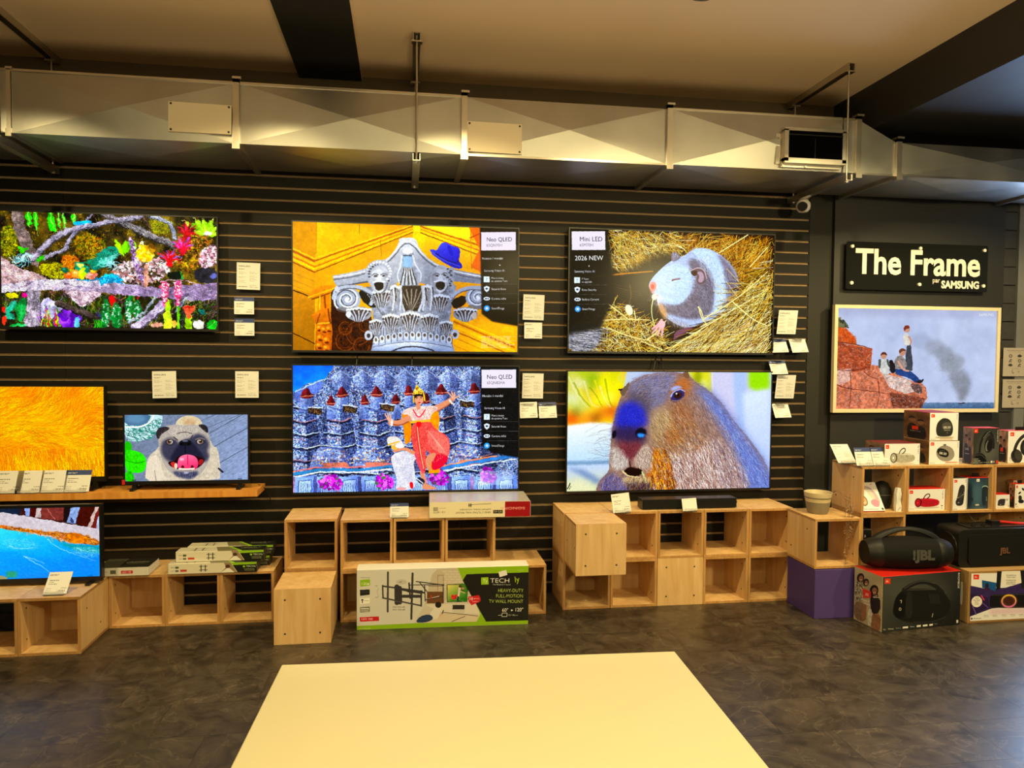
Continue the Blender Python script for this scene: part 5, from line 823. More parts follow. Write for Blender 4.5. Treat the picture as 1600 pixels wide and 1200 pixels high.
def pic_techly():
    c = Cv(1100, 390, [(558.8, 890.3), (823.2, 882.3), (825.2, 974.4), (557, 984.7)], (212, 211, 208), 31).fr(545, 870, 5.424)
    G = (140, 186, 20); K = (26, 26, 22)
    c.poly([(750, 100), (915, 90), (1160, 545), (550, 560), (640, 400)], (206, 198, 186))
    c.poly([(745, 100), (915, 92), (1030, 320), (640, 400), (700, 150)], (196, 186, 170)); 
    for k in range(8):
        for q in range(6): c.rect(790 + q * 44 + (k % 2) * 20, 112 + k * 22, 828 + q * 44 + (k % 2) * 20, 128 + k * 22, (216, 204, 188), a=.7)
    c.rect(748, 150, 752, 400, (150, 90, 50)); c.rect(795, 150, 799, 330, (150, 90, 50)); c.rect(748, 150, 799, 154, (150, 90, 50)); c.rect(670, 240, 800, 245, (90, 70, 60)); c.rect(660, 290, 800, 390, (110, 70, 40)); c.line([(640, 360), (760, 330)], 8, (226, 220, 210)); c.rect(690, 320, 700, 360, (200, 60, 40))
    c.poly([(640, 400), (1070, 390), (1110, 480), (800, 470)], (222, 214, 204)); c.rect(875, 402, 978, 475, (206, 200, 192)); c.rect(875, 402, 976, 440, (50, 46, 44)); c.poly([(780, 472), (980, 480), (1110, 490), (1080, 545), (560, 560)], (214, 200, 178)); c.line([(870, 545), (980, 500)], 5, (70, 60, 50)); c.line([(800, 466), (1090, 496)], 5, (80, 64, 50))
    c.poly([(825, 228), (1000, 222), (1000, 375), (828, 380)], (26, 24, 22)); c.poly([(831, 234), (996, 228), (996, 370), (833, 374)], 0, g=((850, 230), (230, 220, 120), (960, 370), (30, 120, 20))); c.dots([(930, 230), (996, 228), (996, 300), (950, 280)], 40, 9, [(60, 130, 30), (30, 90, 20)]); c.fur([(833, 350), (996, 345), (996, 370), (833, 374)], 60, 0, 20, [(20, 90, 20), (90, 170, 40)], .9, 10, 2, sm=0)
    c.line([(935, 250), (930, 290), (922, 340)], 22, (226, 214, 206), 14); c.line([(922, 335), (918, 368)], 14, (40, 50, 80)); c.ell(936, 244, 11, 12, (90, 50, 30)); c.ell(960, 262, 10, 12, (190, 140, 100)); c.dots([(870, 325), (915, 320), (920, 345), (870, 345)], 20, 9, [(206, 30, 40), (236, 60, 60)]); c.line([(930, 280), (975, 300)], 8, (226, 190, 160))
    c.poly([(720, 430), (750, 385), (780, 395), (778, 430), (760, 520), (700, 530), (680, 480)], (226, 220, 212), sm=1); c.ell(755, 402, 26, 26, (34, 26, 24)); c.poly([(560, 555), (600, 500), (680, 480), (715, 510), (700, 535), (640, 556)], (40, 60, 100), sm=1); c.line([(765, 500), (795, 470)], 12, (220, 180, 150)); c.line([(790, 475), (798, 450)], 8, (30, 30, 30))
    # bracket drawing
    P = (58, 54, 58)
    for a, b, w in (((335, 130), (330, 460), 16), ((540, 138), (528, 522), 17), ((290, 245), (620, 290), 13), ((290, 345), (612, 410), 13), ((290, 240), (292, 345), 12), ((612, 285), (612, 412), 14), ((408, 250), (408, 385), 40), ((430, 262), (432, 380), 40), ((460, 275), (610, 300), 20), ((460, 330), (600, 330), 26), ((510, 220), (520, 345), 14), ((570, 205), (800, 235), 9), ((520, 235), (800, 230), 7), ((640, 240), (645, 370), 9), ((795, 235), (797, 380), 9), ((600, 215), (660, 290), 8), ((645, 360), (790, 330), 8), ((500, 290), (640, 300), 14)): c.line([a, b], w, P)
    c.line([(292, 350), (615, 415)], 4, (110, 106, 110)); c.line([(336, 135), (332, 455)], 4, (96, 92, 96)); c.ell(447, 210, 44, 22, (196, 190, 184)); c.text('+60°', 420, 216, 13, (80, 76, 76)); c.text('+3°', 225, 250, 12, (80, 76, 76)); c.text('-15°', 225, 345, 12, (80, 76, 76)); c.line([(258, 260), (240, 300), (258, 335)], 2, (120, 116, 116)); c.text('MAX VESA 900', 372, 428, 13, (60, 56, 60), sx=.9); c.text('MAX VESA 600', 372, 450, 13, (60, 56, 60), sx=.9)
    c.greek(105, 172, 82, (120, 116, 110), 6); c.poly([(102, 195), (185, 188), (185, 240), (104, 252)], G); c.text('120', 110, 236, 24, (240, 244, 220)); c.poly([(160, 235), (170, 212), (180, 235)], (240, 244, 220)); c.poly([(100, 277), (181, 273), (181, 318), (101, 328)], (36, 36, 34)); c.greek(110, 293, 60, (90, 90, 90), 7); c.poly([(100, 350), (180, 344), (180, 390), (101, 398)], (244, 242, 236)); c.line([(118, 358), (118, 386)], 8, (40, 40, 40)); c.line([(110, 362), (126, 362)], 7, (40, 40, 40)); c.greek(134, 366, 38, (120, 120, 120), 5); c.poly([(98, 424), (180, 418), (180, 462), (99, 470)], (120, 118, 112)); c.rect(104, 432, 174, 442, (222, 220, 214)); c.rect(104, 450, 170, 460, (190, 188, 182))
    c.poly([(94, 510), (256, 502), (256, 540), (96, 548)], (206, 30, 44)); c.text('LED 400', 108, 532, 16, (250, 240, 240), sx=1.25)
    # green and black field
    c.poly([(915, 90), (1510, 68), (1512, 125), (990, 142), (958, 195)], G); c.poly([(60, 585), (560, 560), (1080, 545), (1110, 482), (1075, 400), (1160, 545), (1522, 530), (1522, 572), (60, 628)], G)
    c.poly([(990, 142), (1512, 124), (1522, 532), (1160, 545), (958, 195)], K); c.text('www.techly.com', 85, 610, 12, (226, 236, 190), sx=.9)
    c.poly([(1112, 170), (1172, 166), (1176, 228), (1114, 230)], (150, 196, 24)); c.text('Ty', 1128, 212, 32, (236, 246, 210), sx=.8)
    c.text('TECH', 1188, 212, 38, (226, 226, 224), sx=1.25); c.text('ly', 1395, 210, 52, (170, 206, 40), sx=.9, rot=-8); c.text('The Modern IT brand', 1210, 234, 13, (206, 206, 204), sx=.95); c.greek(1415, 104, 52, (226, 236, 190), 4)
    for t, y in (('HEAVY-DUTY', 292), ('FULL-MOTION', 338), ('TV WALL MOUNT', 384)): c.text(t, 1470, y, 30, (176, 196, 90), al='r', sx=.86)
    c.text('60"', 1293, 460, 32, (240, 240, 236), sx=.9); c.poly([(1370, 438), (1388, 447), (1370, 456)], (240, 240, 236)); c.text('120"', 1400, 456, 32, (240, 240, 236), sx=.9); c.line([(1294, 472), (1336, 470), (1336, 500), (1294, 502), (1294, 472)], 4, (220, 220, 216), sm=0); c.text('152 • 305 cm', 1345, 494, 14, (220, 220, 216), sx=.8); c.line([(1262, 490), (1294, 488)], 3, (220, 220, 216))
    c.poly([(1005, 332), (1095, 318), (1112, 348), (1108, 372), (1035, 405), (1010, 372)], (206, 34, 44)); c.text('10', 1012, 362, 26, (250, 240, 240)); c.greek(1055, 345, 45, (250, 220, 220), 7); c.greek(1040, 370, 55, (250, 220, 220), 7)
    return c

def speaker_art(c, x0, y0, x1, y1, col, handle=True, hl=None):
    """barrel speaker with a carry strap, on its printed box"""
    w, h = x1 - x0, y1 - y0; cy = (y0 + y1) / 2; dk = tuple(v * .45 for v in col); hl = hl or tuple(min(255, v * 1.5 + 20) for v in col)
    c.ell((x0 + x1) / 2, y1 + h * .05, w * .5, h * .1, (170, 166, 156), soft=4, a=.7)
    c.poly([(x0 + w * .1, y0), (x1 - w * .12, y0 + h * .12), (x1, cy), (x1 - w * .1, y1 - h * .06), (x0 + w * .14, y1)], col, sm=2, nz=.15); c.line([(x0 + w * .3, y0 + h * .12), (x1 - w * .15, y0 + h * .22)], h * .08, hl, a=.6)
    c.ell(x0 + w * .14, cy, w * .14, h * .48, dk); c.ell(x0 + w * .13, cy, w * .10, h * .38, col); c.ell(x0 + w * .12, cy, w * .03, h * .1, hl)
    if handle: c.line([(x0 + w * .34, y0 + h * .1), (x0 + w * .42, y0 - h * .3), (x0 + w * .56, y0 - h * .45), (x0 + w * .6, y0 - h * .15), (x0 + w * .48, y0 + h * .1)], h * .11, dk)

def pic_boombox_front():
    c = Cv(760, 500, [(1376.9, 905.1), (1499.4, 894.1), (1499.7, 976), (1376.9, 988.8)], (58, 60, 56), 33).fr(1320, 815, 5.714)
    c.poly([(325, 500), (1030, 440), (1030, 930), (325, 1000)], 0, g=((400, 560), (64, 66, 62), (950, 900), (26, 27, 26))); c.ell(660, 640, 300, 120, (96, 98, 92), soft=60, a=.4)
    c.poly([(420, 800), (440, 690), (500, 625), (560, 612), (800, 612), (880, 640), (935, 720), (940, 780), (890, 860), (780, 905), (640, 912), (500, 890), (430, 850)], (22, 22, 21), sm=2)
    c.line([(515, 622), (590, 575), (690, 548), (790, 580), (860, 640)], 34, (26, 26, 25)); c.line([(520, 612), (600, 562), (690, 540), (790, 566)], 6, (70, 72, 68)); c.ell(490, 760, 58, 110, (10, 10, 10), rot=8); c.poly([(540, 640), (590, 640), (600, 870), (530, 860)], (34, 34, 33), sm=1); c.line([(545, 625), (800, 618)], 5, (70, 72, 68)); c.line([(610, 900), (780, 900), (900, 850)], 4, (60, 60, 58))
    for x in range(745, 830, 16): c.line([(x, 660), (x + 18, 740)], 2.5, (66, 66, 62))
    c.line([(486, 715), (498, 712), (495, 738)], 5, (206, 196, 170)); c.ell(487, 790, 11, 13, (206, 196, 170)); c.ell(487, 790, 7, 9, (16, 16, 16)); c.line([(782, 825), (775, 855)], 5, (190, 180, 160))
    logo(c, 344, 528, 50); c.text('BOOMBOX', 997, 470, 17, (236, 236, 230), rot=90, sx=1.15); c.rect(1004, 470, 1012, 610, (236, 236, 230), a=0)
    c.greek(343, 962, 20, (230, 230, 226), 9); c.greek(385, 957, 50, (230, 230, 226), 8); c.greek(455, 951, 45, (200, 200, 196), 6)
    for x, w in ((515, 48), (640, 36), (694, 42), (752, 32)): c.poly([(x, 942 - (x - 515) * .1), (x + w, 937 - (x - 515) * .1), (x + w, 953 - (x - 515) * .1), (x, 957 - (x - 515) * .1)], (236, 236, 230))
    c.greek(582, 938, 40, (230, 230, 226), 6); c.greek(796, 912, 30, (150, 150, 146), 8); c.rect(996, 880, 1012, 905, (220, 220, 214))
    return c

def pic_boombox_side():
    c = Cv(300, 480, [(1329.1, 887.6), (1376.9, 905.1), (1376.9, 988.8), (1329.1, 967.3)], (178, 164, 134), 35).fr(1320, 815, 5.714)
    c.poly([(52, 415), (325, 515), (325, 700), (52, 700)], 0, g=((100, 430), (186, 176, 150), (250, 700), (150, 136, 108))); c.poly([(230, 560), (325, 560), (325, 700), (240, 680)], (190, 176, 140), soft=20)
    SKN = (150, 104, 76)
    for x, y, r, hair in ((112, 520, 34, (40, 26, 20)), (165, 560, 28, (46, 30, 22)), (245, 630, 40, (30, 18, 14))): c.ell(x, y, r * 1.05, r * 1.2, hair); c.ell(x + 4, y + 6, r * .62, r * .78, SKN); c.line([(x - 6, y + r * .45), (x + 12, y + r * .45)], 4, (230, 220, 206)); c.ell(x - 6, y, 3, 2, (20, 14, 12)); c.ell(x + 12, y, 3, 2, (20, 14, 12))
    c.poly([(60, 560), (130, 550), (160, 620), (150, 720), (55, 740)], (150, 140, 120), sm=1, nz=.5); c.dots([(60, 560), (130, 550), (150, 700), (58, 720)], 60, 6, [(90, 84, 70), (200, 190, 168)]); c.poly([(52, 720), (150, 730), (180, 800), (170, 905), (60, 870)], (128, 100, 74), sm=1, nz=.3); c.poly([(205, 690), (305, 680), (312, 820), (225, 840)], (40, 28, 26), sm=1); c.poly([(225, 620), (205, 720), (230, 760), (240, 680)], (36, 22, 18), sm=1); c.poly([(265, 620), (295, 700), (290, 760), (275, 680)], (36, 22, 18), sm=1); c.line([(240, 690), (300, 690)], 5, (206, 206, 200))
    c.poly([(215, 840), (310, 820), (318, 960), (290, 985), (220, 940)], SKN, sm=1, nz=.25); c.poly([(190, 780), (235, 800), (225, 930), (190, 930)], (206, 200, 190), sm=1, nz=.2); c.line([(160, 760), (150, 860)], 40, SKN, 24); c.line([(260, 850), (305, 880)], 30, (132, 92, 66), 20)
    c.poly([(135, 608), (215, 640), (216, 692), (140, 690)], JR); c.text('JBL', 158, 668, 22, (250, 240, 236), rot=18); c.text('BOLD', 145, 718, 15, (246, 244, 240), rot=16, sx=1.05); c.text('SOUND', 145, 742, 15, (246, 244, 240), rot=16, sx=.95)
    return c

def pic_partybox():
    c = Cv(860, 470, [(1512.8, 892.5), (1650, 885), (1650, 970), (1512.5, 974.5)], (236, 236, 240), 37).fr(1320, 815, 5.714)
    c.rect(1090, 400, 1120, 930, (150, 112, 66)); c.poly([(1100, 430), (1900, 400), (1900, 442), (1100, 462)], (160, 122, 74)); c.poly([(1095, 890), (1900, 868), (1900, 920), (1095, 925)], (150, 112, 66))
    c.poly([(1115, 570), (1250, 600), (1420, 590), (1600, 530), (1900, 480), (1900, 640), (1500, 760), (1300, 780), (1115, 850)], (52, 36, 96), nz=.2); c.poly([(1115, 640), (1270, 680), (1280, 770), (1115, 845)], (40, 24, 74)); c.line([(1140, 760), (1170, 830)], 9, (110, 84, 160)); c.line([(1190, 700), (1270, 770)], 8, (96, 70, 150)); c.line([(1210, 660), (1235, 700)], 9, (226, 60, 110))
    c.poly([(1210, 520), (1340, 545), (1330, 620), (1215, 590)], (24, 84, 150)); c.ell(1255, 570, 16, 22, (30, 30, 60)); c.poly([(1235, 590), (1280, 590), (1285, 612), (1230, 606)], (60, 30, 60)); c.poly([(1560, 545), (1700, 520), (1700, 560), (1580, 590)], (24, 84, 150))
    c.poly([(1340, 440), (1380, 440), (1372, 600), (1335, 610)], (26, 24, 28)); c.poly([(1545, 430), (1582, 430), (1590, 590), (1560, 600)], (26, 24, 28)); c.poly([(1382, 440), (1545, 435), (1560, 545), (1470, 575), (1375, 545)], (238, 234, 226))
    for t, y in (('POWERFUL', 482), ('PORTABLE', 500), ('PUISSANTE', 528), ('ENCEINTE', 546), ('PORTABLE', 562)): c.text(t, 1465, y, 12, (40, 36, 50), al='c', sx=1.05)
    c.poly([(1285, 660), (1310, 650), (1900, 640), (1900, 780), (1300, 778), (1282, 750)], (16, 15, 17), sm=1); c.line([(1300, 658), (1900, 645)], 7, (54, 52, 56)); c.ell(1452, 715, 76, 64, (240, 150, 60), soft=10, a=.35)
    t = np.linspace(0, 6.3, 40)
    for i in range(39):
        f = (math.sin(t[i]) + 1) / 2; c.line([(1452 + 62 * math.cos(t[i]), 713 + 54 * math.sin(t[i])), (1452 + 62 * math.cos(t[i + 1]), 713 + 54 * math.sin(t[i + 1]))], 13, (236 * (1 - f) + 236 * f, 190 * (1 - f) + 110 * f, 70 * (1 - f) + 196 * f), sm=0)
    c.ell(1452, 713, 44, 38, (70, 30, 16)); c.poly([(1300, 782), (1600, 780), (1640, 830), (1280, 835)], (226, 180, 214), a=.6, soft=14)
    c.ell(1172, 715, 46, 50, (240, 236, 228)); [c.text(w, 1172, 690 + k * 17, 10, (40, 36, 50), al='c') for k, w in enumerate(('18 H', 'BATTERY', 'PLAY', 'TIME'))]
    logo(c, 1138, 470, 48); c.text('Bluetooth', 1148, 872, 13, (50, 50, 60), sx=.95); c.ell(1133, 868, 7, 9, (50, 50, 60))
    for x in range(1235, 1640, 78): c.greek(x, 838, 40, (90, 86, 90), 5); c.greek(x, 852, 46, (120, 116, 120), 4)
    return c

def pic_sonora():
    c = Cv(900, 190, None, (226, 216, 184), 39); K = (50, 46, 40)
    c.rect(670, 0, 900, 190, (150, 14, 24)); c.text('SONORA', 850, 70, 34, (226, 150, 150), rot=180, sx=1.15); c.greek(712, 78, 140, (226, 150, 150), 9)
    c.text('SERIES 2 TILTING WALL MOUNT', 545, 120, 22, K, rot=180, sx=.72); c.text('SUPPORT MURAL INCLINABLE', 545, 85, 20, K, rot=180, sx=.75); c.rect(565, 105, 650, 145, (26, 24, 24)); c.text('SO 62', 642, 115, 20, (226, 216, 184), rot=180)
    c.line([(365, 35), (545, 28)], 7, K, 3); c.line([(350, 25), (350, 60)], 8, K); c.line([(365, 25), (365, 60)], 8, K); c.line([(345, 42), (372, 42)], 7, K)
    for k in range(7): c.rect(36 + k * 6, 60, 39 + k * 6, 110, K)
    c.greek(36, 122, 45, K, 8); c.text('CE 10', 140, 110, 20, (90, 86, 78), rot=180); c.greek(86, 70, 60, (150, 140, 120), 8)
    return c

def pic_mount_small(kind):
    c = Cv(800, 130, None, (222, 216, 196), 41); K = (40, 38, 34)
    if kind == 0:
        c.rect(0, 0, 800, 130, (214, 210, 200)); c.rect(215, 40, 300, 95, (90, 96, 80)); c.rect(380, 50, 560, 95, (186, 30, 34)); c.text('LED 100', 395, 84, 24, (246, 236, 230), sx=1.2); c.greek(60, 60, 120, (150, 146, 136), 14); c.rect(300, 0, 304, 130, (180, 176, 164))
        return c
    c.poly([(500, 0), (560, 0), (620, 130), (470, 130), (520, 60)], (150, 130, 96)); c.poly([(470, 130), (540, 60), (600, 130)], (236, 232, 220)); c.poly([(555, 0), (800, 0), (800, 34), (590, 40)], (140, 190, 20)); c.poly([(580, 36), (800, 30), (800, 130), (625, 130)], (22, 24, 18))
    c.ell(535, 50, 22, 22, (80, 50, 40)); c.text('TECHLY', 700, 66, 22, (226, 236, 200)); c.rect(672, 46, 692, 68, (150, 200, 30)); c.greek(680, 82, 100, (190, 200, 150), 9); c.greek(690, 100, 90, (190, 200, 150), 9)
    for a, b in (((280, 40), (350, 40)), ((280, 86), (350, 86)), ((296, 25), (296, 105)), ((334, 25), (334, 105))): c.line([a, b], 8, K)
    for x in (28, 28): c.greek(28, 40, 30, (150, 146, 130), 10)
    c.rect(66, 34, 96, 60, (80, 90, 60)); c.rect(66, 78, 96, 100, (90, 96, 90)); c.rect(110, 74, 168, 100, (196, 60, 44)); c.greek(28, 84, 30, (150, 146, 130), 10)
    return c

def pic_mount_top(kind):
    c = Cv(800, 300, None, (206, 202, 182) if kind else (34, 34, 28), 43)
    if kind:
        c.poly([(430, 0), (800, 0), (800, 300), (560, 300)], (22, 24, 18)); c.poly([(330, 0), (440, 0), (570, 300), (380, 300)], (120, 116, 84)); c.poly([(440, 0), (470, 0), (600, 300), (565, 300)], (140, 190, 20)); c.text('TECHLY', 560, 120, 40, (190, 196, 160)); c.greek(560, 170, 180, (150, 156, 110), 16)
        for a, b in (((130, 100), (260, 100)), ((130, 200), (260, 200)), ((160, 60), (160, 240)), ((230, 60), (230, 240))): c.line([a, b], 10, (60, 58, 52))
    else: c.rect(0, 0, 330, 300, (70, 70, 56)); c.greek(360, 120, 360, (180, 180, 160), 18); c.greek(380, 170, 300, (120, 120, 100), 14)
    return c

def pic_jbl(kind):
    """front prints of the small audio cartons"""
    W, Hh = dict(grip=(420, 210), clock=(360, 360), pill=(390, 300), studio=(330, 390), tune=(330, 330), red=(380, 220), flip=(160, 370), blue=(260, 360), go=(220, 200), buds=(240, 300), kids=(260, 330), band=(140, 200), watch=(130, 150))[kind]
    c = Cv(W, Hh, None, CREAM, 50 + len(kind))
    if kind == 'grip': speaker_art(c, 70, 88, 370, 190, (170, 168, 158)); logo(c, 14, 14, 40); c.text('JBL', 250, 130, 20, (110, 108, 100)); side_words(c, 'Flip Grip 4', 395, 20, 14); c.greek(395, 165, 12, (60, 60, 60), 8)
    elif kind == 'red': speaker_art(c, 70, 90, 330, 186, (176, 12, 36)); logo(c, 16, 14, 36); side_words(c, 'Charge Max', 352, 18, 13); c.text('Bluetooth', 16, 205, 9, (60, 60, 60)); c.rect(340, 170, 360, 178, (50, 50, 50)); c.rect(345, 192, 352, 204, (50, 50, 50))
    elif kind == 'clock':
        c.ell(190, 320, 120, 12, (176, 168, 150), soft=5); c.poly([(80, 200), (95, 130), (150, 75), (195, 68), (250, 90), (285, 150), (296, 220), (285, 280), (255, 308), (110, 308), (85, 270)], (42, 42, 40), sm=2, nz=.15); c.ell(215, 175, 62, 56, (74, 74, 70)); c.text('08:30', 172, 205, 30, (226, 226, 216)); c.greek(180, 225, 80, (200, 200, 190), 8); c.ell(222, 260, 9, 9, (90, 90, 86)); logo(c, 18, 22, 44); side_words(c, 'Horizon 3', 335, 22, 13); c.text('Bluetooth', 18, 345, 11, (60, 60, 60)); c.rect(130, 335, 290, 350, (206, 170, 140), a=.8); c.rect(140, 328, 280, 332, (170, 110, 80), a=.7)
    elif kind == 'pill':
        c.ell(210, 160, 118, 100, (132, 126, 122), rot=16, nz=.15); c.ell(218, 168, 112, 92, (150, 146, 142), rot=16, a=.6); c.poly([(105, 100), (150, 88), (220, 110), (258, 150), (250, 200), (215, 212), (140, 192), (105, 150)], (24, 23, 24), sm=2); c.text('08:30', 128, 165, 32, (240, 240, 232), rot=10); c.greek(140, 120, 60, (160, 160, 156), 5); c.ell(200, 50, 22, 9, (70, 68, 66)); logo(c, 20, 18, 44); side_words(c, 'Horizon 2', 366, 16, 13); c.text('Bluetooth', 14, 284, 12, (60, 60, 60)); c.rect(210, 264, 375, 286, (206, 164, 146), a=.8); c.rect(220, 270, 350, 276, (150, 80, 60), a=.6)
    elif kind == 'studio':
        c.a[:] = np.array((46, 48, 46)) / 255.; c.ell(200, 240, 130, 150, (92, 94, 92), soft=50, a=.8); c.line([(85, 250), (95, 150), (150, 60), (200, 38), (240, 70), (262, 150), (262, 210)], 26, (22, 22, 22)); c.line([(130, 110), (185, 44), (215, 40)], 5, (120, 122, 120)); c.ell(205, 170, 60, 96, (30, 30, 30), rot=14); c.ell(190, 190, 30, 60, (150, 146, 134), rot=14, a=.7); c.ell(212, 180, 34, 66, (14, 14, 14), rot=14); c.ell(100, 320, 72, 52, (18, 18, 18), rot=20); c.ell(120, 350, 60, 44, (10, 10, 10), rot=20); c.line([(48, 290), (110, 280), (165, 330)], 6, (70, 72, 70)); logo(c, 12, 10, 46)
        side_words(c, 'TOUR ONE M3', 304, 20, 14, (226, 226, 220)); [c.greek(10, 325 + k * 20, 70 + 20 * k, (226, 226, 220), 9) for k in range(3)]; c.greek(110, 362, 110, (200, 200, 196), 7); c.rect(230, 350, 252, 372, (226, 226, 220)); c.rect(258, 352, 280, 370, (150, 150, 146)); c.rect(300, 345, 322, 380, JR)
    elif kind == 'tune': c.line([(70, 230), (90, 140), (150, 60), (240, 20), (330, 20)], 34, (44, 42, 40)); c.ell(100, 262, 62, 74, (30, 29, 28), rot=-20); c.ell(118, 250, 40, 52, (60, 58, 54), rot=-20); c.ell(210, 170, 74, 92, (34, 33, 32)); c.ell(220, 168, 52, 70, (70, 66, 62)); logo(c, 24, 16, 42); [c.greek(20, 270 + k * 12, 50, (90, 86, 80), 6) for k in range(4)]
    elif kind == 'flip': c.poly([(70, 110), (100, 72), (130, 80), (140, 120), (128, 280), (118, 310), (80, 325), (40, 310), (32, 270), (50, 240)], (46, 45, 48), sm=2, nz=.2); c.line([(40, 235), (90, 215), (140, 175), (130, 160)], 6, (176, 172, 164)); c.ell(92, 205, 20, 40, (70, 66, 62), a=.6); c.text('JBL', 62, 288, 12, (230, 230, 226)); logo(c, 14, 20, 34); side_words(c, 'Flip 6', 142, 14, 13); c.greek(12, 355, 44, (60, 60, 60), 6)
    elif kind == 'blue': c.a[:] = np.array((34, 58, 78)) / 255.; c.ell(120, 190, 80, 150, (70, 104, 132), soft=40, a=.8); c.poly([(0, 60), (50, 80), (60, 260), (40, 330), (0, 340)], (18, 34, 50), soft=14); c.poly([(168, 110), (185, 96), (220, 98), (236, 112), (234, 320), (172, 322)], (20, 40, 56), sm=1); c.ell(205, 112, 34, 20, (150, 176, 190)); c.ell(205, 118, 30, 15, (20, 34, 46)); [c.ell(224, 226 + k * 18, 3, 5, (170, 190, 200)) for k in range(3)]; logo(c, 104, 16, 34, (230, 234, 230), (30, 50, 70)); side_words(c, 'Pulse', 242, 16, 13, (226, 232, 236)); c.rect(98, 302, 140, 320, (190, 196, 180)); c.greek(90, 340, 100, (120, 150, 170), 5); c.ell(60, 250, 10, 20, (16, 30, 44))
    elif kind == 'go': c.poly([(36, 66), (140, 60), (150, 76), (138, 150), (130, 162), (30, 160), (24, 146)], (52, 46, 54), sm=1, nz=.2); c.ell(172, 76, 16, 14, (50, 46, 50)); c.ell(172, 76, 9, 8, CREAM); c.text('JBL', 66, 148, 12, (236, 230, 230)); c.line([(120, 160), (200, 130)], 3, (150, 140, 130)); c.greek(16, 176, 120, (80, 76, 72), 7); c.rect(190, 150, 208, 180, (196, 160, 120))
    elif kind == 'buds': c.ell(90, 110, 28, 12, (34, 33, 32), rot=-25); c.ell(150, 66, 26, 14, (34, 33, 32), rot=30); c.poly([(66, 150), (90, 138), (130, 146), (136, 200), (72, 200)], (40, 39, 38), sm=1); c.poly([(60, 196), (150, 192), (176, 210), (160, 240), (80, 238)], (28, 27, 26), sm=1); logo(c, 18, 18, 36); [c.rect(28, 70 + k * 12, 34, 78 + k * 12, (206, 60, 40), a=.7) for k in range(9)]; c.ell(28, 250, 12, 12, (90, 90, 90)); [c.greek(16, 272 + k * 10, 60, (90, 86, 80), 5) for k in range(2)]
    elif kind == 'kids': c.poly([(60, 60), (150, 30), (230, 120), (240, 250), (200, 230), (170, 120), (110, 90)], (196, 170, 196), sm=2); c.poly([(90, 70), (150, 60), (200, 150), (190, 210), (150, 190), (130, 110)], (206, 206, 196), sm=2); c.poly([(120, 220), (180, 190), (230, 220), (210, 290), (140, 280)], (196, 140, 176), sm=2); c.ell(45, 210, 50, 62, (120, 74, 40)); c.ell(50, 215, 34, 44, (226, 176, 130)); c.line([(36, 235), (66, 235)], 6, (250, 240, 236)); c.ell(36, 205, 4, 4, (40, 26, 20)); c.ell(62, 205, 4, 4, (40, 26, 20)); c.greek(20, 305, 170, (90, 84, 80), 8); c.ell(236, 308, 13, 13, (60, 60, 60)); c.text('JBL', 190, 30, 16, JR); c.rect(40, 20, 70, 34, (90, 80, 84), a=.6)
    elif kind == 'band': c.a[:] = np.array((30, 28, 28)) / 255.; c.rect(8, 8, 132, 118, (18, 17, 18)); c.text('JBL', 24, 50, 15, (230, 226, 220)); c.rect(70, 66, 112, 108, (120, 30, 30)); c.rect(0, 130, 140, 200, (206, 200, 190)); [c.greek(10, 140 + k * 12, 110, (90, 50, 60), 6) for k in range(4)]
    return c

def pic_people(seed, tone=(96, 70, 50)):
    """dim lifestyle photograph printed on the narrow side of the audio cartons"""
    c = Cv(150, 240, None, tone, seed); n = fbm(c.h, c.w, 50, 4, seed)[..., None]; c.a *= .5 + n
    for k in range(2):
        x = 50 + k * 50; y = 70 + 20 * k; c.poly([(x - 30, 240), (x - 26, y + 50), (x, y + 30), (x + 30, y + 54), (x + 34, 240)], (30, 26, 28), sm=1, nz=.4); c.ell(x, y, 19, 24, (134, 94, 68)); c.poly([(x - 22, y), (x - 16, y - 24), (x + 12, y - 26), (x + 22, y), (x + 12, y - 10), (x - 10, y - 8)], (30, 20, 16), sm=1); c.line([(x - 10, y - 2), (x + 10, y - 2)], 3, (20, 14, 12))
    c.rect(50, 130, 86, 160, JR) if seed % 2 else c.text('DARE', 36, 150, 16, (206, 196, 180)); c.greek(40, 170, 60, (206, 196, 180), 6)
    return c

def pic_spec():
    c = Cv(132, 164, None, (226, 227, 228), 61); K = (40, 38, 36); c.text('SAMSUNG', 10, 26, 10, (16, 16, 18), sx=1.05); c.greek(10, 38, 36, K, 4)
    for x, ys in ((10, (54, 62, 68, 86, 92, 108, 114, 120)), (72, (56, 64, 78, 86, 96, 102, 110))): [c.greek(x, y, 44 if i % 2 else 30, (110, 104, 96), 2.5) for i, y in enumerate(ys)]
    c.greek(10, 144, 54, (90, 86, 80), 6); c.greek(72, 138, 44, (120, 114, 106), 3); c.greek(72, 147, 50, (120, 114, 106), 4); c.rect(8, 132, 124, 133, (190, 184, 170)); return c
def pic_price(blue):
    c = Cv(124, 108, None, (228, 229, 230), 62 + blue); K = (40, 38, 36)
    if blue: c.rect(0, 0, 124, 25, (44, 62, 122))
    c.text('stereo+', 6, 18, 9.5, (244, 244, 250) if blue else (16, 16, 20), sx=1.2); c.greek(14, 40, 50, K, 4); c.greek(14, 50, 28, (110, 104, 96), 3); c.greek(14, 58, 46, (110, 104, 96), 4)
    for k in range(3): c.greek(10, 80 + k * 8, 26, (130, 124, 114), 3)
    c.greek(86, 78, 30, (110, 104, 96), 4); c.text('1 299,99 $', 66, 98, 9, (16, 16, 18), sx=.85); return c
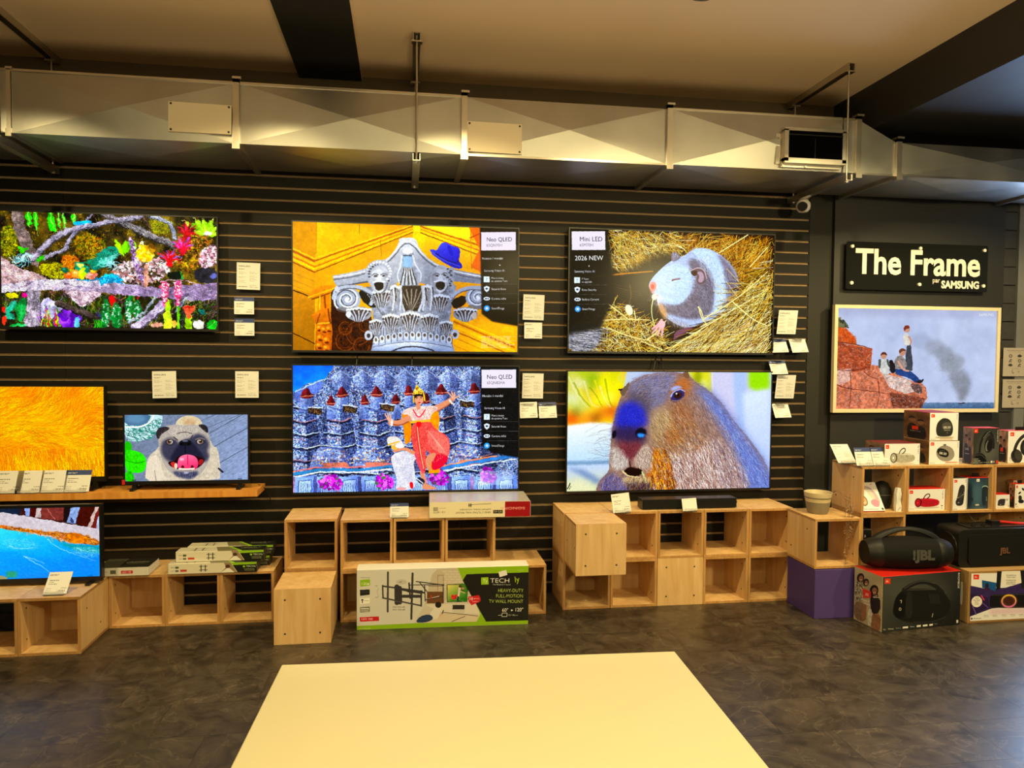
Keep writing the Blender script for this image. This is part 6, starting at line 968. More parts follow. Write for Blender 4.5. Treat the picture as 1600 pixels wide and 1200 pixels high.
def pic_board():
    c = Cv(200, 210, None, (170, 160, 150), 64); K = (56, 52, 50); c.greek(30, 16, 140, K, 4); c.greek(40, 28, 110, (96, 90, 86), 3)
    for i, (x, y) in enumerate(((60, 60), (135, 60), (60, 95), (135, 95), (60, 128), (135, 128))):
        if i % 3 == 0: c.ell(x, y, 14, 13, K); c.ell(x, y, 9, 8, (170, 160, 150)); c.line([(x - 8, y), (x + 8, y)], 3, K)
        elif i % 3 == 1: c.ell(x, y, 18, 9, K); c.ell(x, y - 6, 10, 6, K)
        else: c.line([(x - 10, y + 10), (x, y - 10), (x + 10, y - 6)], 7, K); c.line([(x - 6, y), (x + 8, y + 10)], 6, K)
    c.greek(70, 152, 60, (96, 90, 86), 3); c.line([(78, 165), (78, 185), (92, 185)], 5, K, sm=0); c.text('10', 120, 182, 12, K); return c
# ---------------------------------------------------------------- the room
WY = 4.88                                             # face of the slat wall
def struct(name, mb, m): return tag(mb.build(name, m), kind='structure')

def floor_mat():
    m, nt, b = new_mat('slate_vinyl'); N = nt.nodes; L = nt.links
    tc = N.new('ShaderNodeTexCoord'); oi = N.new('ShaderNodeObjectInfo'); cx = N.new('ShaderNodeCombineXYZ')
    for i in range(3): L.new(oi.outputs['Random'], cx.inputs[i])
    ad = N.new('ShaderNodeVectorMath'); ad.operation = 'MULTIPLY_ADD'; ad.inputs[1].default_value = (13, 29, 7); L.new(cx.outputs[0], ad.inputs[0]); L.new(tc.outputs['Object'], ad.inputs[2])
    n1 = N.new('ShaderNodeTexNoise'); n1.inputs['Scale'].default_value = 7.; n1.inputs['Detail'].default_value = 9; n1.inputs['Roughness'].default_value = .68; n1.inputs['Distortion'].default_value = .9; L.new(ad.outputs[0], n1.inputs['Vector'])
    cr = N.new('ShaderNodeValToRGB'); e = cr.color_ramp.elements; e[0].position = .36; e[0].color = (.022, .0165, .0118, 1); e[1].position = .66; e[1].color = (.082, .063, .046, 1); L.new(n1.outputs['Fac'], cr.inputs[0])
    n2 = N.new('ShaderNodeTexNoise'); n2.inputs['Scale'].default_value = 2.4; n2.inputs['Detail'].default_value = 7; n2.inputs['Distortion'].default_value = 2.; L.new(ad.outputs[0], n2.inputs['Vector'])
    # thin pale veins where the second noise crosses its middle
    s1 = N.new('ShaderNodeMath'); s1.operation = 'SUBTRACT'; s1.inputs[1].default_value = .5; L.new(n2.outputs['Fac'], s1.inputs[0]); s2 = N.new('ShaderNodeMath'); s2.operation = 'ABSOLUTE'; L.new(s1.outputs[0], s2.inputs[0])
    mr = N.new('ShaderNodeMapRange'); mr.inputs['From Max'].default_value = .009; mr.inputs['To Min'].default_value = .6; mr.inputs['To Max'].default_value = 0.; L.new(s2.outputs[0], mr.inputs['Value'])
    mu = N.new('ShaderNodeMath'); mu.operation = 'MULTIPLY'; L.new(mr.outputs[0], mu.inputs[0]); L.new(n1.outputs['Fac'], mu.inputs[1])
    mx = N.new('ShaderNodeMix'); mx.data_type = 'RGBA'; mx.inputs['B'].default_value = (.22, .175, .13, 1); L.new(mu.outputs[0], mx.inputs['Factor']); L.new(cr.outputs[0], mx.inputs['A'])
    hv = N.new('ShaderNodeHueSaturation'); m3 = N.new('ShaderNodeMapRange'); m3.inputs['To Min'].default_value = .86; m3.inputs['To Max'].default_value = 1.14; L.new(oi.outputs['Random'], m3.inputs['Value']); L.new(m3.outputs[0], hv.inputs['Value']); L.new(mx.outputs['Result'], hv.inputs['Color']); L.new(hv.outputs[0], b.inputs['Base Color'])
    r = N.new('ShaderNodeMapRange'); r.inputs['To Min'].default_value = .27; r.inputs['To Max'].default_value = .46; L.new(n1.outputs['Fac'], r.inputs['Value']); L.new(r.outputs[0], b.inputs['Roughness'])
    bp = N.new('ShaderNodeBump'); bp.inputs['Strength'].default_value = .18; bp.inputs['Distance'].default_value = .002; L.new(n1.outputs['Fac'], bp.inputs['Height']); L.new(bp.outputs[0], b.inputs['Normal']); return m
M_FLOOR = floor_mat(); M_GROUT = mat('tile_joint', (.016, .014, .012), .8)
floor = struct('floor', MB().box(-4.6, 7.2, -6., 5.3, -.06, -.0035), [M_FLOOR])
TW, TD = .6096, .3048
tile_me = MB().box(-TW / 2 + .0004, TW / 2 - .0004, -TD / 2 + .0004, TD / 2 - .0004, -.0035, 0).mesh('tile', [M_FLOOR])
for j in range(14):
    y = 5.03 - (j + .5) * TD
    for i in range(13):
        x = -3.1 + (i + .5) * TW + ((j * .37) % 1.) * TW - .3
        if x - TW / 2 < 4.9: inst(tile_me, 'tile', floor, (x, y, 0), (0, 0, math.pi if (i * 7 + j * 3) % 2 else 0))
struct('ceiling', MB().box(-4.6, 3.0, -6., 5.3, 3.39, 3.5), M_CEIL)
struct('ceiling_soffit', MB().box(2.99, 7.2, -6., 5.3, 3.10, 3.5), M_SOFFIT)
struct('ceiling_beam', MB().box(-.665, -.275, -6., 5.0, 3.362, 3.392, 0, r=1), [M_BEAM, M_CEIL])
struct('wall_left', MB().box(-4.7, -4.6, -6., 5.3, 0, 3.5), M_WALLK)
struct('wall_rear', MB().box(-4.7, 7.2, -6.1, -6., 0, 3.5), M_PLASTER)
struct('wall_right', MB().box(7.2, 7.3, -6., 5.3, 0, 3.5), M_PLASTER)

# slat wall: every groove shows raw board behind the black slats
wall = struct('wall_back', MB().box(-4.6, 7.2, WY + .014, 5.3, 0, 3.5), [M_MDF])
seams = [-4.505, -2.065, .375, 2.83]; GZ = .607; GP = .0762; GH = .0145
for a, b in zip(seams, seams[1:]):
    w = b - a - .0016; smesh = MB().box(-w / 2, w / 2, 0, .013, GH / 2, GP - GH / 2, 0, t=1, d=1).mesh('slat', [M_SLAT, M_MDF])
    for k in range(-8, 31):
        z = GZ + k * GP
        if z < -.02: continue
        inst(smesh, 'slat', wall, ((a + b) / 2, WY, z))
struct('wall_upper', MB().box(-4.6, 3.0, WY - .004, WY + .02, 2.99, 3.392), M_UPPER)
struct('trim_1', MB().box(2.83, 3.0, WY - .002, WY + .02, 0, 3.2), M_BEAM)
struct('wall_panel', MB().box(3.0, 4.345, WY - .035, WY + .02, 0, 3.1), M_WALLK)
# painted block work beyond the panel, then a plastered pier and the shop window that lights this end
blockwall = struct('wall_block', MB().box(4.345, 4.50, WY + .002, WY + .02, 0, 3.1), M_GROUT)
rb = random.Random(4)
for k in range(23):
    z = .02 + k * .134; x = 4.35 - (.16 if k % 2 else 0.)
    while x < 4.47:
        w = rb.uniform(.26, .32); x0 = max(x, 4.347); x1 = min(x + w, 4.475)
        if x1 - x0 > .03: MB().box(x0 + .004, x1 - .004, WY - .012 + rb.uniform(-.005, .006), WY + .01, z + .004, z + .130).build('brick', M_BRICK, blockwall)
        x += w
struct('wall_pier', MB().box(4.475, 4.56, WY - .022, WY + .1, 0, 3.1), M_PLASTER)
struct('wall_below_window', MB().box(4.56, 7.2, WY - .022, WY + .1, 0, .95), M_PLASTER)
m, nt, b = new_mat('daylight_pane'); b.inputs['Base Color'].default_value = (.05, .06, .07, 1); b.inputs['Roughness'].default_value = .05; b.inputs['Emission Color'].default_value = (.42, .62, 1., 1); b.inputs['Emission Strength'].default_value = 14.
win = struct('window_1', MB().box(4.56, 4.585, WY - .05, WY, .95, 2.52).box(6.5, 6.58, WY - .05, WY, .95, 2.52).box(4.56, 6.58, WY - .05, WY, 2.45, 2.52).box(4.56, 6.58, WY - .05, WY, .95, 1.0), [M_SCREW])
for i in range(2): MB().box(4.585 + i * .98, 5.52 + i * .98, WY - .03, WY - .02, 1.0, 2.45).build('pane', m, win)
MB().box(5.52, 5.565, WY - .05, WY - .01, 1.0, 2.45).build('mullion', M_SCREW, win)
# ---------------------------------------------------------------- ventilation duct and its hangers
DY0, DY1, DZ0, DZ1 = 4.218, 4.80, 2.752, 3.074
duct = thing('ventilation_duct', 'long galvanised steel rectangular ventilation duct running above the wall of televisions', 'duct', (0, DY0, DZ0))
def section(x0, x1, za, zb, cross=True):
    """sheet-metal length with cross-broken front and underside"""
    m = MB(); D = DY1 - DY0; a, b = za - DZ0, zb - DZ0; h = .024 if cross else 0; xm = (x0 + x1) / 2
    F = [(x0, 0, 0), (x1, 0, 0), (x1, 0, b), (x0, 0, a)]; U = [(x0, D, 0), (x1, D, 0), (x1, 0, 0), (x0, 0, 0)]
    for Q, apex in ((F, (xm, -h, (a + b) / 4)), (U, (xm, D / 2, -h))):
        if Q is F: apex = (xm, -h, (a + b) / 4)
        for i in range(4):
            if cross: m.quad([Q[i], Q[(i + 1) % 4], apex], uv=False)
        if not cross: m.quad(Q)
    m.quad([(x0, 0, a), (x1, 0, b), (x1, D, b), (x0, D, a)]); m.quad([(x1, D, 0), (x0, D, 0), (x0, D, a), (x1, D, b)])
    return m.build('duct_section', M_GALV, duct)
def flange(x, z1, w=.032, p=.022):
    h = z1 - DZ0; D = DY1 - DY0; m = MB()
    m.box(x - w / 2, x + w / 2, -p, .002, -p, h + p); m.box(x - w / 2, x + w / 2, -p, D + p, -p, .002); m.box(x - w / 2, x + w / 2, -p, D + p, h, h + p)
    f = m.build('flange', M_ZINC, duct)
    MB().box(x - w / 2 - .004, x + w / 2 + .004, -p - .006, .01, -p - .012, -p + .03).build('corner_cleat', M_ZINC, f); MB().box(x - w / 2 - .002, x + w / 2 + .012, -p - .004, .03, h + p - .004, h + p + .008).build('corner_cleat', M_ZINC, f)
    return f
DX = [-3.27, -2.04, -.905, .33, 1.54, 2.745]
for a, b in zip(DX, DX[1:]): section(a + .012, b - .012, DZ1, DZ1)
section(2.757, 3.005, DZ1, 2.952, False); section(3.03, 4.24, 2.952, 2.952); section(4.25, 5.5, 2.952, 2.952)
for x in (-.905, .33, 1.54, 2.745): flange(x, DZ1)
flange(-2.04, DZ1, .02, .008); flange(3.018, 2.952); flange(4.245, 2.952)
for x0, x1, y in ((-.90, .33, 0), (1.545, 2.74, 0), (-3.2, -.91, 0)): MB().box(x0, x1, -.006, .004, DZ1 - DZ0 - .004, DZ1 - DZ0 + .008).build('seam_lip', M_ZINC, duct)
MB().box(.345, 1.525, -.008, .004, -.008, .004).build('seam_lip', M_ZINC, duct); MB().box(2.76, 5.5, -.008, .004, -.008, .003).build('seam_lip', M_ZINC, duct)
def on_duct(px, py): p = at(px, py, DY0 - .012); return p.x, p.z - DZ0
def cover(q):
    P = [on_duct(*p) for p in q]; m = MB(); n = len(m.v)
    m.v += [(x, -.024, z) for x, z in P] + [(x, -.012, z) for x, z in P]
    m.f += [((3, 2, 1, 0), 0, None), ((4, 5, 6, 7), 0, None)] + [((i, (i + 1) % 4, 4 + (i + 1) % 4, 4 + i), 0, None) for i in range(4)]
    o = m.build('access_cover', M_COVER, duct); tag(o, 'blank ivory cover plate')
    cx, cz = sum(p[0] for p in P) / 4, sum(p[1] for p in P) / 4
    for x, z in P: x = x + (cx - x) * .08; z = z + (cz - z) * .14; MB().cyl((x, -.027, z), (x, -.02, z), .006, n=8).build('screw', M_SCREW, o)
cover([(264, 159), (362.5, 166), (362, 211), (264, 206)]); cover([(730, 190), (815, 195.5), (814.5, 242), (730, 237)])
# open air register
P0, P1 = on_duct(1224, 204.5), on_duct(1312, 258.5); x0, x1, z1, z0 = P0[0], P1[0], P0[1], P1[1]
rg = MB().box(x0 - .05, x0 + .01, -.02, 0, z0 - .01, z1 - .02).box(x1 - .01, x1 + .03, -.02, 0, z0, z1).box(x0 - .02, x1 - .01, -.03, 0, z0 - .03, z0 + .005)
rg.box(x0 - .012, x0 + .012, -.058, 0, z0, z1).box(x1 - .012, x1 + .012, -.058, 0, z0, z1).box(x0 - .012, x1 + .012, -.058, 0, z1 - .008, z1 + .01).box(x0 - .012, x1 + .012, -.058, 0, z0 - .01, z0 + .02)
ro = rg.build('air_register', M_ZINC, duct); tag(ro, 'black open air register with steel collar')
MB().box(x0 + .01, x1 - .01, -.05, -.046, z0 + .01, z1 - .006).build('register_shade_sheet', mat('duct_darkness', (.002, .002, .002), .95, spec=0.), ro)  # black sheet stands in for the shade inside the register
MB().box((x0 + x1) / 2 - .002, (x0 + x1) / 2 + .002, -.052, -.05, z0 + .02, z1 - .05).box(x0 + .012, x1 - .012, -.06, -.05, z1 - .035, z1 - .028).build('damper_blade', mat('damper_steel', (.03, .03, .03), .3, metal=.7), ro)
for x, z in ((x0 - .03, z1 - .05), (x0 - .01, z0 - .02), ((x0 + x1) / 2 - .05, z0 - .022), (x1 + .02, z1 - .01)): MB().cyl((x, -.036, z), (x, -.02, z), .007, n=8).build('screw', M_ZINC, ro)

def hanger(x, label, w=.042, wide=0.):
    t = thing('trapeze_hanger', label, 'hanger', (x, DY0, DZ0 - .06), group='duct hangers')
    zc = 3.39 - (DZ0 - .06); L0, L1 = -.04, .60
    m = MB(); m.box(-w / 2, w / 2, L0 - .03, L1 + .05, zc - .006, zc - .0005); m.box(-w / 2, -w / 2 + .004, L0 - .03, L1 + .05, zc - .042, zc - .006); m.box(w / 2 - .004, w / 2, L0 - .03, L1 + .05, zc - .042, zc - .006)
    m.build('ceiling_channel', M_ZINC, t)
    for y in (L0, L1 - .02):
        MB().cyl((0, y, -.01), (0, y, zc - .01), .0055, n=8).build('threaded_rod', M_ZINC, t)
        MB().box(-.03, .03, y - .02, y + .02, zc - .05, zc - .042).build('rod_plate', M_ZINC, t); MB().cyl((0, y, -.012), (0, y, .004), .012, n=6).build('nut', M_ZINC, t)
    MB().box(-w / 2 - wide, w / 2 + wide, L0 - .03, L1 + .02, -.004, .0).box(-w / 2 - wide, -w / 2 - wide + .004, L0 - .03, L1 + .02, 0, .035).box(w / 2 + wide - .004, w / 2 + wide, L0 - .03, L1 + .02, 0, .035).build('trapeze_bar', M_ZINC, t)
    return t
hanger(.062, 'steel rod hanger holding the duct between the ivory covers'); hanger(-2.085, 'steel rod hanger under the end of the duct above the jungle television'); hanger(2.655, 'steel rod hanger beside the open air register')

camo = thing('security_camera', 'small white security camera with dark lens mounted under the duct', 'camera', at(1255, 322, 4.70))
MB().cyl((0, .02, .04), (0, .02, .07), .03, .034, n=20).build('mount', M_BLACK, camo, True); MB().lathe([(.005, -.045), (.03, -.04), (.045, -.02), (.048, 0), (.045, .02), (.03, .04), (.005, .046)], 20).build('ball_housing', M_WHITE, camo, True)
ld = (Vector((0, 0, CH)) - camo.location + Vector((-.9, 0, -.5))).normalized()
MB().cyl(ld * .03, ld * .052, .034, .030, n=22).build('lens_face', M_BLACK, camo, True)
tl = thing('track_spotlight', 'black ceiling track spotlight at the very top edge of the picture', 'spotlight', (1.23, 3.02, 3.16))
MB().cyl((0, -.01, -.045), (0, -.05, .1), .035, .035, n=16).build('lamp_can', M_BLACK, tl, True); MB().box(-.012, .012, -.03, 0, .06, .228).build('stem', M_BLACK, tl)
# ---------------------------------------------------------------- televisions
def quad_rect(q, y):
    P = [at(px, py, y) for px, py in q]; return (P[0].x + P[3].x) / 2, (P[1].x + P[2].x) / 2, (P[2].z + P[3].z) / 2, (P[0].z + P[1].z) / 2
def tv(label, rect, y, cv, name='television', bez=(.008, .008, .014), mount='wall', feet_z=None, emit=1.0, frame=None, depth=.045, footx=.33, wy=WY, group='televisions on display'):
    x0, x1, z0, z1 = rect; cx, cz = (x0 + x1) / 2, z0; w = (x1 - x0) / 2; h = z1 - z0; s, tp, bt = bez
    t = thing(name, label, 'television', (cx, y, feet_z if feet_z is not None else z0 - bt), 0, group); o = z0 - t.location.z
    g = cv.a.mean(2, keepdims=True); cv.a = np.clip(((g + (cv.a - g) * 1.22) - .45) * 1.12 + .45, 0, 1)
    MB().box(-w, w, .0, .004, o, o + h, 1, f=0).build('screen', [img_mat('picture', cv, emit, .22), M_BLACK], t)
    fm = frame or M_BLACK; f = -.004 if not frame else -.014
    MB().box(-w - s, -w, f, .02, o - bt, o + h + tp).box(w, w + s, f, .02, o - bt, o + h + tp).box(-w, w, f, .02, o + h, o + h + tp).box(-w, w, f, .02, o - bt, o).build('bezel', fm, t)
    MB().box(-w - s + .004, w + s - .004, .018, depth, o - bt + .004, o + h + tp - .004).build('rear_housing', M_BLACK, t)
    if mount == 'wall': MB().box(-.25, .25, depth, wy - y - .001, o + h * .3, o + h * .7).build('wall_bracket', M_SCREW, t)
    else:
        for sx in (-1, 1):
            m = MB(); X = sx * (w - footx * w * .25 - .02); m.box(X - .012, X + .012, .0, .03, .008, o + .01); m.box(X - .012, X + .012, -.045, .10, 0, .009); m.build('foot', M_BLACK, t)
    return t
Q = dict(jungle=[(2, 328.8), (338.8, 342), (339.2, 515), (2, 509.5)], cap=[(457.5, 344.5), (810.5, 359.5), (807.5, 550.5), (458, 546.5)], temple=[(458, 570.3), (810.7, 573.8), (808.8, 763.5), (458, 769.8)], rat=[(892.5, 356.5), (1211.5, 368.5), (1204.5, 552.5), (886.5, 547.5)], capy=[(889.2, 579.5), (1206, 583), (1201, 764), (883.8, 765.5)], pug=[(195, 647.5), (387.5, 648.3), (387, 750), (195.5, 751.3)], art=[(1308, 480.5), (1556.3, 487), (1553.8, 639), (1305, 638)])
tv('wall television showing a jungle terrarium with branches and blue lizards', quad_rect(Q['jungle'], 4.8), 4.8, pic_jungle())
tv('wall television showing a carved marble capital with a blue hat on yellow', quad_rect(Q['cap'], 4.8), 4.8, pic_capital())
tv('wall television showing costumed dancers before a blue mosaic temple', quad_rect(Q['temple'], 4.8), 4.8, pic_temple())
tv('wall television showing a pale rat asleep in straw', quad_rect(Q['rat'], 4.8), 4.8, pic_rat())
tv('wall television showing a close-up of a capybara', quad_rect(Q['capy'], 4.8), 4.8, pic_capybara())
SHZ = .783
pug = tv('small television on the wooden shelf showing a pug with its tongue out', quad_rect(Q['pug'], 4.70), 4.70, pic_pug(), bez=(.010, .010, .022), mount='feet', feet_z=SHZ)
MB().box(-.372, -.356, -.006, -.004, .035, .065).build('sticker', M_REDC, pug)
r = quad_rect([(-130, 602), (162.5, 605.5), (163, 744.5), (-130, 748)], 4.74); tv('television on the wooden shelf filled with orange yellow fur', (r[1] - .94, r[1], r[2], r[2] + .53 + .012), 4.74, pic_fur(), bez=(.008, .008, .03), mount='feet', feet_z=SHZ)
r = quad_rect([(-70, 797), (155.5, 791), (155.7, 898.5), (-70, 909)], 4.40); tv('television on the low plywood cubes showing a turquoise sea and beach', (r[0], r[1], r[2], r[3]), 4.40, pic_beach(), bez=(.012, .016, .026), mount='feet', feet_z=.312)
tv('framed television like a painting with cliff, seated figures and smoke', quad_rect(Q['art'], 4.79), 4.79, pic_watercolour(), name='framed_television', bez=(.024, .024, .026), frame=M_CREAMFR, emit=.92, depth=.05, wy=WY - .035)

# acrylic sign above the framed television
sg = thing('acrylic_sign', 'smoked acrylic sign reading The Frame above the framed television', 'sign', at(1433, 456, 4.80))
a, b = at(1323, 380, 4.80), at(1542, 457, 4.80); w = (b.x - a.x) / 2; h = (at(1433, 383, 4.8).z - at(1433, 457, 4.8).z); c0 = (a.x + b.x) / 2; sg.location = (c0, 4.80, b.z)
MB().rbox(-w, w, 0, .006, 0, h, .014).build('panel', M_SIGN, sg)
for x in (-w + .04, .01, w - .035):
    for z in (.045, h - .035): MB().cyl((x, -.012, z), (x, WY - .035 - 4.80, z), .012, n=14).build('standoff', M_LETTER, sg, True)
def fit(o, width):
    x1 = max(v.co.x for v in o.data.vertices); x0 = min(v.co.x for v in o.data.vertices); o.scale.x = width / (x1 - x0); o.location.x -= x0 * o.scale.x
z_b = (b.z - at(1433, 426, 4.8).z); o = letters('lettering', 'The Frame', .245, M_LETTER, sg, (at(1336, 420, 4.8).x - c0, -.003, at(1433, 429, 4.8).z - b.z), ext=.0008, off=.006); fit(o, at(1531, 420, 4.8).x - at(1336, 420, 4.8).x)
o = letters('lettering', 'SAMSUNG', .072, M_LETTER, sg, (at(1470, 450, 4.8).x - c0, -.003, at(1500, 450.5, 4.8).z - b.z), ext=.0008, off=.003); fit(o, at(1529, 450, 4.8).x - at(1470, 450, 4.8).x)
o = letters('lettering', 'par', .05, M_LETTER, sg, (at(1457, 441, 4.8).x - c0, -.003, at(1463, 441.5, 4.8).z - b.z), ext=.0008); fit(o, at(1468, 441, 4.8).x - at(1457, 441, 4.8).x)

# ---------------------------------------------------------------- plywood cubes
CW, CT = .309, .015
def cube_meshes(d):
    w = CW / 2; k = {}
    k['top_panel'] = MB().box(-w, w, 0, d, CW - CT, CW, 0, f=1, b=1, l=1, r=1); k['bottom_panel'] = MB().box(-w, w, 0, d, 0, CT, 0, f=1, b=1, l=1, r=1)
    k['side_l'] = MB().box(-w, -w + CT, .0005, d, CT, CW - CT, 0, f=1, b=1); k['side_r'] = MB().box(w - CT, w, .0005, d, CT, CW - CT, 0, f=1, b=1); k['back_panel'] = MB().box(-w + CT, w - CT, d - .012, d - .0005, CT, CW - CT, 0)
    k['back_cover'] = MB().box(-w, w, d, d + .008, 0, CW, 0, l=1, r=1, t=1, d=1)
    return {n: m.mesh(n.split('_l')[0].split('_r')[0] if n.startswith('side') else n, [M_PLY, M_PLYE]) for n, m in k.items()}
CM = {}
scr = MB().cyl((0, -.001, 0), (0, .001, 0), .0055, n=8).mesh('screw', [M_SCREW])
def cube(label, x0, y0, z0, d=.35, back=True, rev=False, group=None, skew=0.):
    if d not in CM: CM[d] = cube_meshes(d)
    k = CM[d]; t = thing('plywood_cube', label, 'cube', (x0 + CW / 2, y0 + (d + .008 if rev else 0), z0 + .0005), (math.pi if rev else 0) + skew, group or 'stacked plywood display cubes')
    inst(k['top_panel'], 'top_panel', t); inst(k['bottom_panel'], 'bottom_panel', t); inst(k['side_l'], 'side_panel', t); inst(k['side_r'], 'side_panel', t)
    w = CW / 2
    if rev:
        inst(k['back_cover'], 'back_panel', t)
        for x in (-.095, .095):
            for z in (.06, .25): inst(scr, 'screw', t, (x, d + .008, z))
        for y in (.07, .27): inst(scr, 'screw', t, (w, y, .16), (0, 0, math.pi / 2))
    else:
        if back: inst(k['back_panel'], 'back_panel', t)
        for s in (-1, 1):
            for y, z in ((.06, .07), (.06, .24)): inst(scr, 'screw', t, (s * (w - CT), y, z), (0, 0, math.pi / 2))
        inst(scr, 'screw', t, (-w, .09, .23), (0, 0, math.pi / 2)); inst(scr, 'screw', t, (-w, .28, .08), (0, 0, math.pi / 2)); inst(scr, 'screw', t, (w, .08, .22), (0, 0, math.pi / 2)); inst(scr, 'screw', t, (w, .26, .08), (0, 0, math.pi / 2))
    return t
P = CW + .0015
# stand under the beach television
cube('open plywood cube at the right end of the stand under the beach television', -2.018, 4.172, 0); cube('open plywood cube at the left edge of the picture with a black cable inside', -2.018 - P, 4.172, 0, back=False)
cube('rear plywood cube against the wall behind the beach television', -2.018, 4.53, 0, .34)
# low row beside it
cube('closed-back plywood cube in the low row under the small white bracket box', -1.705, 4.54, 0, .33); cube('see-through plywood cube in the low row under the green boxes', -1.705 + P, 4.54, 0, .33, back=False); cube('see-through plywood cube at the right end of the low row', -1.705 + 2 * P, 4.54, 0, .33, back=False)
# tall pair left of centre
cube('floor cube with its blank screwed face forward, left of the long bracket box', -.712, 4.166, 0, .32, rev=True); cube('open plywood cube standing above the blank-fronted floor cube', -.710, 4.523, CW + .001, .34, back=False); cube('plywood cube hidden behind the blank-fronted floor cube', -.710, 4.523, 0, .34, back=True)
# middle cabinet
MX = -.378
for i in range(4): cube(('plywood cube on the floor left behind the long bracket box', 'second plywood cube behind the long bracket box', 'third plywood cube behind the long bracket box', 'plywood cube on the floor to the right of the long bracket box')[i], MX + i * (P + .006), 4.478, 0, .35, back=i in (0, 3))
for i in range(3): cube(('see-through plywood cube under the dancer television, left of its upper row', 'see-through plywood cube under the dancer television with a price card on its edge', 'see-through plywood cube under the white and red box')[i], MX + i * (P + .003), 4.478, CW + .001, .35, back=False)
# capybara cabinet
KX = 1.0; KP = P + .0015
kl = (('closed-back plywood cube at the lower left of the cabinet under the capybara', 'closed-back plywood cube below and right of the jutting cube', 'plywood cube with blank screwed front in the bottom row under the capybara', 'open plywood cube right of the blank-fronted one in the bottom row', 'open plywood cube at the right end of the bottom row under the capybara'),
      ('plywood cube behind the jutting one, upper left of the capybara cabinet', 'closed-back plywood cube just right of the jutting cube', 'see-through plywood cube under the left half of the soundbar', 'see-through plywood cube under the right half of the soundbar', 'closed-back plywood cube at the upper right end of the capybara cabinet'))
for j in range(2):
    for i in range(5): cube(kl[j][i], KX + i * KP, 4.53, j * (CW + .001), .345, back=not (j == 1 and i in (2, 3)), rev=(j == 0 and i == 2))
cube('plywood cube jutting forward with a blank screwed face on the capybara cabinet', 1.008, 4.225, CW - .002, .295, rev=True)
# right-hand column and shelves
cube('plywood cube carrying the flower pot on top of the purple box', 2.508, 4.185, CW + .002, .33, back=False)
RX = 2.866; RY = 4.262
for i in range(4): cube(('top shelf cube holding the pink headphone box', 'top shelf cube holding the red speaker box', 'top shelf cube holding the slim white box and dark blue box', 'top shelf cube holding the small boxes at the picture edge')[i], RX + i * KP, RY, 2 * (CW + .001), .33, back=False)
cube('lower shelf cube behind the black barrel speaker', RX, RY, CW + .001, .33, back=False); cube('floor cube behind the black barrel speaker box', RX, RY, 0, .33)
cube('support cube behind the big black party speaker', RX + 3 * KP + .02, RY + .06, CW + .001, .27, back=True); cube('floor support cube behind the party speaker carton', RX + 3 * KP + .02, RY + .06, 0, .27)

# ---------------------------------------------------------------- cartons
def carton(name, label, w, d, h, loc, rz=0., body=M_CARD, cat='box', group=None, **faces):
    """printed carton: one mesh, origin at its front left lower corner"""
    mats = [body]; fm = {}
    for k, m in faces.items():
        if m not in mats: mats.append(m)
        fm[k] = mats.index(m)
    o = MB().box(0, w, 0, d, 0, h, 0, **fm).build(name, mats, None, False, loc, (0, 0, rz)); bv = o.modifiers.new('edge', 'BEVEL'); bv.width = .0018; bv.segments = 1
    return tag(o, label, cat, group)
pm = carton('cardboard_box', 'solid purple card box under the flower pot cube', .309, .33, .306, (2.51, 4.178, .0005), 0, M_PURPLE)
# long wall-mount carton
m_te = img_mat('print_mount_long', pic_techly(), 0, .35)
a, b = atz(557, 985, 0), atz(825.5, 975.5, 0); th = math.atan2(b.y - a.y, b.x - a.x); L = (b - a).length
K_END = mat('black_card_end', (.02, .02, .018), .5); G_EDGE = mat('green_card', srgb(140, 186, 30), .5)
tb = carton('wall_mount_box', 'long white, green and black bracket box reading HEAVY-DUTY FULL-MOTION TV WALL MOUNT', L, .12, .357, (a.x, a.y, .0005), th, M_CARD, f=m_te, l=K_END, r=K_END)
stk = MB().box(0, .048, -.0015, 0, 0, .03).build('price_sticker', M_CARD, tb, False, (at(780, 903, a.y).x - a.x, -.0005, at(780, 900, a.y).z), (0, -.25, 0))
# boombox carton and party speaker carton
a, b = atz(1377, 988.6, 0), atz(1499.5, 976, 0); th = math.atan2(b.y - a.y, b.x - a.x); L = (b - a).length
bbx = carton('speaker_box', 'black and red barrel speaker box with three people on its side', L, .235, .332, (a.x, a.y, .0005), th, M_DKCARD, f=img_mat('print_barrel_front', pic_boombox_front(), 0, .35), l=img_mat('print_barrel_side', pic_boombox_side(), 0, .35), t=M_REDC)
pa = atz(1512, 974.5, 0); ptx = carton('speaker_box', 'kraft carton printed with a glowing ring speaker at the picture edge', .62, .30, .322, (pa.x, pa.y + .0, .0005), .02, M_KRAFT, f=img_mat('print_party_front', pic_partybox(), 0, .4))
MB().box(-.0012, 0, .05, .15, .10, .24).build('barcode_label', M_CARD, ptx)
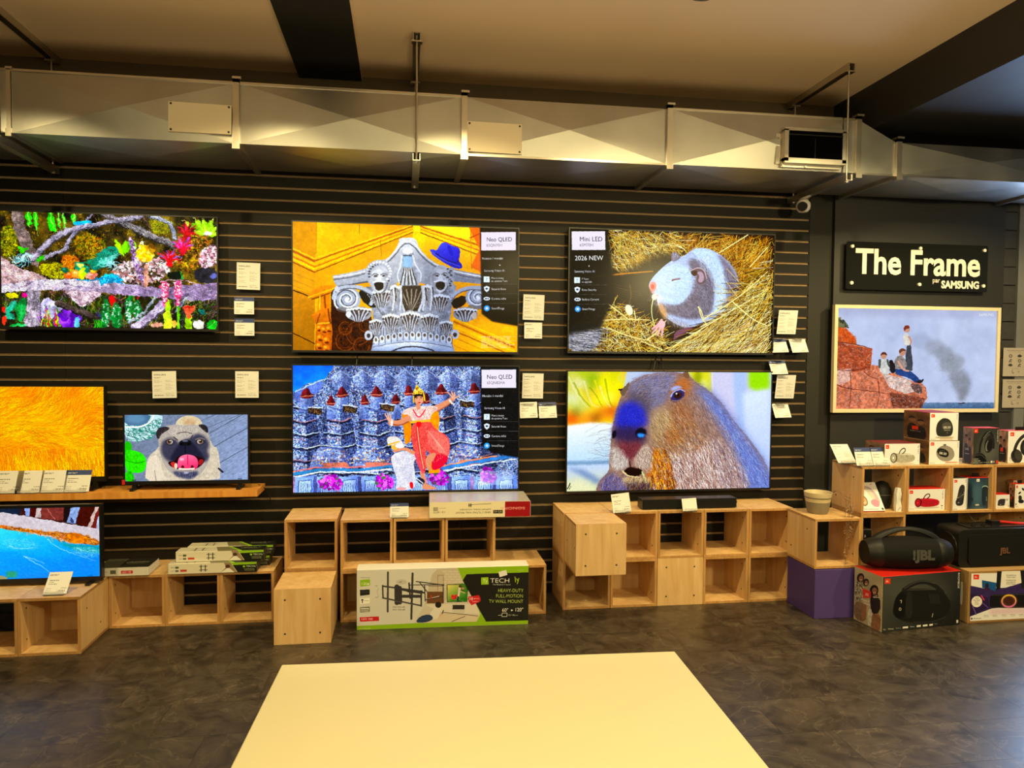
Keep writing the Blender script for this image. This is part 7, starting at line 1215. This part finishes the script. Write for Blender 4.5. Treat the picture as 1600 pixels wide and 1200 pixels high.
# flat bracket boxes on the low row
LZ = CW + .001
carton('bracket_box', 'thin white and black bracket box beside the beach television', at(232, 900, 4.53).x - at(150, 900, 4.53).x, .19, .052, (at(150, 900, 4.53).x, 4.53, LZ), .0, M_DKCARD, group='flat bracket boxes', f=img_mat('print_bracket_white', pic_mount_small(0), 0, .4), t=img_mat('print_bracket_dark_top', pic_mount_top(0), 0, .4), r=M_CARD)
m_gs, m_gt = img_mat('print_bracket_green', pic_mount_small(1), 0, .4), img_mat('print_bracket_green_top', pic_mount_top(1), 0, .4)
xg0, xg1 = at(263, 895, 4.54).x, at(402, 895, 4.54).x; GL = xg1 - xg0
carton('bracket_box', 'lower front bracket box with green corner on the low row', GL, .10, .062, (xg0, 4.53, LZ), 0., M_DKCARD, group='flat bracket boxes', f=m_gs, t=m_gt)
carton('bracket_box', 'upper front bracket box with green corner, shifted a little on its stack', GL, .10, .062, (xg0 + .035, 4.56, LZ + .063), 0., M_DKCARD, group='flat bracket boxes', f=m_gs, t=m_gt)
carton('bracket_box', 'lower rear bracket box showing only its dark end', GL, .10, .062, (xg0 + .05, 4.665, LZ), 0., M_DKCARD, group='flat bracket boxes', f=m_gs, t=m_gt)
carton('bracket_box', 'topmost rear bracket box of the green stack', GL, .10, .062, (xg0 + .07, 4.675, LZ + .063), 0., M_DKCARD, group='flat bracket boxes', f=m_gs, t=m_gt)
# wrapped box with the red end
TZ = 2 * CW + .003
a, b = atz(671, 811, TZ), atz(830, 808.5, TZ); carton('wall_mount_box', 'film-wrapped white and red bracket box lying under the dancer television', b.x - a.x, .33, .098, (a.x, 4.47, TZ), -.03, M_CARD, f=img_mat('print_upside_down', pic_sonora(), 0, .3), t=M_FILM)

# audio cartons on the right-hand shelves
SZ = 3 * (CW + .001) + .001; FZ = 2 * (CW + .001) + CT + .001
PR = {k: img_mat('print_' + k, pic_jbl(k), 0, .4) for k in ('grip', 'clock', 'pill', 'studio', 'tune', 'red', 'flip', 'blue', 'go', 'buds', 'kids', 'band')}
PP = [img_mat('print_people', pic_people(s, t), 0, .45) for s, t in ((3, (110, 74, 46)), (4, (120, 92, 66)), (5, (150, 112, 84)))]
def small(kind, label, px0, px1, py0, py1, y, z, d=.12, side=None, top=M_REDC, rz=0., tab=False):
    a, b = at(px0, py1, y), at(px1, py1, y); h = at(px0, py0, y).z - a.z
    o = carton('audio_box', label, b.x - a.x, d, h, (a.x, y, z), rz, M_CARD, 'box', 'audio cartons on the plywood shelves', f=PR[kind], t=top, l=side or M_CARD)
    if tab: MB().box((b.x - a.x) * .4, (b.x - a.x) * .75, d * .45, d * .47, h, h + .022).build('hang_tab', M_BLACK, o)
    return o
small('grip', 'white speaker carton with pale grey barrel speaker on the shelf top', 1381.5, 1437, 688, 722, 4.30, SZ, .2, PP[1], mat('maroon_card', srgb(110, 24, 24), .5))
lo = small('pill', 'cream clock radio carton with oval grey clock, under the other clock carton', 1451, 1498.5, 685, 722, 4.30, SZ, .25, PP[0], M_KRAFT)
small('clock', 'cream clock radio carton with round black clock, on top of its stack', 1452, 1497, 640.5, 684.5, 4.30, SZ + lo.dimensions.z + .002, .25, PP[0], mat('crimson_card', srgb(150, 24, 40), .5))
small('studio', 'dark grey headphone carton with red top on the shelf', 1519.5, 1560, 666.5, 724, 4.27, SZ, .09, PP[1])
small('tune', 'white headphone carton at the right picture edge', 1574, 1621, 668, 718.5, 4.32, SZ, .09, PP[2], tab=True)
small('red', 'white speaker carton with red barrel speaker inside the top shelf', 1418, 1476, 764.5, 798.5, 4.285, FZ, .12, None)
small('flip', 'slim white carton with upright dark speaker beside the blue carton', 1488, 1509.5, 747, 797, 4.275, FZ, .1, None, M_DKCARD)
small('blue', 'dark blue speaker carton with red top inside the top shelf', 1510.5, 1545.5, 747.5, 797, 4.29, FZ, .1, None, M_REDC, tab=True)
small('go', 'small white carton with a tiny black speaker at the picture edge', 1556, 1577.5, 773, 795, 4.29, FZ, .08, None)
small('buds', 'white earbud carton with orange people side at the picture edge', 1585, 1605, 757, 795, 4.285, FZ, .05, PP[2], M_REDC, tab=True)
small('buds', 'second earbud carton half hidden behind the front one', 1582, 1603, 752, 790, 4.40, FZ, .05, PP[2], M_REDC, tab=True)
small('band', 'little black carton beside the barrel speaker in the lower shelf', 1347, 1361, 832.5, 880, 4.29, CW + CT + .002, .08, None, M_DKCARD)
# pink headphone box leaning back
ks = thing('headphone_box', 'white and pink headphone box leaning back inside the shelf', 'box', (RX + CT + .004, 4.275, FZ), 0)
MB().box(0, .155, 0, .05, 0, .20, 0, f=1, d=2, l=2).build('carton', [M_CARD, PR['kids'], M_REDC], ks, False, (.002, .0, .008), (-.62, 0, 0)); MB().box(.05, .10, .045, .048, .2, .228).build('hang_tab', M_CARD, ks, False, (.002, 0, .008), (-.62, 0, 0))
bag = thing('headphone_case', 'rounded black soft case on the shelf beside the pink headphone box', 'case', (3.10, 4.40, FZ))
MB().lathe([(.001, 0), (.05, 0), (.062, .03), (.064, .08), (.058, .13), (.04, .165), (.012, .178), (.001, .178)], 24, sy=.8).build('shell', M_DARKRUB, bag, True); MB().tube([(.062 * math.cos(t), .05 * math.sin(t), .09) for t in np.linspace(0, 2 * math.pi, 25)], .003, 6).build('zip', M_SCREW, bag)
pk = thing('paper_packet', 'crumpled white paper packet standing at the edge of the shelf', 'packet', (3.136, 4.29, FZ))
rr = random.Random(2); m = MB(); prof = [(0, .016), (.03, .020), (.07, .017), (.11, .016), (.15, .010)]
for z, hw in prof: m.v += [(sx * (hw + rr.uniform(-.003, .003)), sy * (.012 + rr.uniform(-.003, .003)), z) for sx, sy in ((-1, -1), (0, -1.2), (1, -1), (1, 1), (0, 1.2), (-1, 1))]
for j in range(4):
    for i in range(6): m.f.append(((j * 6 + i, j * 6 + (i + 1) % 6, j * 6 + 6 + (i + 1) % 6, j * 6 + 6 + i), 0, None))
m.f += [(tuple(reversed(range(6))), 0, None), (tuple(range(24, 30)), 0, None)]; m.build('packet_body', M_CARD, pk)

# ---------------------------------------------------------------- speakers
bs = thing('barrel_speaker', 'black barrel speaker with arched carry handle standing on its red-topped box', 'speaker', (0, 0, 0))
BZ = .334; bs.location = (3.035, 4.065, BZ); bs.rotation_euler = (0, 0, math.radians(-8))
R = .099; bl = .262
prof = [(.001, -bl), (.050, -bl), (.066, -bl + .012), (.080, -bl + .04), (.090, -bl + .09), (R - .002, -.08), (R, 0), (R - .002, .08), (.090, bl - .09), (.080, bl - .04), (.066, bl - .012), (.050, bl), (.001, bl)]
MB().lathe(prof[2:-2], 36, axis='x', c=(0, 0, R)).build('body', M_BLACKSAT, bs, True)
for sx in (-1, 1):
    ring = MB(); ring.lathe([(.058, sx * (bl - .01)), (.070, sx * (bl - .006)), (.084, sx * (bl - .04)), (.094, sx * (bl - .085)), (.090, sx * (bl - .095))], 36, axis='x', c=(0, 0, R)); ring.build('end_ring', M_DARKRUB, bs, True)
    cap = MB().lathe([(.001, sx * (bl - .02)), (.034, sx * (bl - .018)), (.050, sx * (bl - .026)), (.064, sx * (bl - .008)), (.060, sx * (bl - .03))], 28, axis='x', c=(0, 0, R)).build('bass_radiator', M_BLACK, bs, True)
    if sx < 0: MB().box(-bl + .012, -bl + .017, -.006, -.001, R - .008, R + .03).cyl((-bl + .012, -.004, R - .03), (-bl + .017, -.004, R - .03), .009, n=14).build('mark', M_GREYL, cap)
hp = [(-.20 + .40 * t, .0, R + .066 + .078 * math.sin(math.pi * t) ** .7) for t in np.linspace(0, 1, 21)]
MB().tube(hp, [.010 + .007 * abs(2 * t - 1) for t in np.linspace(0, 1, 21)], 10, flat=1.5).build('handle', M_DARKRUB, bs, True)
letters('lettering', 'JBL', .078, M_GREYL, bs, (.01, -R - .003, R - .018), (math.pi / 2 - .02, 0, 0), .002, .004, 1.05); letters('lettering', '!', .075, M_GREYL, bs, (-.014, -R - .003, R - .018), (math.pi / 2 - .02, 0, 0), .002, .004)
ps = thing('party_speaker', 'big black box-shaped party speaker standing on the kraft carton', 'speaker', (at(1490, 884, 4.10).x, 4.05, .3245))
W, D_, H_ = .60, .22, .235
body = MB(); sec = [(.0, .03), (.03, 0), (D_ - .03, 0), (D_, .03)]
body.rbox(0, W, .012, D_ - .01, 0, H_, .035, seg=5).build('cabinet', M_DARKRUB, ps, True)
MB().rbox(.06, W - .02, 0, .02, .018, H_ - .03, .03, seg=5).build('grille', M_BLACKSAT, ps, True)
MB().cyl((-.006, D_ / 2, H_ / 2), (.02, D_ / 2, H_ / 2), .085, .09, n=28).build('end_radiator', M_BLACK, ps, True)
tp = MB().box(.10, W - .04, .05, .16, H_ - .002, H_ + .006).build('control_panel', M_BLACK, ps)
for i in range(5): MB().cyl((.15 + i * .035, .08 + .03 * (i % 2), H_ + .006), (.15 + i * .035, .08 + .03 * (i % 2), H_ + .014), .010, n=12).build('button', M_DARKRUB, tp, True)
MB().box(.30, .36, .10, .15, H_ + .006, H_ + .03).build('strap_lug', M_BLACK, ps); MB().tube([(.36, .12, H_ + .02), (.42, .12, H_ + .016), (.5, .10, H_ + .010), (.58, .09, H_ + .008)], .008, 8).build('strap_ring', M_REDC, ps, True)
letters('lettering', 'JBL', .05, M_ORANGEL, ps, (at(1563, 860, 4.05).x - ps.location.x, -.002, .085), (math.pi / 2, 0, 0), .002, .001)
MB().tube([at(1513, 802, 4.45), at(1520, 812, 4.36), at(1531, 820, 4.2)], .002, 6).build('white_cable', M_WHITE); tag(bpy.data.objects['white_cable'], 'thin white cable dropping from the shelf to the party speaker', 'cable')
# soundbar
sb = thing('soundbar', 'black soundbar lying on the plywood cabinet under the capybara television', 'soundbar', (0, 0, 0)); a, b = atz(1001, 795, TZ), atz(1148, 793.5, TZ); sb.location = (a.x, 4.57, TZ)
w = at(1148, 790, 4.57).x - at(1001, 790, 4.57).x; MB().box(0, w, 0, .10, .004, .066).build('bar_body', M_BLACK, sb); MB().box(.004, w - .004, -.004, .002, .008, .060).build('grille_cloth', M_BLACKSAT, sb); MB().box(.05, .09, .01, .09, 0, .005).box(w - .09, w - .05, .01, .09, 0, .005).build('foot', M_DARKRUB, sb)
MB().tube([(w - .01, .09, .05), (w + .012, .06, .05), (w + .016, .03, .035), (w + .008, .03, .012), (w - .004, .06, .006)], .003, 6).build('power_cord', M_BLACK, sb, True)

# ---------------------------------------------------------------- shelf, table, pot
a = atz(402, 766, SHZ); sh = thing('wall_shelf', 'thick orange stained wooden shelf carrying the fur and pug televisions', 'shelf', (-2.0, 4.63, .744))
MB().box(-1.0, 1.115, 0, WY - 4.631, 0, SHZ - .744 - .0005).build('plank', M_SHELF, sh)
for x in (-.6, .75): MB().box(x - .012, x + .012, .14, WY - 4.631, -.012, 0).build('bracket', M_BLACK, sh)
TZZ = .75; T = [atz(440, 1038, TZZ), atz(1055, 1018, TZZ)]; tbx = thing('white_table', 'plain white laminate table in the foreground', 'table', (0, 0, 0))
ang = math.atan2(T[1].y - T[0].y, T[1].x - T[0].x) * .9; L = (T[1] - T[0]).length; tbx.location = ((T[0].x + T[1].x) / 2, (T[0].y + T[1].y) / 2, 0); tbx.rotation_euler = (0, 0, ang)
tp = MB().rbox(-L / 2, L / 2, -.85, 0, TZZ - .028, TZZ, .004).build('table_top', M_TABLE, tbx); bv = tp.modifiers.new('edge', 'BEVEL'); bv.width = .003; bv.segments = 2
for x in (-L / 2 + .06, L / 2 - .06):
    for y in (-.79, -.06): MB().box(x - .02, x + .02, y - .02, y + .02, 0, TZZ - .028).build('leg', M_STEELLEG, tbx)
MB().box(-L / 2 + .08, L / 2 - .08, -.07, -.05, TZZ - .09, TZZ - .028).box(-L / 2 + .08, L / 2 - .08, -.80, -.78, TZZ - .09, TZZ - .028).build('apron', M_STEELLEG, tbx)
p0 = atz(1285, 803, TZ + .004); pot = thing('flower_pot', 'two-tone cream and grey ceramic pot on the plywood cube', 'pot', (p0.x, p0.y + .055, TZ + .001))
M_CER = mat('cream_glaze', srgb(206, 190, 152), .35, var=.12, scale=14); M_CERG = mat('grey_glaze', srgb(130, 122, 104), .45, var=.12, scale=14)
MB().lathe([(.001, 0), (.058, 0), (.066, .015), (.074, .06), (.076, .075)], 28).build('pot_base', M_CERG, pot, True); MB().lathe([(.076, .075), (.080, .10), (.084, .118), (.086, .135), (.080, .135), (.074, .11), (.070, .09), (.001, .09)], 28).build('pot_rim', M_CER, pot, True); MB().lathe([(.0795, .098), (.0825, .100), (.0835, .106), (.081, .108)], 28).build('glaze_band', M_CERG, pot, True)
MB().lathe([(.001, .090), (.07, .092), (.071, .1), (.001, .104)], 18).build('soil', mat('dry_soil', (.05, .035, .02), .9), pot)
pl = thing('dried_plant', 'thin dried trailing plant hanging from the pot over the cube front', 'plant', (p0.x + .07, p0.y + .03, TZ + .12)); M_DRY = mat('dried_stem', (.24, .13, .07), .8, var=.3); M_DLEAF = mat('dried_leaf', (.34, .20, .11), .8, var=.4, scale=30)
rr = random.Random(8)
for i in range(6):
    dx = rr.uniform(-.005, .05); L = rr.uniform(.22, .46); pts = [(-.02, 0, .0), (.02 + dx * .4, -.02, .03)]
    n = 9
    for k in range(1, n + 1): t = k / n; pts.append((.03 + dx + .012 * math.sin(t * 6 + i), -.05 - .02 * min(1, t * 3) - .06, .03 - L * t))
    st = MB().tube(pts, .0013, 5).build('stem', M_DRY, pl); lm = MB()
    for k in range(34):
        q = Vector(pts[rr.randint(2, n + 1)]) + Vector((rr.uniform(-.012, .012), rr.uniform(-.008, .008), rr.uniform(-.02, .02))); s = rr.uniform(.003, .007); v = [q + Vector((rr.uniform(-s, s), rr.uniform(-s, s), rr.uniform(-s, s))) for _ in range(4)]
        lm.quad([q, v[0] + Vector((s, 0, 0)), v[1] + Vector((s * .5, 0, -s * 2)), v[2] + Vector((-s * .4, 0, -s))], uv=False)
    tag(lm.build('leaf_tufts', M_DLEAF, st), kind='stuff')

# ---------------------------------------------------------------- cards and boards
M_SPEC, M_PW, M_PB, M_BRD = img_mat('print_spec_card', pic_spec(), 0, .5), img_mat('print_price_white', pic_price(0), 0, .5), img_mat('print_price_blue', pic_price(1), 0, .5), img_mat('print_icon_board', pic_board(), 0, .5)
CMESH = {}
def card(kind, label, px, py, y=None, z=None, lean=0., yaw=0., roll=0., w=None, h=None, holder=False, name=None):
    """px, py = middle of the card's lower edge; lean > 0 tips the top back"""
    W, H, m = dict(spec=(.142, .168, M_SPEC), white=(.12, .107, M_PW), blue=(.12, .107, M_PB), board=(.2, .21, M_BRD), blank=(.10, .085, M_CARD))[kind]; W = w or W; H = h or H
    p = at(px, py, y) if z is None else at(px, py, y); zz = p.z if z is None else z
    t = thing(name or ('spec_card' if kind == 'spec' else 'icon_board' if kind == 'board' else 'price_card'), label, 'card' if kind != 'board' else 'notice board', (p.x, p.y, zz), 0, 'spec and price cards')
    key = (kind, W, H)
    if key not in CMESH: CMESH[key] = MB().box(-W / 2, W / 2, -.0008, .0008, 0, H, 0, f=1).mesh('card_sheet', [M_CARD, m])
    o = inst(CMESH[key], 'card_sheet', t, (0, 0, .004 if holder else 0), (-lean, roll, yaw))
    if holder: MB().box(-W * .42, W * .42, -.016, -.013, 0, .020).box(-W * .42, W * .42, -.016, .04, 0, .003).build('acrylic_stand', M_CLEAR, t)
    else: MB().box(-W * .3, W * .3, .002, max(.006, WY - p.y - .001), H * .86, H * .90).build('slat_hook', M_CLEAR, t)
    return t
SY = 4.852
card('spec', 'spec card right of the jungle television', 388, 452.5, SY, lean=-.03, roll=.02); card('blue', 'upper blue-banded price card right of the jungle television', 381.5, 491, SY); card('blue', 'lower blue-banded price card right of the jungle television', 382, 524.5, SY)
card('spec', 'spec card above the left part of the pug television', 257.5, 622, SY, roll=-.02); card('spec', 'spec card above the right end of the pug television', 386, 621.5, SY)
card('spec', 'spec card between the hat television and the rat television', 833, 500, SY, lean=-.05, roll=.02); card('white', 'plain price card under the spec card beside the hat television', 833, 529, SY)
card('spec', 'spec card between the dancer television and the capybara television', 832, 622.5, SY, lean=-.05, roll=.01); card('white', 'plain price card beside the dancer television, left of the blue-banded one', 826.5, 653, SY - .03, lean=.25, roll=-.03); card('blue', 'blue-banded price card beside the dancer television', 856.5, 653, SY - .03, lean=.25, roll=-.03)
card('spec', 'spec card right of the rat television', 1228, 522, SY, lean=-.18); card('blue', 'blue-banded price card right of the rat television, under its spec card', 1220, 550.5, SY - .06, lean=.5, roll=-.03); card('white', 'plain price card right of the rat television near the slat wall end', 1251, 550.5, SY - .06, lean=.5, roll=-.04)
card('blue', 'blue-banded price card at the top right corner of the capybara television', 1219, 584.5, SY - .06, lean=.5, roll=-.03); card('spec', 'spec card right of the capybara television', 1225, 622.5, SY, lean=-.18); card('white', 'plain price card below the spec card beside the capybara television', 1224, 652.5, SY - .06, lean=.5, roll=-.03)
for i, (x, k) in enumerate(((11, 'white'), (43, 'white'), (81, 'white'), (118.5, 'blue'))): card(k, ('plain price card at the left picture edge on the wooden shelf', 'second plain price card from the left on the wooden shelf', 'plain price card next to the blue-banded one on the wooden shelf', 'blue-banded price card on the wooden shelf before the fur television')[i], x, 768, 4.655, SHZ + .0005, lean=.42, w=.142, h=.133, holder=True)
card('white', 'price card leaning on the stand of the beach television', 85, 924, 4.215, CW + .003, lean=.75, w=.118, h=.128, holder=True, roll=0)
card('blue', 'blue-banded price card standing on the cubes under the dancer television', 624, 804.5, 4.50, TZ, lean=.2, w=.112, h=.085, holder=True)
card('white', 'tilted price card left of the soundbar', 972.5, 793, 4.50, TZ, lean=.2, roll=-.10, w=.118, h=.118, holder=True); card('blank', 'small blank white card leaning on the soundbar', 1078.5, 796, 4.50, TZ, lean=.25, roll=-.05, w=.098, h=.078, holder=True)
card('spec', 'grey spec sheet leaning far back on the shelf end', 1324, 721.5, 4.40, SZ, lean=.75, w=.125, h=.15, holder=True); card('blue', 'blue-banded price card left of the other on the shelf top', 1352, 722.5, 4.285, SZ, lean=.35, w=.115, h=.115, holder=True); card('blue', 'blue-banded price card in front of the white speaker carton', 1377, 722.5, 4.285, SZ, lean=.35, w=.115, h=.115, holder=True)
card('board', 'upper grey notice board with black icons on the pier', 1585.5, 588, 4.85); card('board', 'lower grey notice board with black icons on the pier', 1584.5, 637, 4.85)
# loose cables
def cable(label, pts, r=.0028, m=M_BLACK): return tag(MB().tube([Vector(p) for p in pts], r, 6).build('power_cable', m, None, True), label, 'cable', 'black power cables')
cable('black cable hanging at the end of the wooden shelf', [at(404, 757, 4.80), at(411, 760, 4.83), at(418, 770, 4.865), at(424, 783, 4.868)])
cable('left black cable hanging below the rat television', [at(1027, 552, 4.83), at(1024, 562, 4.85), at(1021, 579, 4.83)], .004); cable('right black cable hanging below the rat television', [at(1031, 552, 4.83), at(1034, 565, 4.85), at(1037, 580, 4.83)], .004)
cable('short black cable left below the hat television', [at(559, 549, 4.83), at(558, 560, 4.85), at(557, 572, 4.83)], .004); cable('short black cable right below the hat television', [at(645, 549, 4.83), at(644, 560, 4.85), at(644, 572, 4.83)], .004)
cable('black cable coiled inside the cube at the left picture edge', [atz(-10, 985, .03), atz(2, 980, .03), atz(12, 984, .03), atz(26, 983, .03)], .005)
